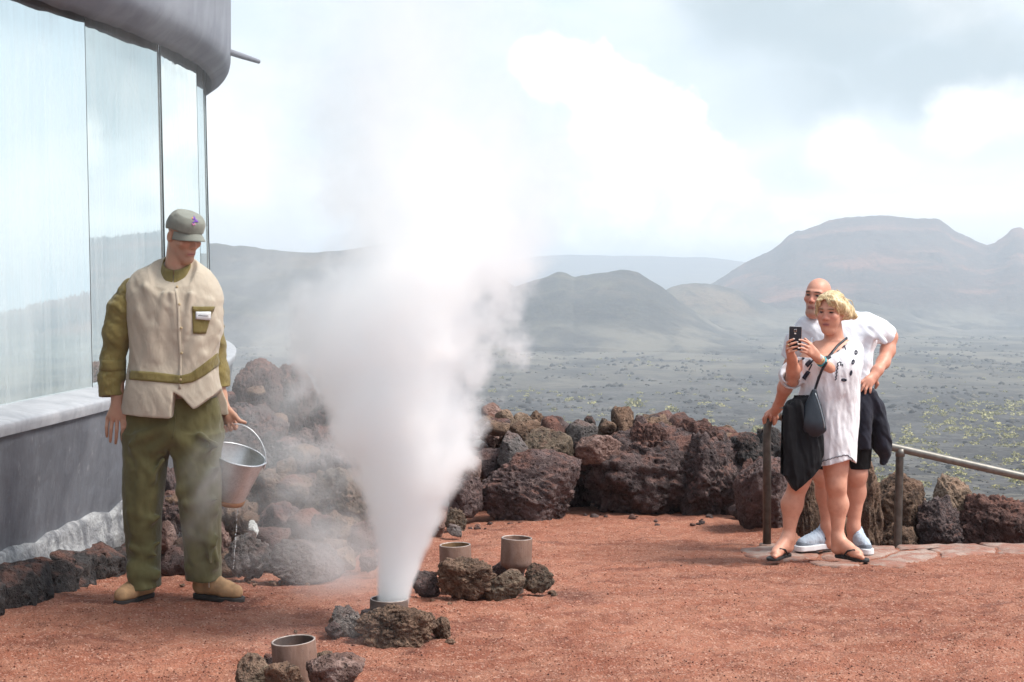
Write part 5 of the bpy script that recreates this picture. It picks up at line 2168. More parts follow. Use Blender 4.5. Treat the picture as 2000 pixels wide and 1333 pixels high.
    S.loft(rows_to(d0, rg, [.108, .105, .10, .096, .09, .086, .084, .08], [0, -.02, -.04, -.045, -.02, .0, .01, .01]), .03, 2.1)
    S.folds(.010, (5, 5, 2.6), 12, shear=(.5, .6))
    S.loft(rows_to(d0, [(872, 335, 337), (890, 331, 341), (915, 327, 345), (950, 322, 351), (1000, 317, 356), (1060, 315, 359), (1160, 315, 361)], .3), .016, 6, op='cut')
    S.folds(.003, (9, 9, 8), 15, shear=(.4, -.6))
    # creases pulled from the crotch and at the knees, breaks over the boots
    for a, b, r, dy in (((338, 850), (300, 880), .020, -.108), ((338, 852), (395, 885), .022, -.105), ((330, 835), (275, 850), .018, -.118), 
                        ((368, 1010), (420, 1000), .018, -.095), ((398, 1010), (374, 1090), .016, -.08), ((395, 1015), (424, 1095), .017, -.075), ((256, 1108), (306, 1128), .018, -.085),
                        ((258, 1126), (310, 1118), .014, -.09), ((370, 1112), (424, 1106), .015, -.06), ((352, 960), (420, 925), .016, -.115)):
        S.seg(J(a[0], a[1], dy), J(b[0], b[1], dy), r, r * .6, .04)
    for a, b, r, dy in (((262, 880), (300, 940), .011, -.108), ((318, 900), (280, 960), .010, -.108), ((255, 1000), (300, 1015), .011, -.102), ((310, 1010), (262, 1040), .010, -.10), ((256, 1070), (305, 1085), .011, -.092),
                        ((310, 1060), (268, 1100), .009, -.088), ((420, 870), (372, 905), .011, -.115), ((425, 915), (372, 960), .011, -.128), ((362, 985), (424, 975), .012, -.130), ((372, 1040), (420, 1065), .011, -.10),
                        ((424, 1050), (380, 1100), .010, -.085), ((290, 850), (252, 870), .010, -.12), ((390, 850), (424, 870), .010, -.118), ((275, 905), (270, 1000), .008, -.112), ((405, 990), (410, 1100), .009, -.10)):
        S.seg(J(a[0], a[1], dy), J(b[0], b[1], dy), r * 1.0, r * .5, .028)
    for (x, y) in ((289, 1142), (396, 1130)):
        S.seg(J(x, y + 8, .02), J(x, y - 14, .02), .052, None, .0, op='cut')
    tr = solid_obj('trousers', S, M_TROUSER, root, 2)
    bt = bvh_of(tr)
    drape('fly_seam', ribbon_rows([(343, 800), (341, 830), (337, 858)], 2.0), M_TROUSER, bt, tr, .003)

    # ---------- boots
    out = [(.035, 0, .036), (.10, -.002, .033), (.175, 0, .044), (.235, .004, .040)]

    def boot(F, name):
        lo = np.min([_c(F(-.03, -.08, -.01)), _c(F(.30, .08, -.01)), _c(F(-.03, .08, -.01)), _c(F(.3, -.08, -.01))], 0) - .02
        hi = np.max([_c(F(-.03, -.08, .2)), _c(F(.30, .08, .2)), _c(F(-.03, .08, .2)), _c(F(.3, -.08, .2))], 0)
        S = Solid(lo, hi, .0045)
        S.chain([F(.035, 0, .055), F(.10, 0, .056), F(.18, .002, .048), F(.232, .003, .042)], [.037, .037, .041, .036], .02, .02)
        S.chain([F(.05, 0, .06), F(.058, 0, .15)], [.042, .046], .03)
        S.chain([F(.06, 0, .12), F(.13, 0, .075)], [.036, .034], .03)
        S.half(lambda P: -(F.local(P)[..., 2] - .020))
        b = solid_obj(name, S, M_BOOT, root, 1)
        S = Solid(lo, hi, .0045)
        sl, P = S._box(lo, hi)
        S.merge(sl, F.sole_d(P, [(a, l, r + .001) for a, l, r in out], -.004, .020), 0, 'add')
        sl, P = S._box(F(.07, -.08, -.02) - Vector((.1, .1, .05)), F(.07, .08, .02) + Vector((.1, .1, .05)))
        solid_obj('sole', S, M_SOLE, b, 1)
        mb = MB()
        for i in range(5):
            f = .085 + i * .019
            z = .124 - i * .0095
            mb.tube([F(f - .004, -.028, z - .010), F(f, -.012, z + .006), F(f + .003, .012, z + .006), F(f + .006, .028, z - .010)], .0032, 6)
        mb.tube([F(.085, 0, .120), F(.10, -.03, .118), F(.115, -.042, .09), F(.12, -.046, .06)], .0030, 6)
        mb.tube([F(.085, 0, .120), F(.10, .03, .120), F(.11, .040, .10), F(.115, .044, .075)], .0030, 6)
        mb.build('lace', M_LACE, b)
    hx, hy = J(295, 1160, .04).x, 7.36
    boot(Foot((hx, hy), radians(-27), tz(hx - .05, hy - .08) + .004, .93), 'boot')
    hx, hy = J(376, 1150).x, 7.36
    boot(Foot((hx, hy), radians(62), tz(hx + .1, hy) + .004, 1.03), 'boot')

    # ---------- cap
    lo, hi = _c(H.c) - .2, _c(H.c) + .22
    S = Solid(lo, hi, .0042)
    S.ell(H(0, -.008, .052), (.081, .104, .090), .01, H.R)
    S.ell(H(0, .012, .090), (.074, .088, .052), .02, H.R)
    S.half(lambda P: -(H.local(P)[..., 2] - .050 - .28 * np.clip(H.local(P)[..., 1], -.12, 0)))
    S.half(lambda P: (H.local(P)[..., 2] - (.134 - .10 * np.clip(H.local(P)[..., 1], -.2, .2))))
    S.folds(.003, (14, 14, 14), 2)
    cp = solid_obj('cap', S, M_CAP, root, 2)
    G, G2 = [], []
    for i in range(9):
        t = i / 8
        r1, r2 = [], []
        for k in range(25):
            a = radians(-78 + 156 * k / 24)
            ex = .082 + t * .006
            ff = .102 + t * .074 * cos(a) ** .8 if cos(a) > 0 else .1
            p = (sin(a) * ex * (1 + .02 * t), cos(a) * (ff - .006) - .004, .061 - .030 * t - .022 * abs(sin(a)) ** 2 * (1 + .5 * t))
            r1.append(H(*p))
            r2.append(H(p[0], p[1], p[2] - .004))
        G.append(r1)
        G2.append(r2)
    MB().grid(G + G2[::-1]).build('peak', M_CAP, cp)
    rows1, rows2 = [], []
    bc = bvh_of(cp)
    col = [((.16, .05, .36), [(376, 437), (380, 433), (386, 434), (381, 430), (379, 424), (377, 430)]), ((.62, .30, .10), [(375, 428), (377, 426)]), ((.60, .22, .42), [(375, 437), (378, 440), (381, 438)])]
    for c_, pl in col:
        drape('emblem', ribbon_rows(pl, 2.6), simple_mat('emblem_thread', c_, .6), bc, cp, .003)
    return root


build_ranger()


def build_bucket():
    d = 7.38
    c = at(464, 888, d)
    root = empty('bucket', at(434, 978, d), 'galvanised steel bucket tipped and dripping in the ranger hand', 'bucket')
    m, t, b = new_mat('galvanised_steel')
    G = t.obj()
    n = t.vor(G, 110, out='Color')
    t.put(b.inputs['Base Color'], t.mix(t.ramp(t.sep(n)[0], 0, 1), (.56, .57, .58), (.64, .65, .66)))
    b.inputs['Metallic'].default_value = .85
    t.put(b.inputs['Roughness'], t.ramp(t.sep(n)[1], 0, 1, .34, .5))
    brass = simple_mat('rusty_foot', (.42, .24, .14), .6, .4)
    # axis: rim tipped 18 deg to the right of the picture and 12 deg towards the camera
    M = Matrix.Rotation(radians(18), 3, 'Y') @ Matrix.Rotation(radians(11), 3, 'X')
    R, r, h = .137, .094, .225
    prof = [(R, 0), (R * .99, -.012)] + [(R * .985 + (r - R * .985) * k / 8, -.012 - (h - .012) * k / 8) for k in range(1, 9)]
    MB().lathe(prof, 56, c, M).build('shell', m, root)
    inn = [(R - .001, 0), (R - .004, -.01), (r - .002, -h + .006), (.001, -h + .006)]
    MB().lathe(inn, 56, c, M).build('inside', m, root)
    MB().lathe([(R + .0045 * cos(a), .0045 * sin(a)) for a in [2 * pi * k / 8 for k in range(9)]], 56, c, M).build('rim', m, root)
    MB().lathe([(r + .003, -h + .012), (r + .005, -h + .006), (r + .003, -h - .012), (r - .003, -h - .014), (r - .006, -h - .004), (.001, -h - .004)], 56, c, M).build('foot', brass, root)
    pts = [(519, 903), (518, 886), (510, 864), (496, 845), (480, 833.5), (462, 829), (445, 830), (429, 837), (416, 851), (410, 868)]
    P = [at(x, y, d + .02 * sin(pi * i / 9) - .0) for i, (x, y) in enumerate(pts)]
    Q = []
    for i in range(len(P) - 1):
        p0, p1, p2, p3 = P[max(i - 1, 0)], P[i], P[i + 1], P[min(i + 2, len(P) - 1)]
        for k in range(4):
            u = k / 4
            Q.append(.5 * ((2 * p1) + (p2 - p0) * u + (2 * p0 - 5 * p1 + 4 * p2 - p3) * u * u + (3 * p1 - p0 - 3 * p2 + p3) * u ** 3))
    Q.append(P[-1])
    MB().tube(Q, .0034, 8).build('bail', m, root)
    for sd in (1, -1):
        e = c + M @ Vector((sd * (R + .004), 0, -.012))
        MB().box(e, (.008, .026, .03), M, .003).build('lug', m, root)
    wm, t, b = new_mat('water')
    b.inputs['Base Color'].default_value = (.9, .94, .96, 1)
    b.inputs['Roughness'].default_value = .05
    b.inputs['Transmission Weight'].default_value = .6
    rs = random.Random(2)
    mb = MB()
    for k in range(26):
        u = k / 25
        x = 466 - 10 * u ** .7 + rs.uniform(-1, 1)
        y = 984 + 128 * u + rs.uniform(-2, 2)
        p = at(x, y, d)
        l = .003 + .010 * rs.random()
        rr = .0012 + .0022 * rs.random()
        mb.tube([p + Vector((.0015, 0, l)), p + Vector((0, 0, l * .4)), p, p - Vector((0, 0, l * .4))], [.0004, rr * .8, rr, .0005], 6)
    o = mb.build('water_drops', wm)
    tag(o, 'trickle of water drops falling from the tipped bucket', 'water', kind='stuff')


build_bucket()

# ------------------------------------------------------------------ the couple by the handrail
M_TEE = mat_cloth('white_tee', (.74, .75, .80), .04, wr=.5, fold=11)
M_GAUZE = mat_cloth('white_gauze', (.76, .75, .78), .04, wr=.6, fold=16)
M_BLACK = mat_cloth('black_knit', (.006, .006, .008), .3, wr=.6, fold=12, sheen=0)
M_NAVY = mat_cloth('navy_fleece', (.018, .019, .030), .25, wr=.6, fold=12, sheen=.05)
M_SHORTS = mat_cloth('black_shorts', (.006, .006, .007), .2, wr=.5, sheen=0)
M_STITCH = mat_cloth('navy_embroidery', (.018, .022, .040), .2, wr=.3)
M_TEAL = simple_mat('teal_band', (.03, .36, .42), .5)
M_GOLD = simple_mat('gold', (.80, .62, .30), .3, 1.0)
M_NAIL = simple_mat('pale_nail', (.80, .74, .70), .3)


def hair_mat():
    m, t, b = new_mat('blonde_hair')
    G = t.obj()
    n = t.noise(t.mapping(G, (34, 34, 7), rot=(.5, -.5, 0)), 3, 3, .6, .3)
    n2 = t.noise(G, 14, 4, .6)
    c = t.mix(t.ramp(n, .35, .65), (.36, .235, .10), (.72, .56, .33))
    c = t.mix(t.math('MULTIPLY', t.ramp(n2, .5, .7), .5), c, (.82, .70, .48))
    t.put(b.inputs['Base Color'], c)
    b.inputs['Roughness'].default_value = .45
    t.put(b.inputs['Normal'], t.bump(n, .2, .006))
    return m


def leather_mat():
    m, t, b = new_mat('dark_leather')
    G = t.obj()
    b.inputs['Base Color'].default_value = (.010, .016, .026, 1)
    t.put(b.inputs['Roughness'], t.ramp(t.noise(G, 40, 4), .3, .7, .3, .5))
    t.put(b.inputs['Normal'], t.bump(t.noise(G, 120, 4, .6), .25, .004))
    return m


M_HAIR, M_LEATHER = hair_mat(), leather_mat()


def build_man():
    d0 = 9.75
    J = lambda px, py, dy=0.0: at(px, py, d0 + dy)
    c0 = J(1640, 1070)
    root = empty('person', (c0.x, d0, tz(c0.x, d0) + .02), 'bald man in white tee and black shorts behind the blonde woman, hand on hip', 'person')
    H = Head(J(1597, 582, -.02), radians(-33), radians(2), radians(-5), .97)
    S = Solid((J(1484, 0).x, d0 - .34, J(0, 1085).z), (J(1764, 0).x, d0 + .66, J(0, 540).z), .0052)
    S.loft(rows_to(d0, [(618, 1596, 1668), (640, 1575, 1705), (690, 1570, 1695), (760, 1598, 1690), (800, 1606, 1692), (850, 1606, 1696)], [.06, .10, .115, .115, .11, .11]), .03)
    S.seg(J(1622, 632, .03), H(0, -.025, -.04), .072, .058, .03)
    add_head(S, H, jaw=1.25, brow=1.15)
    S.ell(H(0, .05, -.105), (.042, .035, .028), .03, H.R)        # soft chin
    # legs
    S.chain([J(1625, 840), J(1606, 925, -.03), J(1612, 965, .0), J(1616, 1030, .0), J(1618, 1062, .01)], [.085, .058, .056, .035, .038], .03, .04)
    S.chain([J(1668, 840), J(1673, 925, -.03), J(1671, 962, .01), J(1667, 1030, .0), J(1666, 1055, .01)], [.088, .062, .060, .036, .038], .03, .04)
    S.ell(J(1673, 933, -.065), (.035, .025, .042), .03)
    S.ell(J(1605, 934, -.065), (.035, .025, .042), .03)
    # his left arm: hand on the hip
    S.chain([J(1700, 640, .02), J(1738, 658, .09)], [.055, .048], .03)
    S.chain([J(1737, 660, .09), J(1734, 685, .06), J(1725, 708, -.01), J(1714, 724, -.09), J(1708, 734, -.115)], [.046, .044, .039, .031, .028], .03, .03)
    W = J(1708, 734, -.115)
    S.seg(W, J(1699, 745, -0.147), .030, .034, .015, flat=((-.3, 1, 0), .6))
    hand(S, W, [J(1692, 740, -0.152), J(1691, 746, -0.159), J(1695, 751, -0.160), J(1700, 753, -0.154)], [
        [J(1692, 740, -0.152), J(1683, 746, -0.167), J(1677.5, 752, -0.169)],
        [J(1690, 746, -0.159), J(1685, 756, -0.174), J(1681.5, 764, -0.174)],
        [J(1694.5, 751, -0.160), J(1691, 761, -0.175), J(1689.5, 769, -0.175)],
        [J(1700.5, 753, -0.154), J(1700, 761, -0.167), J(1699.5, 767, -0.168)],
    ], thumb=[J(1708, 740, -0.112), J(1713, 750, -0.092), J(1710, 758, -0.082)], rf=.0098)
    # his right arm: hand on the rail post
    S.chain([J(1572, 645, .02), J(1548, 712, .10), J(1533, 758, .20), J(1520, 793, .32), J(1516, 801, .34)], [.062, .050, .044, .030, .030], .03, .03)
    W = J(1516, 800, .34)
    S.seg(W, J(1504, 811, .37), .029, .033, .015, flat=((0, .5, 1), .65))
    hand(S, W, [J(1497, 809, .36), J(1501, 807, .355), J(1507, 808, .35), J(1511, 810, .36)], [
        [J(1497, 810, .36), J(1491, 818, .37), J(1491.5, 828, .39)],
        [J(1501, 808, .345), J(1496, 814, .335), J(1494.5, 826, .345)],
        [J(1506, 808, .345), J(1505, 814, .333), J(1505, 822, .35)],
        [J(1511, 810, .355), J(1511.5, 819, .345), J(1511, 830, .37)],
    ], thumb=[J(1514, 806, .36), J(1517, 816, .365), J(1514, 827, .375)], rf=.0098)
    skin = (.60, .285, .195)
    body = solid_obj('body', S, M_SKIN, root, 1, lambda V: face_tint(V, H, skin, lips=(.40, .15, .12), brow=(.10, .055, .035), beard=((.27, .20, .165), .6),
                                                               eye=(.03, .022, .02), flush=(.58, .20, .15)))
    add_face(H, body, root, M_BROW, M_LIPM, .0052)
    # ---------- white tee
    S = Solid((J(1520, 0).x, d0 - .26, J(0, 815).z), (J(1760, 0).x, d0 + .30, J(0, 592).z), .0058)
    S.loft(rows_to(d0, [(606, 1612, 1668), (616, 1592, 1690), (630, 1574, 1708), (650, 1566, 1712), (690, 1566, 1702), (730, 1578, 1700), (765, 1592, 1697), (803, 1600, 1702)],
                   [.06, .095, .118, .130, .140, .142, .142, .140], [.05, .04, .03, .02, .01, 0, 0, 0]), .03)
    S.chain([J(1692, 634, .02), J(1716, 645, .05), J(1735, 657, .085)], [.068, .064, .064], .04, .03)
    S.chain([J(1575, 644, .02), J(1558, 668, .05), J(1548, 700, .09)], [.075, .072, .068], .04, .03)
    for a, b, r in (((1690, 655), (1660, 690), .018), ((1700, 660), (1680, 760), .016), ((1705, 640), (1728, 668), .014), ((1695, 700), (1655, 740), .016), ((1690, 740), (1650, 775), .016)):
        S.seg(J(a[0], a[1], -.10), J(b[0], b[1], -.125), r, r * .6, .04)
    S.folds(.012, (6, 5, 4), 21, shear=(.8, .3))
    e, n = _c(J(1735, 657, .085)), _c((J(1735, 657, .085) - J(1705, 640, .03)).normalized())
    S.half(lambda P: np.where(P[..., 0] > J(1712, 0).x, (P - e) @ n, -1))
    S.seg(e - n * .02, e + n * .06, .053, None, 0, op='cut')
    e2, n2 = _c(J(1548, 700, .09)), _c((J(1548, 700, .09) - J(1560, 668, .05)).normalized())
    S.half(lambda P: np.where(P[..., 0] < J(1560, 0).x, (P - e2) @ n2, -1))
    S.half(lambda P: J(0, 803).z - P[..., 2])
    # round neck
    S.half(lambda P: -(np.sqrt((P[..., 0] - J(1618, 0).x) ** 2 + (P[..., 1] - (d0 - .01)) ** 2 + ((P[..., 2] - J(0, 614).z) * 1.1) ** 2) - .082))
    tee = solid_obj('t_shirt', S, M_TEE, root, 2)
    # ---------- shorts
    S = Solid((J(1590, 0).x, d0 - .24, J(0, 925).z), (J(1712, 0).x, d0 + .24, J(0, 785).z), .006)
    S.loft(rows_to(d0, [(790, 1602, 1698), (830, 1602, 1699), (865, 1602, 1699)], .13), .01)
    S.loft(rows_to(d0, [(850, 1600, 1650), (880, 1588, 1646), (914, 1586, 1640)], [.12, .115, .105]), .02)
    S.loft(rows_to(d0, [(850, 1650, 1699), (880, 1650, 1699), (914, 1652, 1697)], [.12, .115, .105]), .02)
    S.folds(.009, (6, 5, 2.5), 22)
    S.half(lambda P: J(0, 914).z - P[..., 2])
    solid_obj('shorts', S, M_SHORTS, root, 2)
    # ---------- fleece tied round the waist
    S = Solid((J(1596, 0).x, d0 - .27, J(0, 918).z), (J(1748, 0).x, d0 + .27, J(0, 755).z), .0058)
    S.loft(rows_to(d0, [(763, 1600, 1699), (772, 1598, 1704), (790, 1598, 1712), (804, 1598, 1708)], [.150, .158, .165, .15]), .02)
    S.loft(rows_to(d0, [(768, 1676, 1702), (785, 1688, 1718), (810, 1694, 1727), (838, 1700, 1733), (860, 1702, 1735), (874, 1704, 1736), (893, 1718, 1731), (906, 1720, 1726)],
                   [.10, .11, .10, .09, .08, .07, .03, .018], -.02), .02, 2.1)
    S.loft(rows_to(d0, [(770, 1660, 1690), (800, 1664, 1692), (835, 1666, 1690), (869, 1667, 1690)], [.05, .06, .06, .05], -.115), .03, 2.1)
    S.seg(J(1650, 785, -.16), J(1702, 772, -.10), .022, .026, .03)
    S.seg(J(1660, 797, -.16), J(1716, 806, -.07), .020, .024, .03)
    S.folds(.016, (8, 6, 3.0), 23, shear=(.6, .5))
    S.folds(.006, (15, 12, 8), 24, shear=(.4, .4))
    solid_obj('waist_fleece', S, M_NAVY, root, 2)
    sneaker_pair(root, d0, J)
    # wristband
    ring(J(1521.5, 790, .31), (J(1520, 793, .32) - J(1533, 758, .20)).normalized(), .0335, .0065, M_TEAL, 'wristband', root)
    return root


def ring(c, n, R, half, mat, name, parent, th=.003):
    q = n.to_track_quat('Z', 'Y').to_matrix()
    pr = [(R, -half), (R + th, -half * .8), (R + th, half * .8), (R, half), (R - .004, half), (R - .004, -half), (R, -half)]
    return MB().lathe(pr, 32, c, q).build(name, mat, parent)


M_MESH = mat_cloth('pale_blue_mesh', (.44, .51, .60), .08, wr=.4, fold=60)
M_TOE = simple_mat('slate_suede', (.17, .20, .24), .8, bump=(90, .3, .004), var=.15, vscale=30)
M_MID = simple_mat('white_midsole', (.78, .78, .80), .5)
M_DARK = simple_mat('near_black_mark', (.02, .022, .03), .5)
M_LACEB = simple_mat('pale_blue_lace', (.46, .56, .70), .8)


def sneaker_pair(root, d0, J):
    for (heel, ang_, k) in (((J(1621, 1068, .10).x, d0 + .05), radians(-62), 1.02), ((J(1667, 1060, .10).x, d0 + .08), radians(4), 1.02)):
        F = Foot(heel, ang_, tz(heel[0], heel[1] - .1) + .028, k)
        cs = [_c(F(a, l, u)) for a in (-.03, .31) for l in (-.08, .08) for u in (-.01, .17)]
        lo, hi = np.min(cs, 0) - .02, np.max(cs, 0) + .02
        out = [(.040, 0, .037), (.11, -.002, .035), (.18, .002, .044), (.245, .006, .036)]
        S = Solid(lo, hi, .0045)
        S.chain([F(.038, 0, .058), F(.11, 0, .060), F(.18, .002, .055), F(.235, .004, .048)], [.036, .035, .037, .033], .02, .025)
        S.chain([F(.045, 0, .07), F(.048, 0, .105)], [.036, .038], .03)
        S.chain([F(.07, 0, .105), F(.13, 0, .080)], [.032, .030], .03)
        S.seg(F(.088, 0, .105), F(.080, 0, .142), .019, .017, .02, flat=(F.fw, .45))
        S.half(lambda P: -(F.local(P)[..., 2] - .032))
        sh = solid_obj('sneaker', S, M_MESH, root, 1)
        S = Solid(lo, hi, .0045)
        S.chain([F(.19, .003, .044), F(.238, .004, .040)], [.0415, .0365], .02)
        S.half(lambda P: np.maximum(-(F.local(P)[..., 2] - .028), F.local(P)[..., 2] - .062 + .25 * np.clip(.27 - F.local(P)[..., 0], 0, .1)))
        solid_obj('toe_cap', S, M_TOE, sh, 1)
        S = Solid(lo, hi, .0045)
        sl, P = S._box(lo, hi)
        S.merge(sl, F.sole_d(P, [(a, l, r + .006) for a, l, r in out], .0, .034), 0, 'add')
        solid_obj('midsole', S, M_MID, sh, 1)
        S = Solid(lo, hi, .0045)
        sl, P = S._box(lo, hi)
        S.merge(sl, F.sole_d(P, [(a, l, r + .003) for a, l, r in out], -.006, .006), 0, 'add')
        solid_obj('outsole', S, M_DARK, sh, 0)
        mb = MB()
        for i in range(5):
            f = .105 + i * .021
            z = .124 - i * .0095
            mb.tube([F(f - .006, -.030, z - .016), F(f, -.015, z), F(f, .015, z), F(f - .006, .030, z - .016)], .004, 6)
        mb.build('lace', M_LACEB, sh)
        bv = bvh_of(sh)
        # curved tick mark on the visible flank
        if ang_ < -.5:
            pts = [(1611, 1052), (1614, 1055.5), (1618, 1055), (1626, 1051)]
            drape('side_mark', band_rows([(1611, 1049.5), (1614, 1053), (1619, 1053), (1628, 1049.5)], [(1611, 1051), (1613.5, 1058.5), (1619, 1058), (1629, 1050.5)], 10, 2), M_DARK, bv, sh, .003)
        else:
            drape('tongue_label', band_rows([(1654, 1031.5), (1667, 1031.5)], [(1654, 1035), (1667, 1035)], 6, 2), M_TOE, bv, sh, .003)
        S = Solid(lo, hi + _c((0, 0, .05)), .005)
        S.chain([F(.048, 0, .10), F(.050, 0, .142)], [.0375, .040], .02)
        S.half(lambda P: F.local(P)[..., 2] - .138)
        solid_obj('sock', S, M_SHORTS, root, 0)


def build_woman():
    d0 = 9.3
    J = lambda px, py, dy=0.0: at(px, py, d0 + dy)
    c0 = J(1590, 1090)
    root = empty('person', (c0.x, d0 - .05, tz(c0.x, d0 - .05) + .02), 'blonde woman in white embroidered dress and flip-flops taking a photo', 'person')
    H = Head(J(1623, 610, -.02), radians(-32), radians(-9), radians(-2), .93)
    S = Solid((J(1496, 0).x, d0 - .44, J(0, 1102).z), (J(1690, 0).x, d0 + .26, J(0, 560).z), .0048)
    S.loft(rows_to(d0, [(668, 1598, 1658), (684, 1582, 1668), (710, 1580, 1670), (750, 1578, 1668), (800, 1582, 1662), (860, 1588, 1666)], [.055, .085, .105, .115, .11, .12], [.03, .01, 0, 0, .01, .0]), .03)
    S.seg(J(1630, 676, .035), H(0, -.022, -.04), .062, .050, .03)
    S.seg(J(1592, 684, .01), J(1660, 682, .02), .045, .045, .04)
    S.ell(J(1606, 715, -.08), (.06, .06, .055), .05).ell(J(1642, 713, -.085), (.06, .06, .055), .05)
    add_head(S, H, fem=True, jaw=1.15, brow=.6)
    S.ell(H(0, .045, -.110), (.036, .036, .026), .03, H.R)
    S.ell(H(.035, .055, -.045), (.025, .028, .035), .03, H.R)
    S.ell(H(-.035, .055, -.045), (.025, .028, .035), .03, H.R)
    # arms up, holding the phone
    S.chain([J(1585, 690, .0), J(1549, 742, -.06)], [.048, .042], .03)
    S.chain([J(1548, 740, -.06), J(1549, 722, -.13), J(1547, 704, -.20), J(1546, 698, -.225)], [.042, .039, .029, .026], .02, .02)
    S.chain([J(1660, 690, .0), J(1640, 738, -.09)], [.052, .046], .03)
    S.chain([J(1640, 736, -.09), J(1624, 723, -.15), J(1607, 708, -.21), J(1600, 702, -.235)], [.042, .037, .027, .0245], .02, .02)
    W = J(1546.5, 699, -.222)
    S.seg(W, J(1543, 684, -.26), .027, .029, .014, flat=((1, .6, 0), .7))
    hand(S, W, [J(1540, 676, -.262), J(1539, 681, -.268), J(1539.5, 686, -.27), J(1541, 691, -.265)], [
        [J(1538.5, 676, -.262), J(1538, 669, -.285), J(1543, 665.5, -.305), J(1550.5, 662.5, -.308)],
        [J(1538, 681, -.266), J(1537, 675.5, -.292), J(1546, 672, -.310), J(1557, 668.5, -.310)],
        [J(1538.5, 686, -.268), J(1538, 682, -.295), J(1547, 679.5, -.311), J(1557.5, 677, -.311)],
        [J(1540.5, 691, -.264), J(1541, 689, -.290), J(1548, 686.5, -.306), J(1556, 684.5, -.308)],
    ], thumb=[J(1545, 692, -.24), J(1541, 680, -.245), J(1542, 668, -.258)], rf=.0082)
    W = J(1600, 702, -.235)
    S.seg(W, J(1588, 688, -.27), .025, .028, .014, flat=((.3, 1, 0), .6))
    hand(S, W, [J(1583, 674, -.285), J(1580, 680, -.292), J(1579.5, 687, -.293), J(1581, 692, -.288)], [
        [J(1584, 675, -.285), J(1575, 668, -.302), J(1567, 665, -.312), J(1561.5, 664, -.314)],
        [J(1580, 680, -.292), J(1572, 675, -.308), J(1565, 673, -.315), J(1559.5, 672.5, -.316)],
        [J(1579.5, 687, -.293), J(1571, 682, -.309), J(1565, 680, -.315), J(1560, 680, -.315)],
        [J(1581, 692.5, -.288), J(1573, 689, -.303), J(1567, 687, -.309), J(1563, 687, -.308)],
    ], thumb=[J(1593, 690, -.26), J(1582, 672, -.268), J(1572, 662, -.275)], rf=.0080)
    # legs
    S.chain([J(1588, 860, .02), J(1562, 938, -.02), J(1547, 985, .01), J(1540, 1050, .0), J(1540, 1068, .0)], [.098, .058, .060, .032, .034], .03, .04)
    S.chain([J(1635, 860, .0), J(1632, 920, -.02), J(1633, 948, -.03), J(1637, 985, .0), J(1636, 1050, -.01), J(1634, 1072, -.01)], [.10, .066, .055, .057, .031, .034], .03, .04)
    S.ell(J(1634, 945, -.065), (.034, .022, .040), .03)
    S.ell(J(1558, 944, -.06), (.034, .022, .040), .03)
    zf = tz(J(1540, 1085).x, 9.2) + .028
    FR = Foot((J(1541, 1075).x, 9.31), radians(-40), zf + .018, .92)
    FL = Foot((J(1633, 1075).x, 9.30), radians(42), zf + .018 - .006, .92)
    for F, sd in ((FR, 1), (FL, -1)):
        # sd: on which side the big toe lies in the local frame
        S.chain([F(.03, 0, .035), F(.09, 0, .045), F(.15, .004 * sd, .030), F(.185, .006 * sd, .022)], [.030, .030, .030, .026], .02, .025)
        S.chain([F(.04, 0, .09), F(.10, 0, .06)], [.034, .028], .03)
        for i in range(5):
            l = (.030 - i * .0155) * sd
            f1 = .232 - (.006 * i * i if i else 0) * .9
            r = .0125 if i == 0 else .0088 - i * .0006
            S.chain([F(.175, l * .9, .016), F(f1 - .02, l * 1.12, .014), F(f1, l * 1.15, .010)], [r * 1.15, r, r], .006, .004)
    skin = (.64, .315, .215)
    body = solid_obj('body', S, M_SKIN, root, 1, lambda V: face_tint(V, H, skin, lips=(.45, .14, .13), brow=(.28, .17, .10), eye=(.035, .022, .02), flush=(.60, .22, .17), iris_h=.85))

    add_face(H, body, root, M_BROWF, M_LIP, .0048)
    # ---------- dress
    S = Solid((J(1515, 0).x, d0 - .34, J(0, 925).z), (J(1695, 0).x, d0 + .28, J(0, 650).z), .0052)
    S.loft(rows_to(d0, [(662, 1592, 1662), (676, 1578, 1672), (692, 1572, 1676), (720, 1570, 1676), (750, 1567, 1674), (785, 1563, 1674), (820, 1568, 1673), (860, 1580, 1670), (915, 1588, 1668)],
                   [.075, .110, .130, .160, .165, .155, .150, .150, .145], [.03, .015, 0, -.01, -.01, 0, 0, 0, 0]), .03)
    S.ell(J(1606, 717, -.085), (.075, .075, .075), .06).ell(J(1643, 715, -.09), (.075, .075, .075), .06)
    # wide sleeves
    S.chain([J(1662, 684, .0), J(1661, 700, -.02)], [.062, .060], .03, .03)
    S.chain([J(1580, 700, .0), J(1558, 724, -.03), J(1545, 735, -.05), J(1545, 728, -.10)], [.062, .062, .060, .056], .03, .03)
    S.folds(.010, (13, 9, 1.6), 31)
    S.folds(.006, (22, 16, 4), 33, shear=(.2, 0))
    # neckline
    S.half(lambda P: P[..., 2] - np.interp(P[..., 0], [J(q, 0).x for q in (1550, 1572, 1590, 1606, 1622, 1640, 1652, 1672)], [J(0, q).z for q in (697, 698, 698, 695, 690, 680, 669, 664)]))
    # sleeve openings
    e2, n2 = _c(J(1546, 735, -.10)), _c((J(1549, 722, -.13) - J(1549, 742, -.06)).normalized())
    S.half(lambda P: np.where((P[..., 0] < J(1562, 0).x) & (P[..., 1] < d0 - .05), (P - e2) @ n2, -1))
    S.seg(e2 - n2 * .035, e2 + n2 * .05, .049, .052, 0, op='cut')
    # hem
    S.half(lambda P: np.interp(P[..., 0], [J(q, 0).x for q in (1580, 1592, 1610, 1630, 1650, 1656, 1668, 1680)], [J(0, q).z for q in (909, 908, 904, 898, 893, 894, 904, 906)]) - P[..., 2])
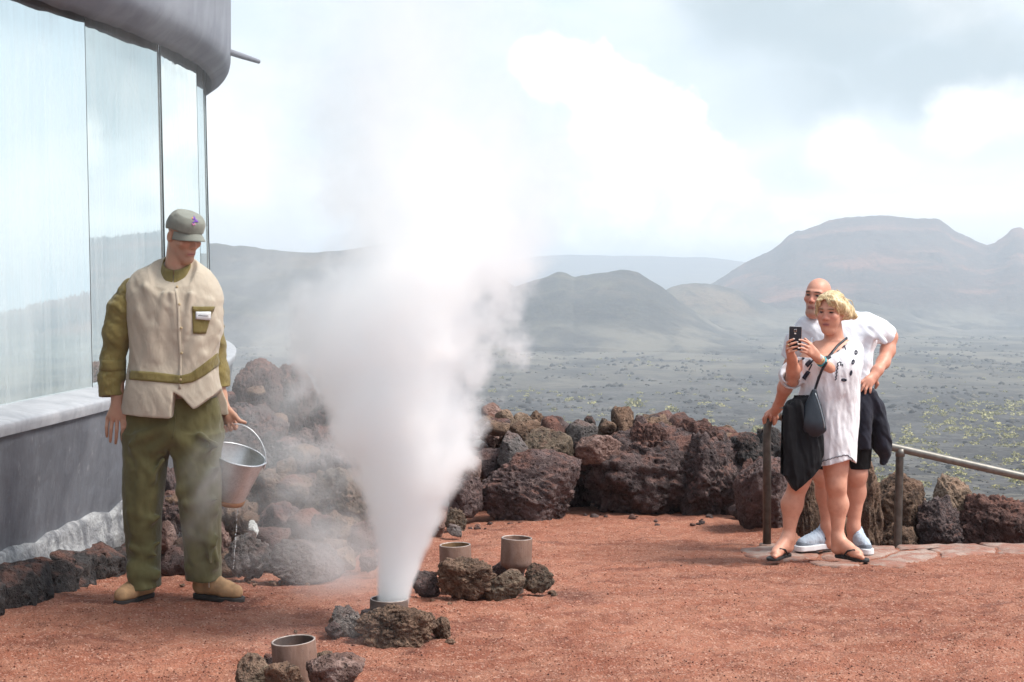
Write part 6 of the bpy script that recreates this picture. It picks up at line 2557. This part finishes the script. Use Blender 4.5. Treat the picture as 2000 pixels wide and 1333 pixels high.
    dress = solid_obj('dress', S, M_GAUZE, root, 2)
    S = Solid((J(1605, 0).x, d0 - .30, J(0, 775).z), (J(1700, 0).x, d0 + .12, J(0, 650).z), .0048)
    S.chain([J(1661, 686, .0), J(1663, 712, -.02), J(1655, 729, -.065), J(1641, 729, -.115), J(1628, 723, -.15)], [.058, .060, .062, .058, .056], .03, .03)
    S.folds(.008, (12, 10, 6), 36, shear=(.6, .4))
    e, n = _c(J(1631, 724.5, -.145)), _c((J(1622, 722, -.165) - J(1642, 731, -.11)).normalized())
    S.half(lambda P: np.where(P[..., 0] < J(1650, 0).x, (P - e) @ n, -1))
    S.seg(e - n * .04, e + n * .06, .046, .052, 0, op='cut')
    sleeve_l = solid_obj('sleeve', S, M_GAUZE, dress, 2)
    SURF['both'] = (np.concatenate([SURF[dress.name][0], SURF[sleeve_l.name][0]]), np.concatenate([SURF[dress.name][1], SURF[sleeve_l.name][1] + len(SURF[dress.name][0])]))

    class _Both:
        name = 'both'
    bd = bvh_of(_Both)
    bdb = bvh_of(_Both, body)
    emb = lambda pts, w, sub=3: drape('embroidery', ribbon_rows(pts, w, sub), M_STITCH, bd, dress, .003)
    zig = lambda a, b, n, amp: [(a[0] + (b[0] - a[0]) * i / n + ((-1) ** i) * amp * (b[1] - a[1]) / math.hypot(b[0] - a[0], b[1] - a[1]),
                                 a[1] + (b[1] - a[1]) * i / n - ((-1) ** i) * amp * (b[0] - a[0]) / math.hypot(b[0] - a[0], b[1] - a[1])) for i in range(n + 1)]
    # neckline edge, zigzags, flowers
    emb(zig((1594, 701), (1606, 699), 1, 0) + zig((1610, 697), (1640, 684), 8, 1.0) + [(1650, 675)], 1.6)
    emb(zig((1552, 693), (1562, 712), 6, 1.8), 1.6)
    emb(zig((1638, 672), (1652, 680), 5, 1.5) + [(1651, 684)], 1.6)
    emb(zig((1637, 708), (1632, 743), 11, 1.3), 1.8)
    emb([(1639, 707), (1643, 709), (1641, 714), (1646, 712), (1646, 716)], 1.6)
    emb(zig((1556, 708), (1560, 714), 3, 1), 1.6)

    def flower(cx, cy, rx, ry, tilt=0):
        pts = []
        for i in range(13):
            a = 2 * pi * i / 12
            x, y = rx * cos(a) * (1 + .12 * cos(3 * a)), ry * sin(a)
            pts.append((cx + x * cos(tilt) - y * sin(tilt), cy + x * sin(tilt) + y * cos(tilt)))
        emb(pts, 2.4, 2)
    flower(1671.5, 689, 2.0, 3.6)
    flower(1666, 707.5, 1.9, 4.0, .2)
    flower(1662, 729, 1.2, 4.2, .2)
    flower(1648, 742.5, 4.6, 1.7, .05)
    flower(1602, 706, 2.6, 3.4, .5)
    flower(1618, 699, 4.2, 1.8, -.2)
    flower(1645, 666, 3.2, 1.8, -.5)
    flower(1635.5, 676.5, 2.6, 1.5, -.2)
    # scalloped hem
    sc = []
    for i in range(41):
        u = i / 40
        x = 1592 + 74 * u
        y = np.interp(x, [1592, 1610, 1630, 1650, 1656, 1668], [905, 901, 895, 890, 891, 901])
        sc.append((x, float(y) - 1.6 * abs(sin(u * pi * 10))))
    emb(sc, 1.3, 1)
    # tassels on cords
    for (pts, tip) in (([(1592, 700), (1588, 705), (1583, 708)], [(1583, 703), (1587, 708), (1578, 718), (1572, 712)]), ([(1586, 712), (1580, 724)], [(1576, 724), (1583, 727), (1573, 743), (1566, 738)])):
        emb(pts, 2.2)
        drape('tassel', band_rows([tip[0], tip[1]], [tip[3], tip[2]], 5, 5), M_STITCH, bd, dress, .008)
    emb([(1572, 694), (1570, 700), (1567, 702)], 4.0)
    # white strap of the vest over the bare shoulder
    MB().tube([J(1588, 664, .06), J(1586.5, 661, .01), J(1585.5, 664, -.035), J(1584.5, 674, -.07), J(1583.5, 686, -.09), J(1583, 698, -.10)], .0060, 8).build('strap', M_GAUZE, dress)

    # ---------- hair: layered strands swept back from the parting by the wind
    rs = random.Random(4)
    S = Solid(_c(H.c) - .17, _c(H.c) + .22, .0045)
    S.ell(H(0, -.016, .050), (.081, .101, .083), .01, H.R)
    S.ell(H(.02, -.065, .008), (.072, .052, .075), .03, H.R)
    S.chain([H(.073, .015, .055), H(.084, -.02, .010), H(.088, -.06, -.030), H(.090, -.105, -.052)], [.026, .026, .022, .010], .02, .02)
    S.chain([H(.05, -.07, .03), H(.080, -.105, -.010), H(.100, -.150, -.048), H(.112, -.185, -.060)], [.045, .036, .018, .005], .02, .02)
    S.chain([H(-.074, .015, .05), H(-.082, .0, -.01), H(-.074, -.02, -.07)], [.024, .020, .012], .02, .02)
    # wispy fringe parted on her right
    for i in range(10):
        r0 = -.064 + i * .0142
        tip = r0 * 1.06 + (.012 if r0 > -.02 else -.008)
        S.chain([H(r0 * .6 - .006, .060, .118), H(r0 * .95, .087, .090), H(tip, .097 - abs(tip) * .32, .056 + .012 * ((i * 5) % 3) / 2 - (.012 if abs(r0) > .045 else 0))], [.0065, .0042, .002], .004, .005)
    # keep the face clear
    S.half(lambda P: -np.maximum(np.maximum(np.abs(H.local(P)[..., 0]) - .068 + .9 * np.clip(H.local(P)[..., 2] - .045, 0, .05), H.local(P)[..., 2] - .098 + 1.2 * np.clip(np.abs(H.local(P)[..., 0]) - .03, 0, .1)), .050 - H.local(P)[..., 1]))
    S.folds(.002, (24, 24, 5), 41, shear=(.9, .3))
    hair = solid_obj('hair', S, M_HAIR, root, 1)
    mb = MB()
    for i in range(300):
        a, e = rs.uniform(-pi, pi), rs.uniform(.1, 1.35)
        p = [sin(a) * cos(e) * .084, cos(a) * cos(e) * .100 - .016, sin(e) * .086 + .054]
        if p[1] > .03 and p[2] < .07:
            continue
        q = [p]
        dirv = [.55 + rs.uniform(-.12, .12), -.62 + rs.uniform(-.12, .12), -.50 + rs.uniform(-.15, .15)] if p[0] > -.035 else [-.12 + rs.uniform(-.1, .1), -.30 + rs.uniform(-.1, .1), -.9]
        L = rs.uniform(.045, .075)
        for k in range(1, 4):
            q.append([q[-1][0] + dirv[0] * L / 2.4, q[-1][1] + dirv[1] * L / 2.4, q[-1][2] + dirv[2] * L / 2.4])
            nrm = sqrt((q[-1][0] / .090) ** 2 + ((q[-1][1] + .016) / .110) ** 2 + ((q[-1][2] - .045) / .095) ** 2)
            lift = .985 + .008 * k * rs.random()
            if nrm < lift or nrm > lift + .02 + .02 * k:
                f_ = lift / nrm
                q[-1] = [q[-1][0] * f_, (q[-1][1] + .016) * f_ - .016, (q[-1][2] - .045) * f_ + .045]
        mb.tube([H(*w) for w in q], [.0018, .0022, .0016, .0004], 5)
    # flying wisps
    for pts in ([(1640, 586), (1652, 584), (1663, 588), (1668, 600)], [(1645, 596), (1655, 608), (1664, 622)], [(1640, 592), (1654, 604), (1662, 618), (1659, 626)], [(1636, 580), (1640, 570), (1634, 566)]):
        mb.tube([J(x, y, .05) for x, y in pts], [.0045, .004, .0028, .001][:len(pts)], 5)
    # loose locks over the temples and forehead
    for (r0, r1, u1, r2, u2) in ((-.045, -.066, .055, -.072, .005), (-.050, -.070, .040, -.074, -.022), (-.040, -.058, .062, -.064, .030), (-.030, -.040, .070, -.052, .044), (-.010, .010, .078, .034, .056),
                                 (.0, .024, .074, .050, .046), (.010, .038, .068, .062, .030), (.020, .050, .060, .072, .012), (.030, .060, .052, .078, -.004), (-.034, -.050, .066, -.060, .040)):
        for j in range(4):
            dr, du = rs.uniform(-.006, .006), rs.uniform(-.008, .008)
            f1 = .093 - 5.0 * r1 * r1
            f2 = .091 - 7.5 * r2 * r2
            mb.tube([H(r0 + dr, .060, .116), H(r1 + dr, f1, u1 + .02 + du), H((r1 + r2) / 2 + dr, (f1 + f2) / 2 + .004, (u1 + u2) / 2 + du), H(r2 + dr, f2 + .002, u2 + du)], [.0030, .0034, .0028, .0006], 5)
    mb.build('strands', simple_mat('fair_strands', (.66, .51, .29), .45, var=.25, vscale=60), hair)
    # earring
    e = H(.086, .0, -.036)
    MB().box(e, (.006, .006, .006), None, .002).build('earring', M_GOLD, root)
    # ---------- bands on the wrist, ring, nails
    ax = (J(1600, 702, -.235) - J(1624, 723, -.15)).normalized()
    ring(J(1604.5, 706, -.218), ax, .0305, .008, M_TEAL, 'wristband', root)
    w = ring(J(1600.5, 702.4, -.232), ax, .0275, .0065, M_GOLD, 'watch', root)
    ct = J(1603, 697.5, -.262)
    MB().box(ct, (.022, .010, .022), Matrix.Rotation(.6, 3, 'Y'), .004).build('watch_face', M_WHITE, w)
    ring(J(1540.5, 674.3, -.301), Vector((.9, -.2, .35)).normalized(), .0085, .0018, M_GOLD, 'finger_ring', root, .0015)
    mb = MB()
    for p in (J(1550.8, 662, -.317), J(1557.6, 668.2, -.319), J(1561.3, 663.8, -.322), J(1559.4, 672.4, -.324), J(1560, 680, -.323)):
        mb.box(p, (.010, .003, .0065), Matrix.Rotation(.3, 3, 'Y'), .0012)
    mb.build('nails', M_NAIL, root)
    ak = MB()
    for k in range(12):
        a = 2 * pi * k / 12
        c = J(1539.5, 1057, .0)
        ak.box((c.x + .036 * cos(a), c.y + .036 * sin(a), c.z - .006 * sin(a)), (.005, .005, .005), None, .0015)
    ak.build('anklet', M_GOLD, root)
    # ---------- flip-flops
    rub = simple_mat('black_rubber', (.012, .012, .013), .6, bump=(60, .2, .003))
    for F, sd in ((FR, 1), (FL, -1)):
        G = Foot((F.o.x, F.o.y), 0, F.o.z, .92)
        G.fw, G.lt = F.fw, F.lt
        cs = [_c(F(a, l, u)) for a in (-.02, .27) for l in (-.07, .07) for u in (-.03, .03)]
        S = Solid(np.min(cs, 0) - .02, np.max(cs, 0) + .02, .0042)
        sl, P = S._box(np.min(cs, 0) - .02, np.max(cs, 0) + .02)
        S.merge(sl, F.sole_d(P, [(.03, 0, .034), (.11, 0, .032), (.19, .002 * sd, .045), (.215, .004 * sd, .040)], -.020, .001), 0, 'add')
        ff = solid_obj('flip_flop', S, rub, root, 1)
        mb = MB()
        toe = F(.188, .020 * sd, .030)
        mb.tube([F(.188, .021 * sd, .0), toe], .004, 8)
        mb.tube([toe, F(.165, .030 * sd, .052), F(.12, .044 * sd, .040), F(.09, .046 * sd, .002)], [.004, .0058, .0058, .0055], 8)
        mb.tube([toe, F(.170, -.004 * sd, .055), F(.13, -.036 * sd, .048), F(.09, -.048 * sd, .002)], [.004, .0058, .0058, .0055], 8)
        mb.build('thong', rub, ff)
    return root, dress, body, bdb, d0


def build_phone(d0):
    J = lambda px, py, dy=0.0: at(px, py, d0 + dy)
    c = J(1553, 661.5, -.292)
    M = Matrix.Rotation(radians(1.5), 3, 'Y') @ Matrix.Rotation(radians(-6), 3, 'Z') @ Matrix.Rotation(radians(8), 3, 'X')
    root = empty('phone', c, 'dark smartphone held upright in both hands of the blonde woman', 'phone')
    nb = simple_mat('navy_phone_back', (.014, .018, .028), .45, bump=(300, .2, .001))
    MB().box(c, (.0715, .0085, .142), M, .004).build('shell', nb, root)
    chrome = simple_mat('chrome_edge', (.75, .80, .80), .25, .9)
    f = MB()
    for (x, z, w, h) in ((-.0362, 0, .0016, .134), (.0362, 0, .0016, .134), (0, .0714, .064, .0018), (0, -.0714, .064, .0018)):
        f.box(c + M @ Vector((x, .0005, z)), (w, .0070, h), M, .0006)
    f.build('frame', chrome, root)
    cm = MB().box(c + M @ Vector((-.001, -.0048, .048)), (.0165, .003, .0165), M, .0012).build('camera_bump', chrome, root)
    MB().box(c + M @ Vector((-.001, -.0066, .048)), (.012, .0015, .012), M, .0005).build('lens', nb, cm)
    MB().box(c + M @ Vector((-.001, -.0048, .030)), (.011, .002, .0075), M, .0008).build('flash', simple_mat('flash_window', (.8, .82, .78), .3), root)
    # the lit side turned to the woman
    MB().box(c + M @ Vector((0, .0046, 0)), (.062, .001, .118), M, .0003).build('screen', simple_mat('dark_screen', (.02, .02, .025), .1), root)


def build_bag(dress, body, bdb, d0):
    J = lambda px, py, dy=0.0: at(px, py, d0 + dy)
    root = empty('handbag', J(1590, 855, -.2), 'dark blue leather hobo bag hanging at the side of the blonde woman', 'handbag')
    S = Solid((J(1555, 0).x, d0 - .32, J(0, 866).z), (J(1622, 0).x, d0 - .08, J(0, 752).z), .0045)
    S.loft(rows_to(d0 - .195, [(762, 1587, 1594), (772, 1582, 1597), (790, 1572, 1602), (810, 1567, 1607), (830, 1566, 1611), (842, 1570, 1611.5), (852, 1577, 1601), (856, 1583, 1594)],
                   [.010, .018, .030, .040, .044, .038, .022, .010]), .01, 2.2)
    S.folds(.005, (9, 9, 5), 51)
    bag = solid_obj('pouch', S, M_LEATHER, root, 2)
    bb = bvh_of(bag)
    drape('zip', ribbon_rows([(1592, 768), (1598, 785), (1604, 805), (1609, 826), (1610, 836)], 1.6), simple_mat('zip_teeth', (.30, .32, .34), .35, .9), bb, root, .004)
    # strap across the body and over the shoulder
    rows = ribbon_rows([(1590.5, 766), (1595, 752), (1600, 737), (1607, 719), (1616, 702), (1627, 687), (1637, 675), (1647, 666), (1654, 661)], 4.6)
    drape('strap', rows, M_LEATHER, bdb, root, .006)
    h = on_surface(bdb, 1653.5, 661.5)
    if h:
        q = h[0] + h[1] * .004
        MB().tube([q, q + Vector((.008, .03, .012)), q + Vector((.016, .075, .006)), q + Vector((.012, .13, -.05)), q + Vector((-.02, .16, -.2))], .0065, 8).build('strap', M_LEATHER, root)
    c = J(1590.5, 765, -.20)
    MB().tube([c + Vector((.009 * cos(a), 0, .009 * sin(a))) for a in [2 * pi * k / 12 for k in range(13)]], .002, 6).build('strap_ring', M_GOLD, root)


def build_cardigan(d0):
    J = lambda px, py, dy=0.0: at(px, py, d0 + dy)
    S = Solid((J(1518, 0).x, d0 - .30, J(0, 962).z), (J(1606, 0).x, d0 + .02, J(0, 770).z), .005)
    S.loft(rows_to(d0 - .13, [(776, 1560, 1584), (784, 1546, 1592), (800, 1537, 1597), (830, 1532, 1598), (870, 1529, 1598), (905, 1528, 1596), (935, 1529, 1594), (955, 1530, 1592)],
                   [.02, .045, .06, .066, .066, .062, .056, .05]), .02, 2.2)
    for (a, b, r) in (((1541, 800), (1536, 930), .014), ((1553, 790), (1549, 945), .017), ((1565, 800), (1562, 930), .013), ((1576, 820), (1575, 915), .016), ((1588, 840), (1588, 900), .013)):
        S.seg(J(a[0], a[1], -.185), J(b[0], b[1], -.185), r * .7, r, .025)
    S.folds(.022, (11, 8, 1.5), 61, shear=(.15, 0))
    S.folds(.007, (20, 16, 4), 62)
    S.half(lambda P: np.interp(P[..., 0], [J(q, 0).x for q in (1524, 1533, 1543, 1552, 1562, 1578, 1590, 1600)], [J(0, q).z for q in (922, 937, 953, 945, 936, 922, 908, 896)]) - P[..., 2])
    V, F = S.mesh()
    V = relax(V, F, 2)
    o = mesh_obj('cardigan', V, F, M_BLACK, origin=J(1560, 940, -.13))
    tag(o, 'black knitted cardigan draped over the bag beside the white dress', 'cardigan')


build_man()
_w = build_woman()
build_phone(_w[4])
build_bag(*_w[1:])
build_cardigan(_w[4])

# ------------------------------------------------------------------ yellow-green scrub on the plain
def plain_hit(px, py):
    a = np.geomspace(60, 2500, 2500).astype(np.float32)
    x = (px - 1000) / FPX * a
    z = CAMZ - (py - HOR) / FPX * a
    g = plain_z(x, a)
    k = np.argmax(z < g)
    return Vector((float(x[k]), float(a[k]), float(g[k]))) if z[k] < g[k] else None


def shrub_geo(rs, n=90):    # a low dome of leafy tufts
    V, F, C = [], [], []
    for i in range(n):
        a, e = rs.rand() * 6.28, math.acos(1 - rs.rand()) * .98
        r = (.65 + .45 * rs.rand()) * (1 + .22 * sin(3 * a + 1) + .15 * sin(5 * a))
        c = np.array([cos(a) * sin(e) * r, sin(a) * sin(e) * r, cos(e) * r * .95 + .04])
        u, w = rs.normal(size=3), rs.normal(size=3)
        u *= .20 / np.linalg.norm(u)
        w *= .16 / np.linalg.norm(w)
        k = len(V)
        V += [c - u - w, c + u - w, c + u * .6 + w, c - u * .6 + w]
        F.append((k, k + 1, k + 2, k + 3))
        t = rs.rand()
        C += [np.array([.26, .24, .10]) * (1 - t) + np.array([.46, .41, .20]) * t] * 4
    return np.array(V, np.float32), F, np.array(C, np.float32)


def build_clinker():
    """broken lava blocks all over the plain, far too many to count"""
    rs = np.random.RandomState(33)
    n = 30000
    m, t, b = new_mat('clinker')
    t.put(b.inputs['Base Color'], t.attr('tint'))
    b.inputs['Roughness'].default_value = 1
    b.inputs['Specular IOR Level'].default_value = .1
    y = np.exp(rs.uniform(math.log(95), math.log(1450), n)).astype(np.float32)
    x = ((rs.rand(n) * 2300 - 1150) / FPX * y).astype(np.float32)
    keep = fbm(np.stack([x / 28, y / 75, 0 * x], -1), 4) + rs.normal(size=n) * .10 > .10
    x, y = x[keep], y[keep]
    n = len(x)
    z = plain_z(x, y)
    s = ((.0006 + .0018 * rs.rand(n) ** 3) * y * (.7 + .6 * rs.rand(n))).clip(.10, 1.6)
    D, F0 = ico(1)
    V = D[None] * (s[:, None, None] * (.6 + .8 * rs.rand(n, len(D), 1))) * np.array([1.0, 1.0, .85])
    V = V + np.stack([x, y, z], -1)[:, None]
    F = (F0[None] + (np.arange(n) * len(D))[:, None, None]).reshape(-1, 3)
    c = np.array([[.045, .042, .040], [.075, .069, .063], [.110, .098, .084], [.150, .132, .108]])[rs.choice(4, n, p=[.35, .35, .2, .1])]
    o = mesh_obj('lava_rubble', V.reshape(-1, 3), F, m, smooth=False, attrs={'tint': np.repeat(c, len(D), 0)})
    tag(o, kind='stuff')


build_clinker()


def build_shrubs():
    rs = np.random.RandomState(9)
    m, t, b = new_mat('shrub_leaf')
    t.put(b.inputs['Base Color'], t.attr('tint'))
    b.inputs['Roughness'].default_value = .9
    b.inputs['Specular IOR Level'].default_value = .1
    named = [
        (1698, 944, 26, 'round yellow green shrub low between the second rail post and the man'),
        (1312, 802, 24, 'yellow green shrub above the upright rock on the bank crest'),
        (1238, 792, 30, 'wide yellow green shrub on the plain above the leaning dark slab'),
        (1482, 842, 26, 'pale yellow shrub just left of the hand on the rail'),
        (1530, 775, 20, 'small yellow shrub on the plain beside the forearm on the rail'),
        (1985, 940, 26, 'yellow green shrub under the rail near the edge of the picture'),
    ]
    for (px, py, w, lab) in named:
        p = plain_hit(px, py + 3)
        if p is None:
            continue
        V, F, C = shrub_geo(rs, 160)
        s = w / 2 / FPX * p.y
        V = V * s * np.array([1, 1, .9], np.float32) + np.array(p, np.float32)
        o = mesh_obj('shrub', V, F, m, origin=p, smooth=False, attrs={'tint': C})
        tag(o, lab, 'shrub', 'shrubs on the lava plain')
    # the countless small ones
    Vs, Fs, Cs, n = [], [], [], 0
    spots = []
    for _ in range(170):
        spots.append((1660 + 360 * rs.rand(), 835 + 125 * rs.rand(), 5 + 11 * rs.rand()))
    for _ in range(100):
        spots.append((1800 + 220 * rs.rand() ** .8, 785 + 60 * rs.rand(), 5 + 12 * rs.rand()))
    for _ in range(90):
        spots.append((960 + 560 * rs.rand(), 765 + 80 * rs.rand(), 4 + 9 * rs.rand()))
    for _ in range(90):
        spots.append((960 + 1060 * rs.rand(), 700 + 90 * rs.rand(), 3 + 5 * rs.rand()))
    for (px, py, w) in spots:
        p = plain_hit(px, py)
        if p is None:
            continue
        V, F, C = shrub_geo(rs, 34)
        s = w / 1.6 / FPX * p.y
        Vs.append(V * s * np.array([1.1, 1.1, .8], np.float32) * 1.1 + np.array(p, np.float32))
        Fs += [tuple(i + n for i in f) for f in F]
        Cs.append(C * (.7 + .5 * rs.rand()))
        n += len(V)
    o = mesh_obj('scrub', np.concatenate(Vs), Fs, m, smooth=False, attrs={'tint': np.concatenate(Cs)})
    tag(o, kind='stuff')


build_shrubs()
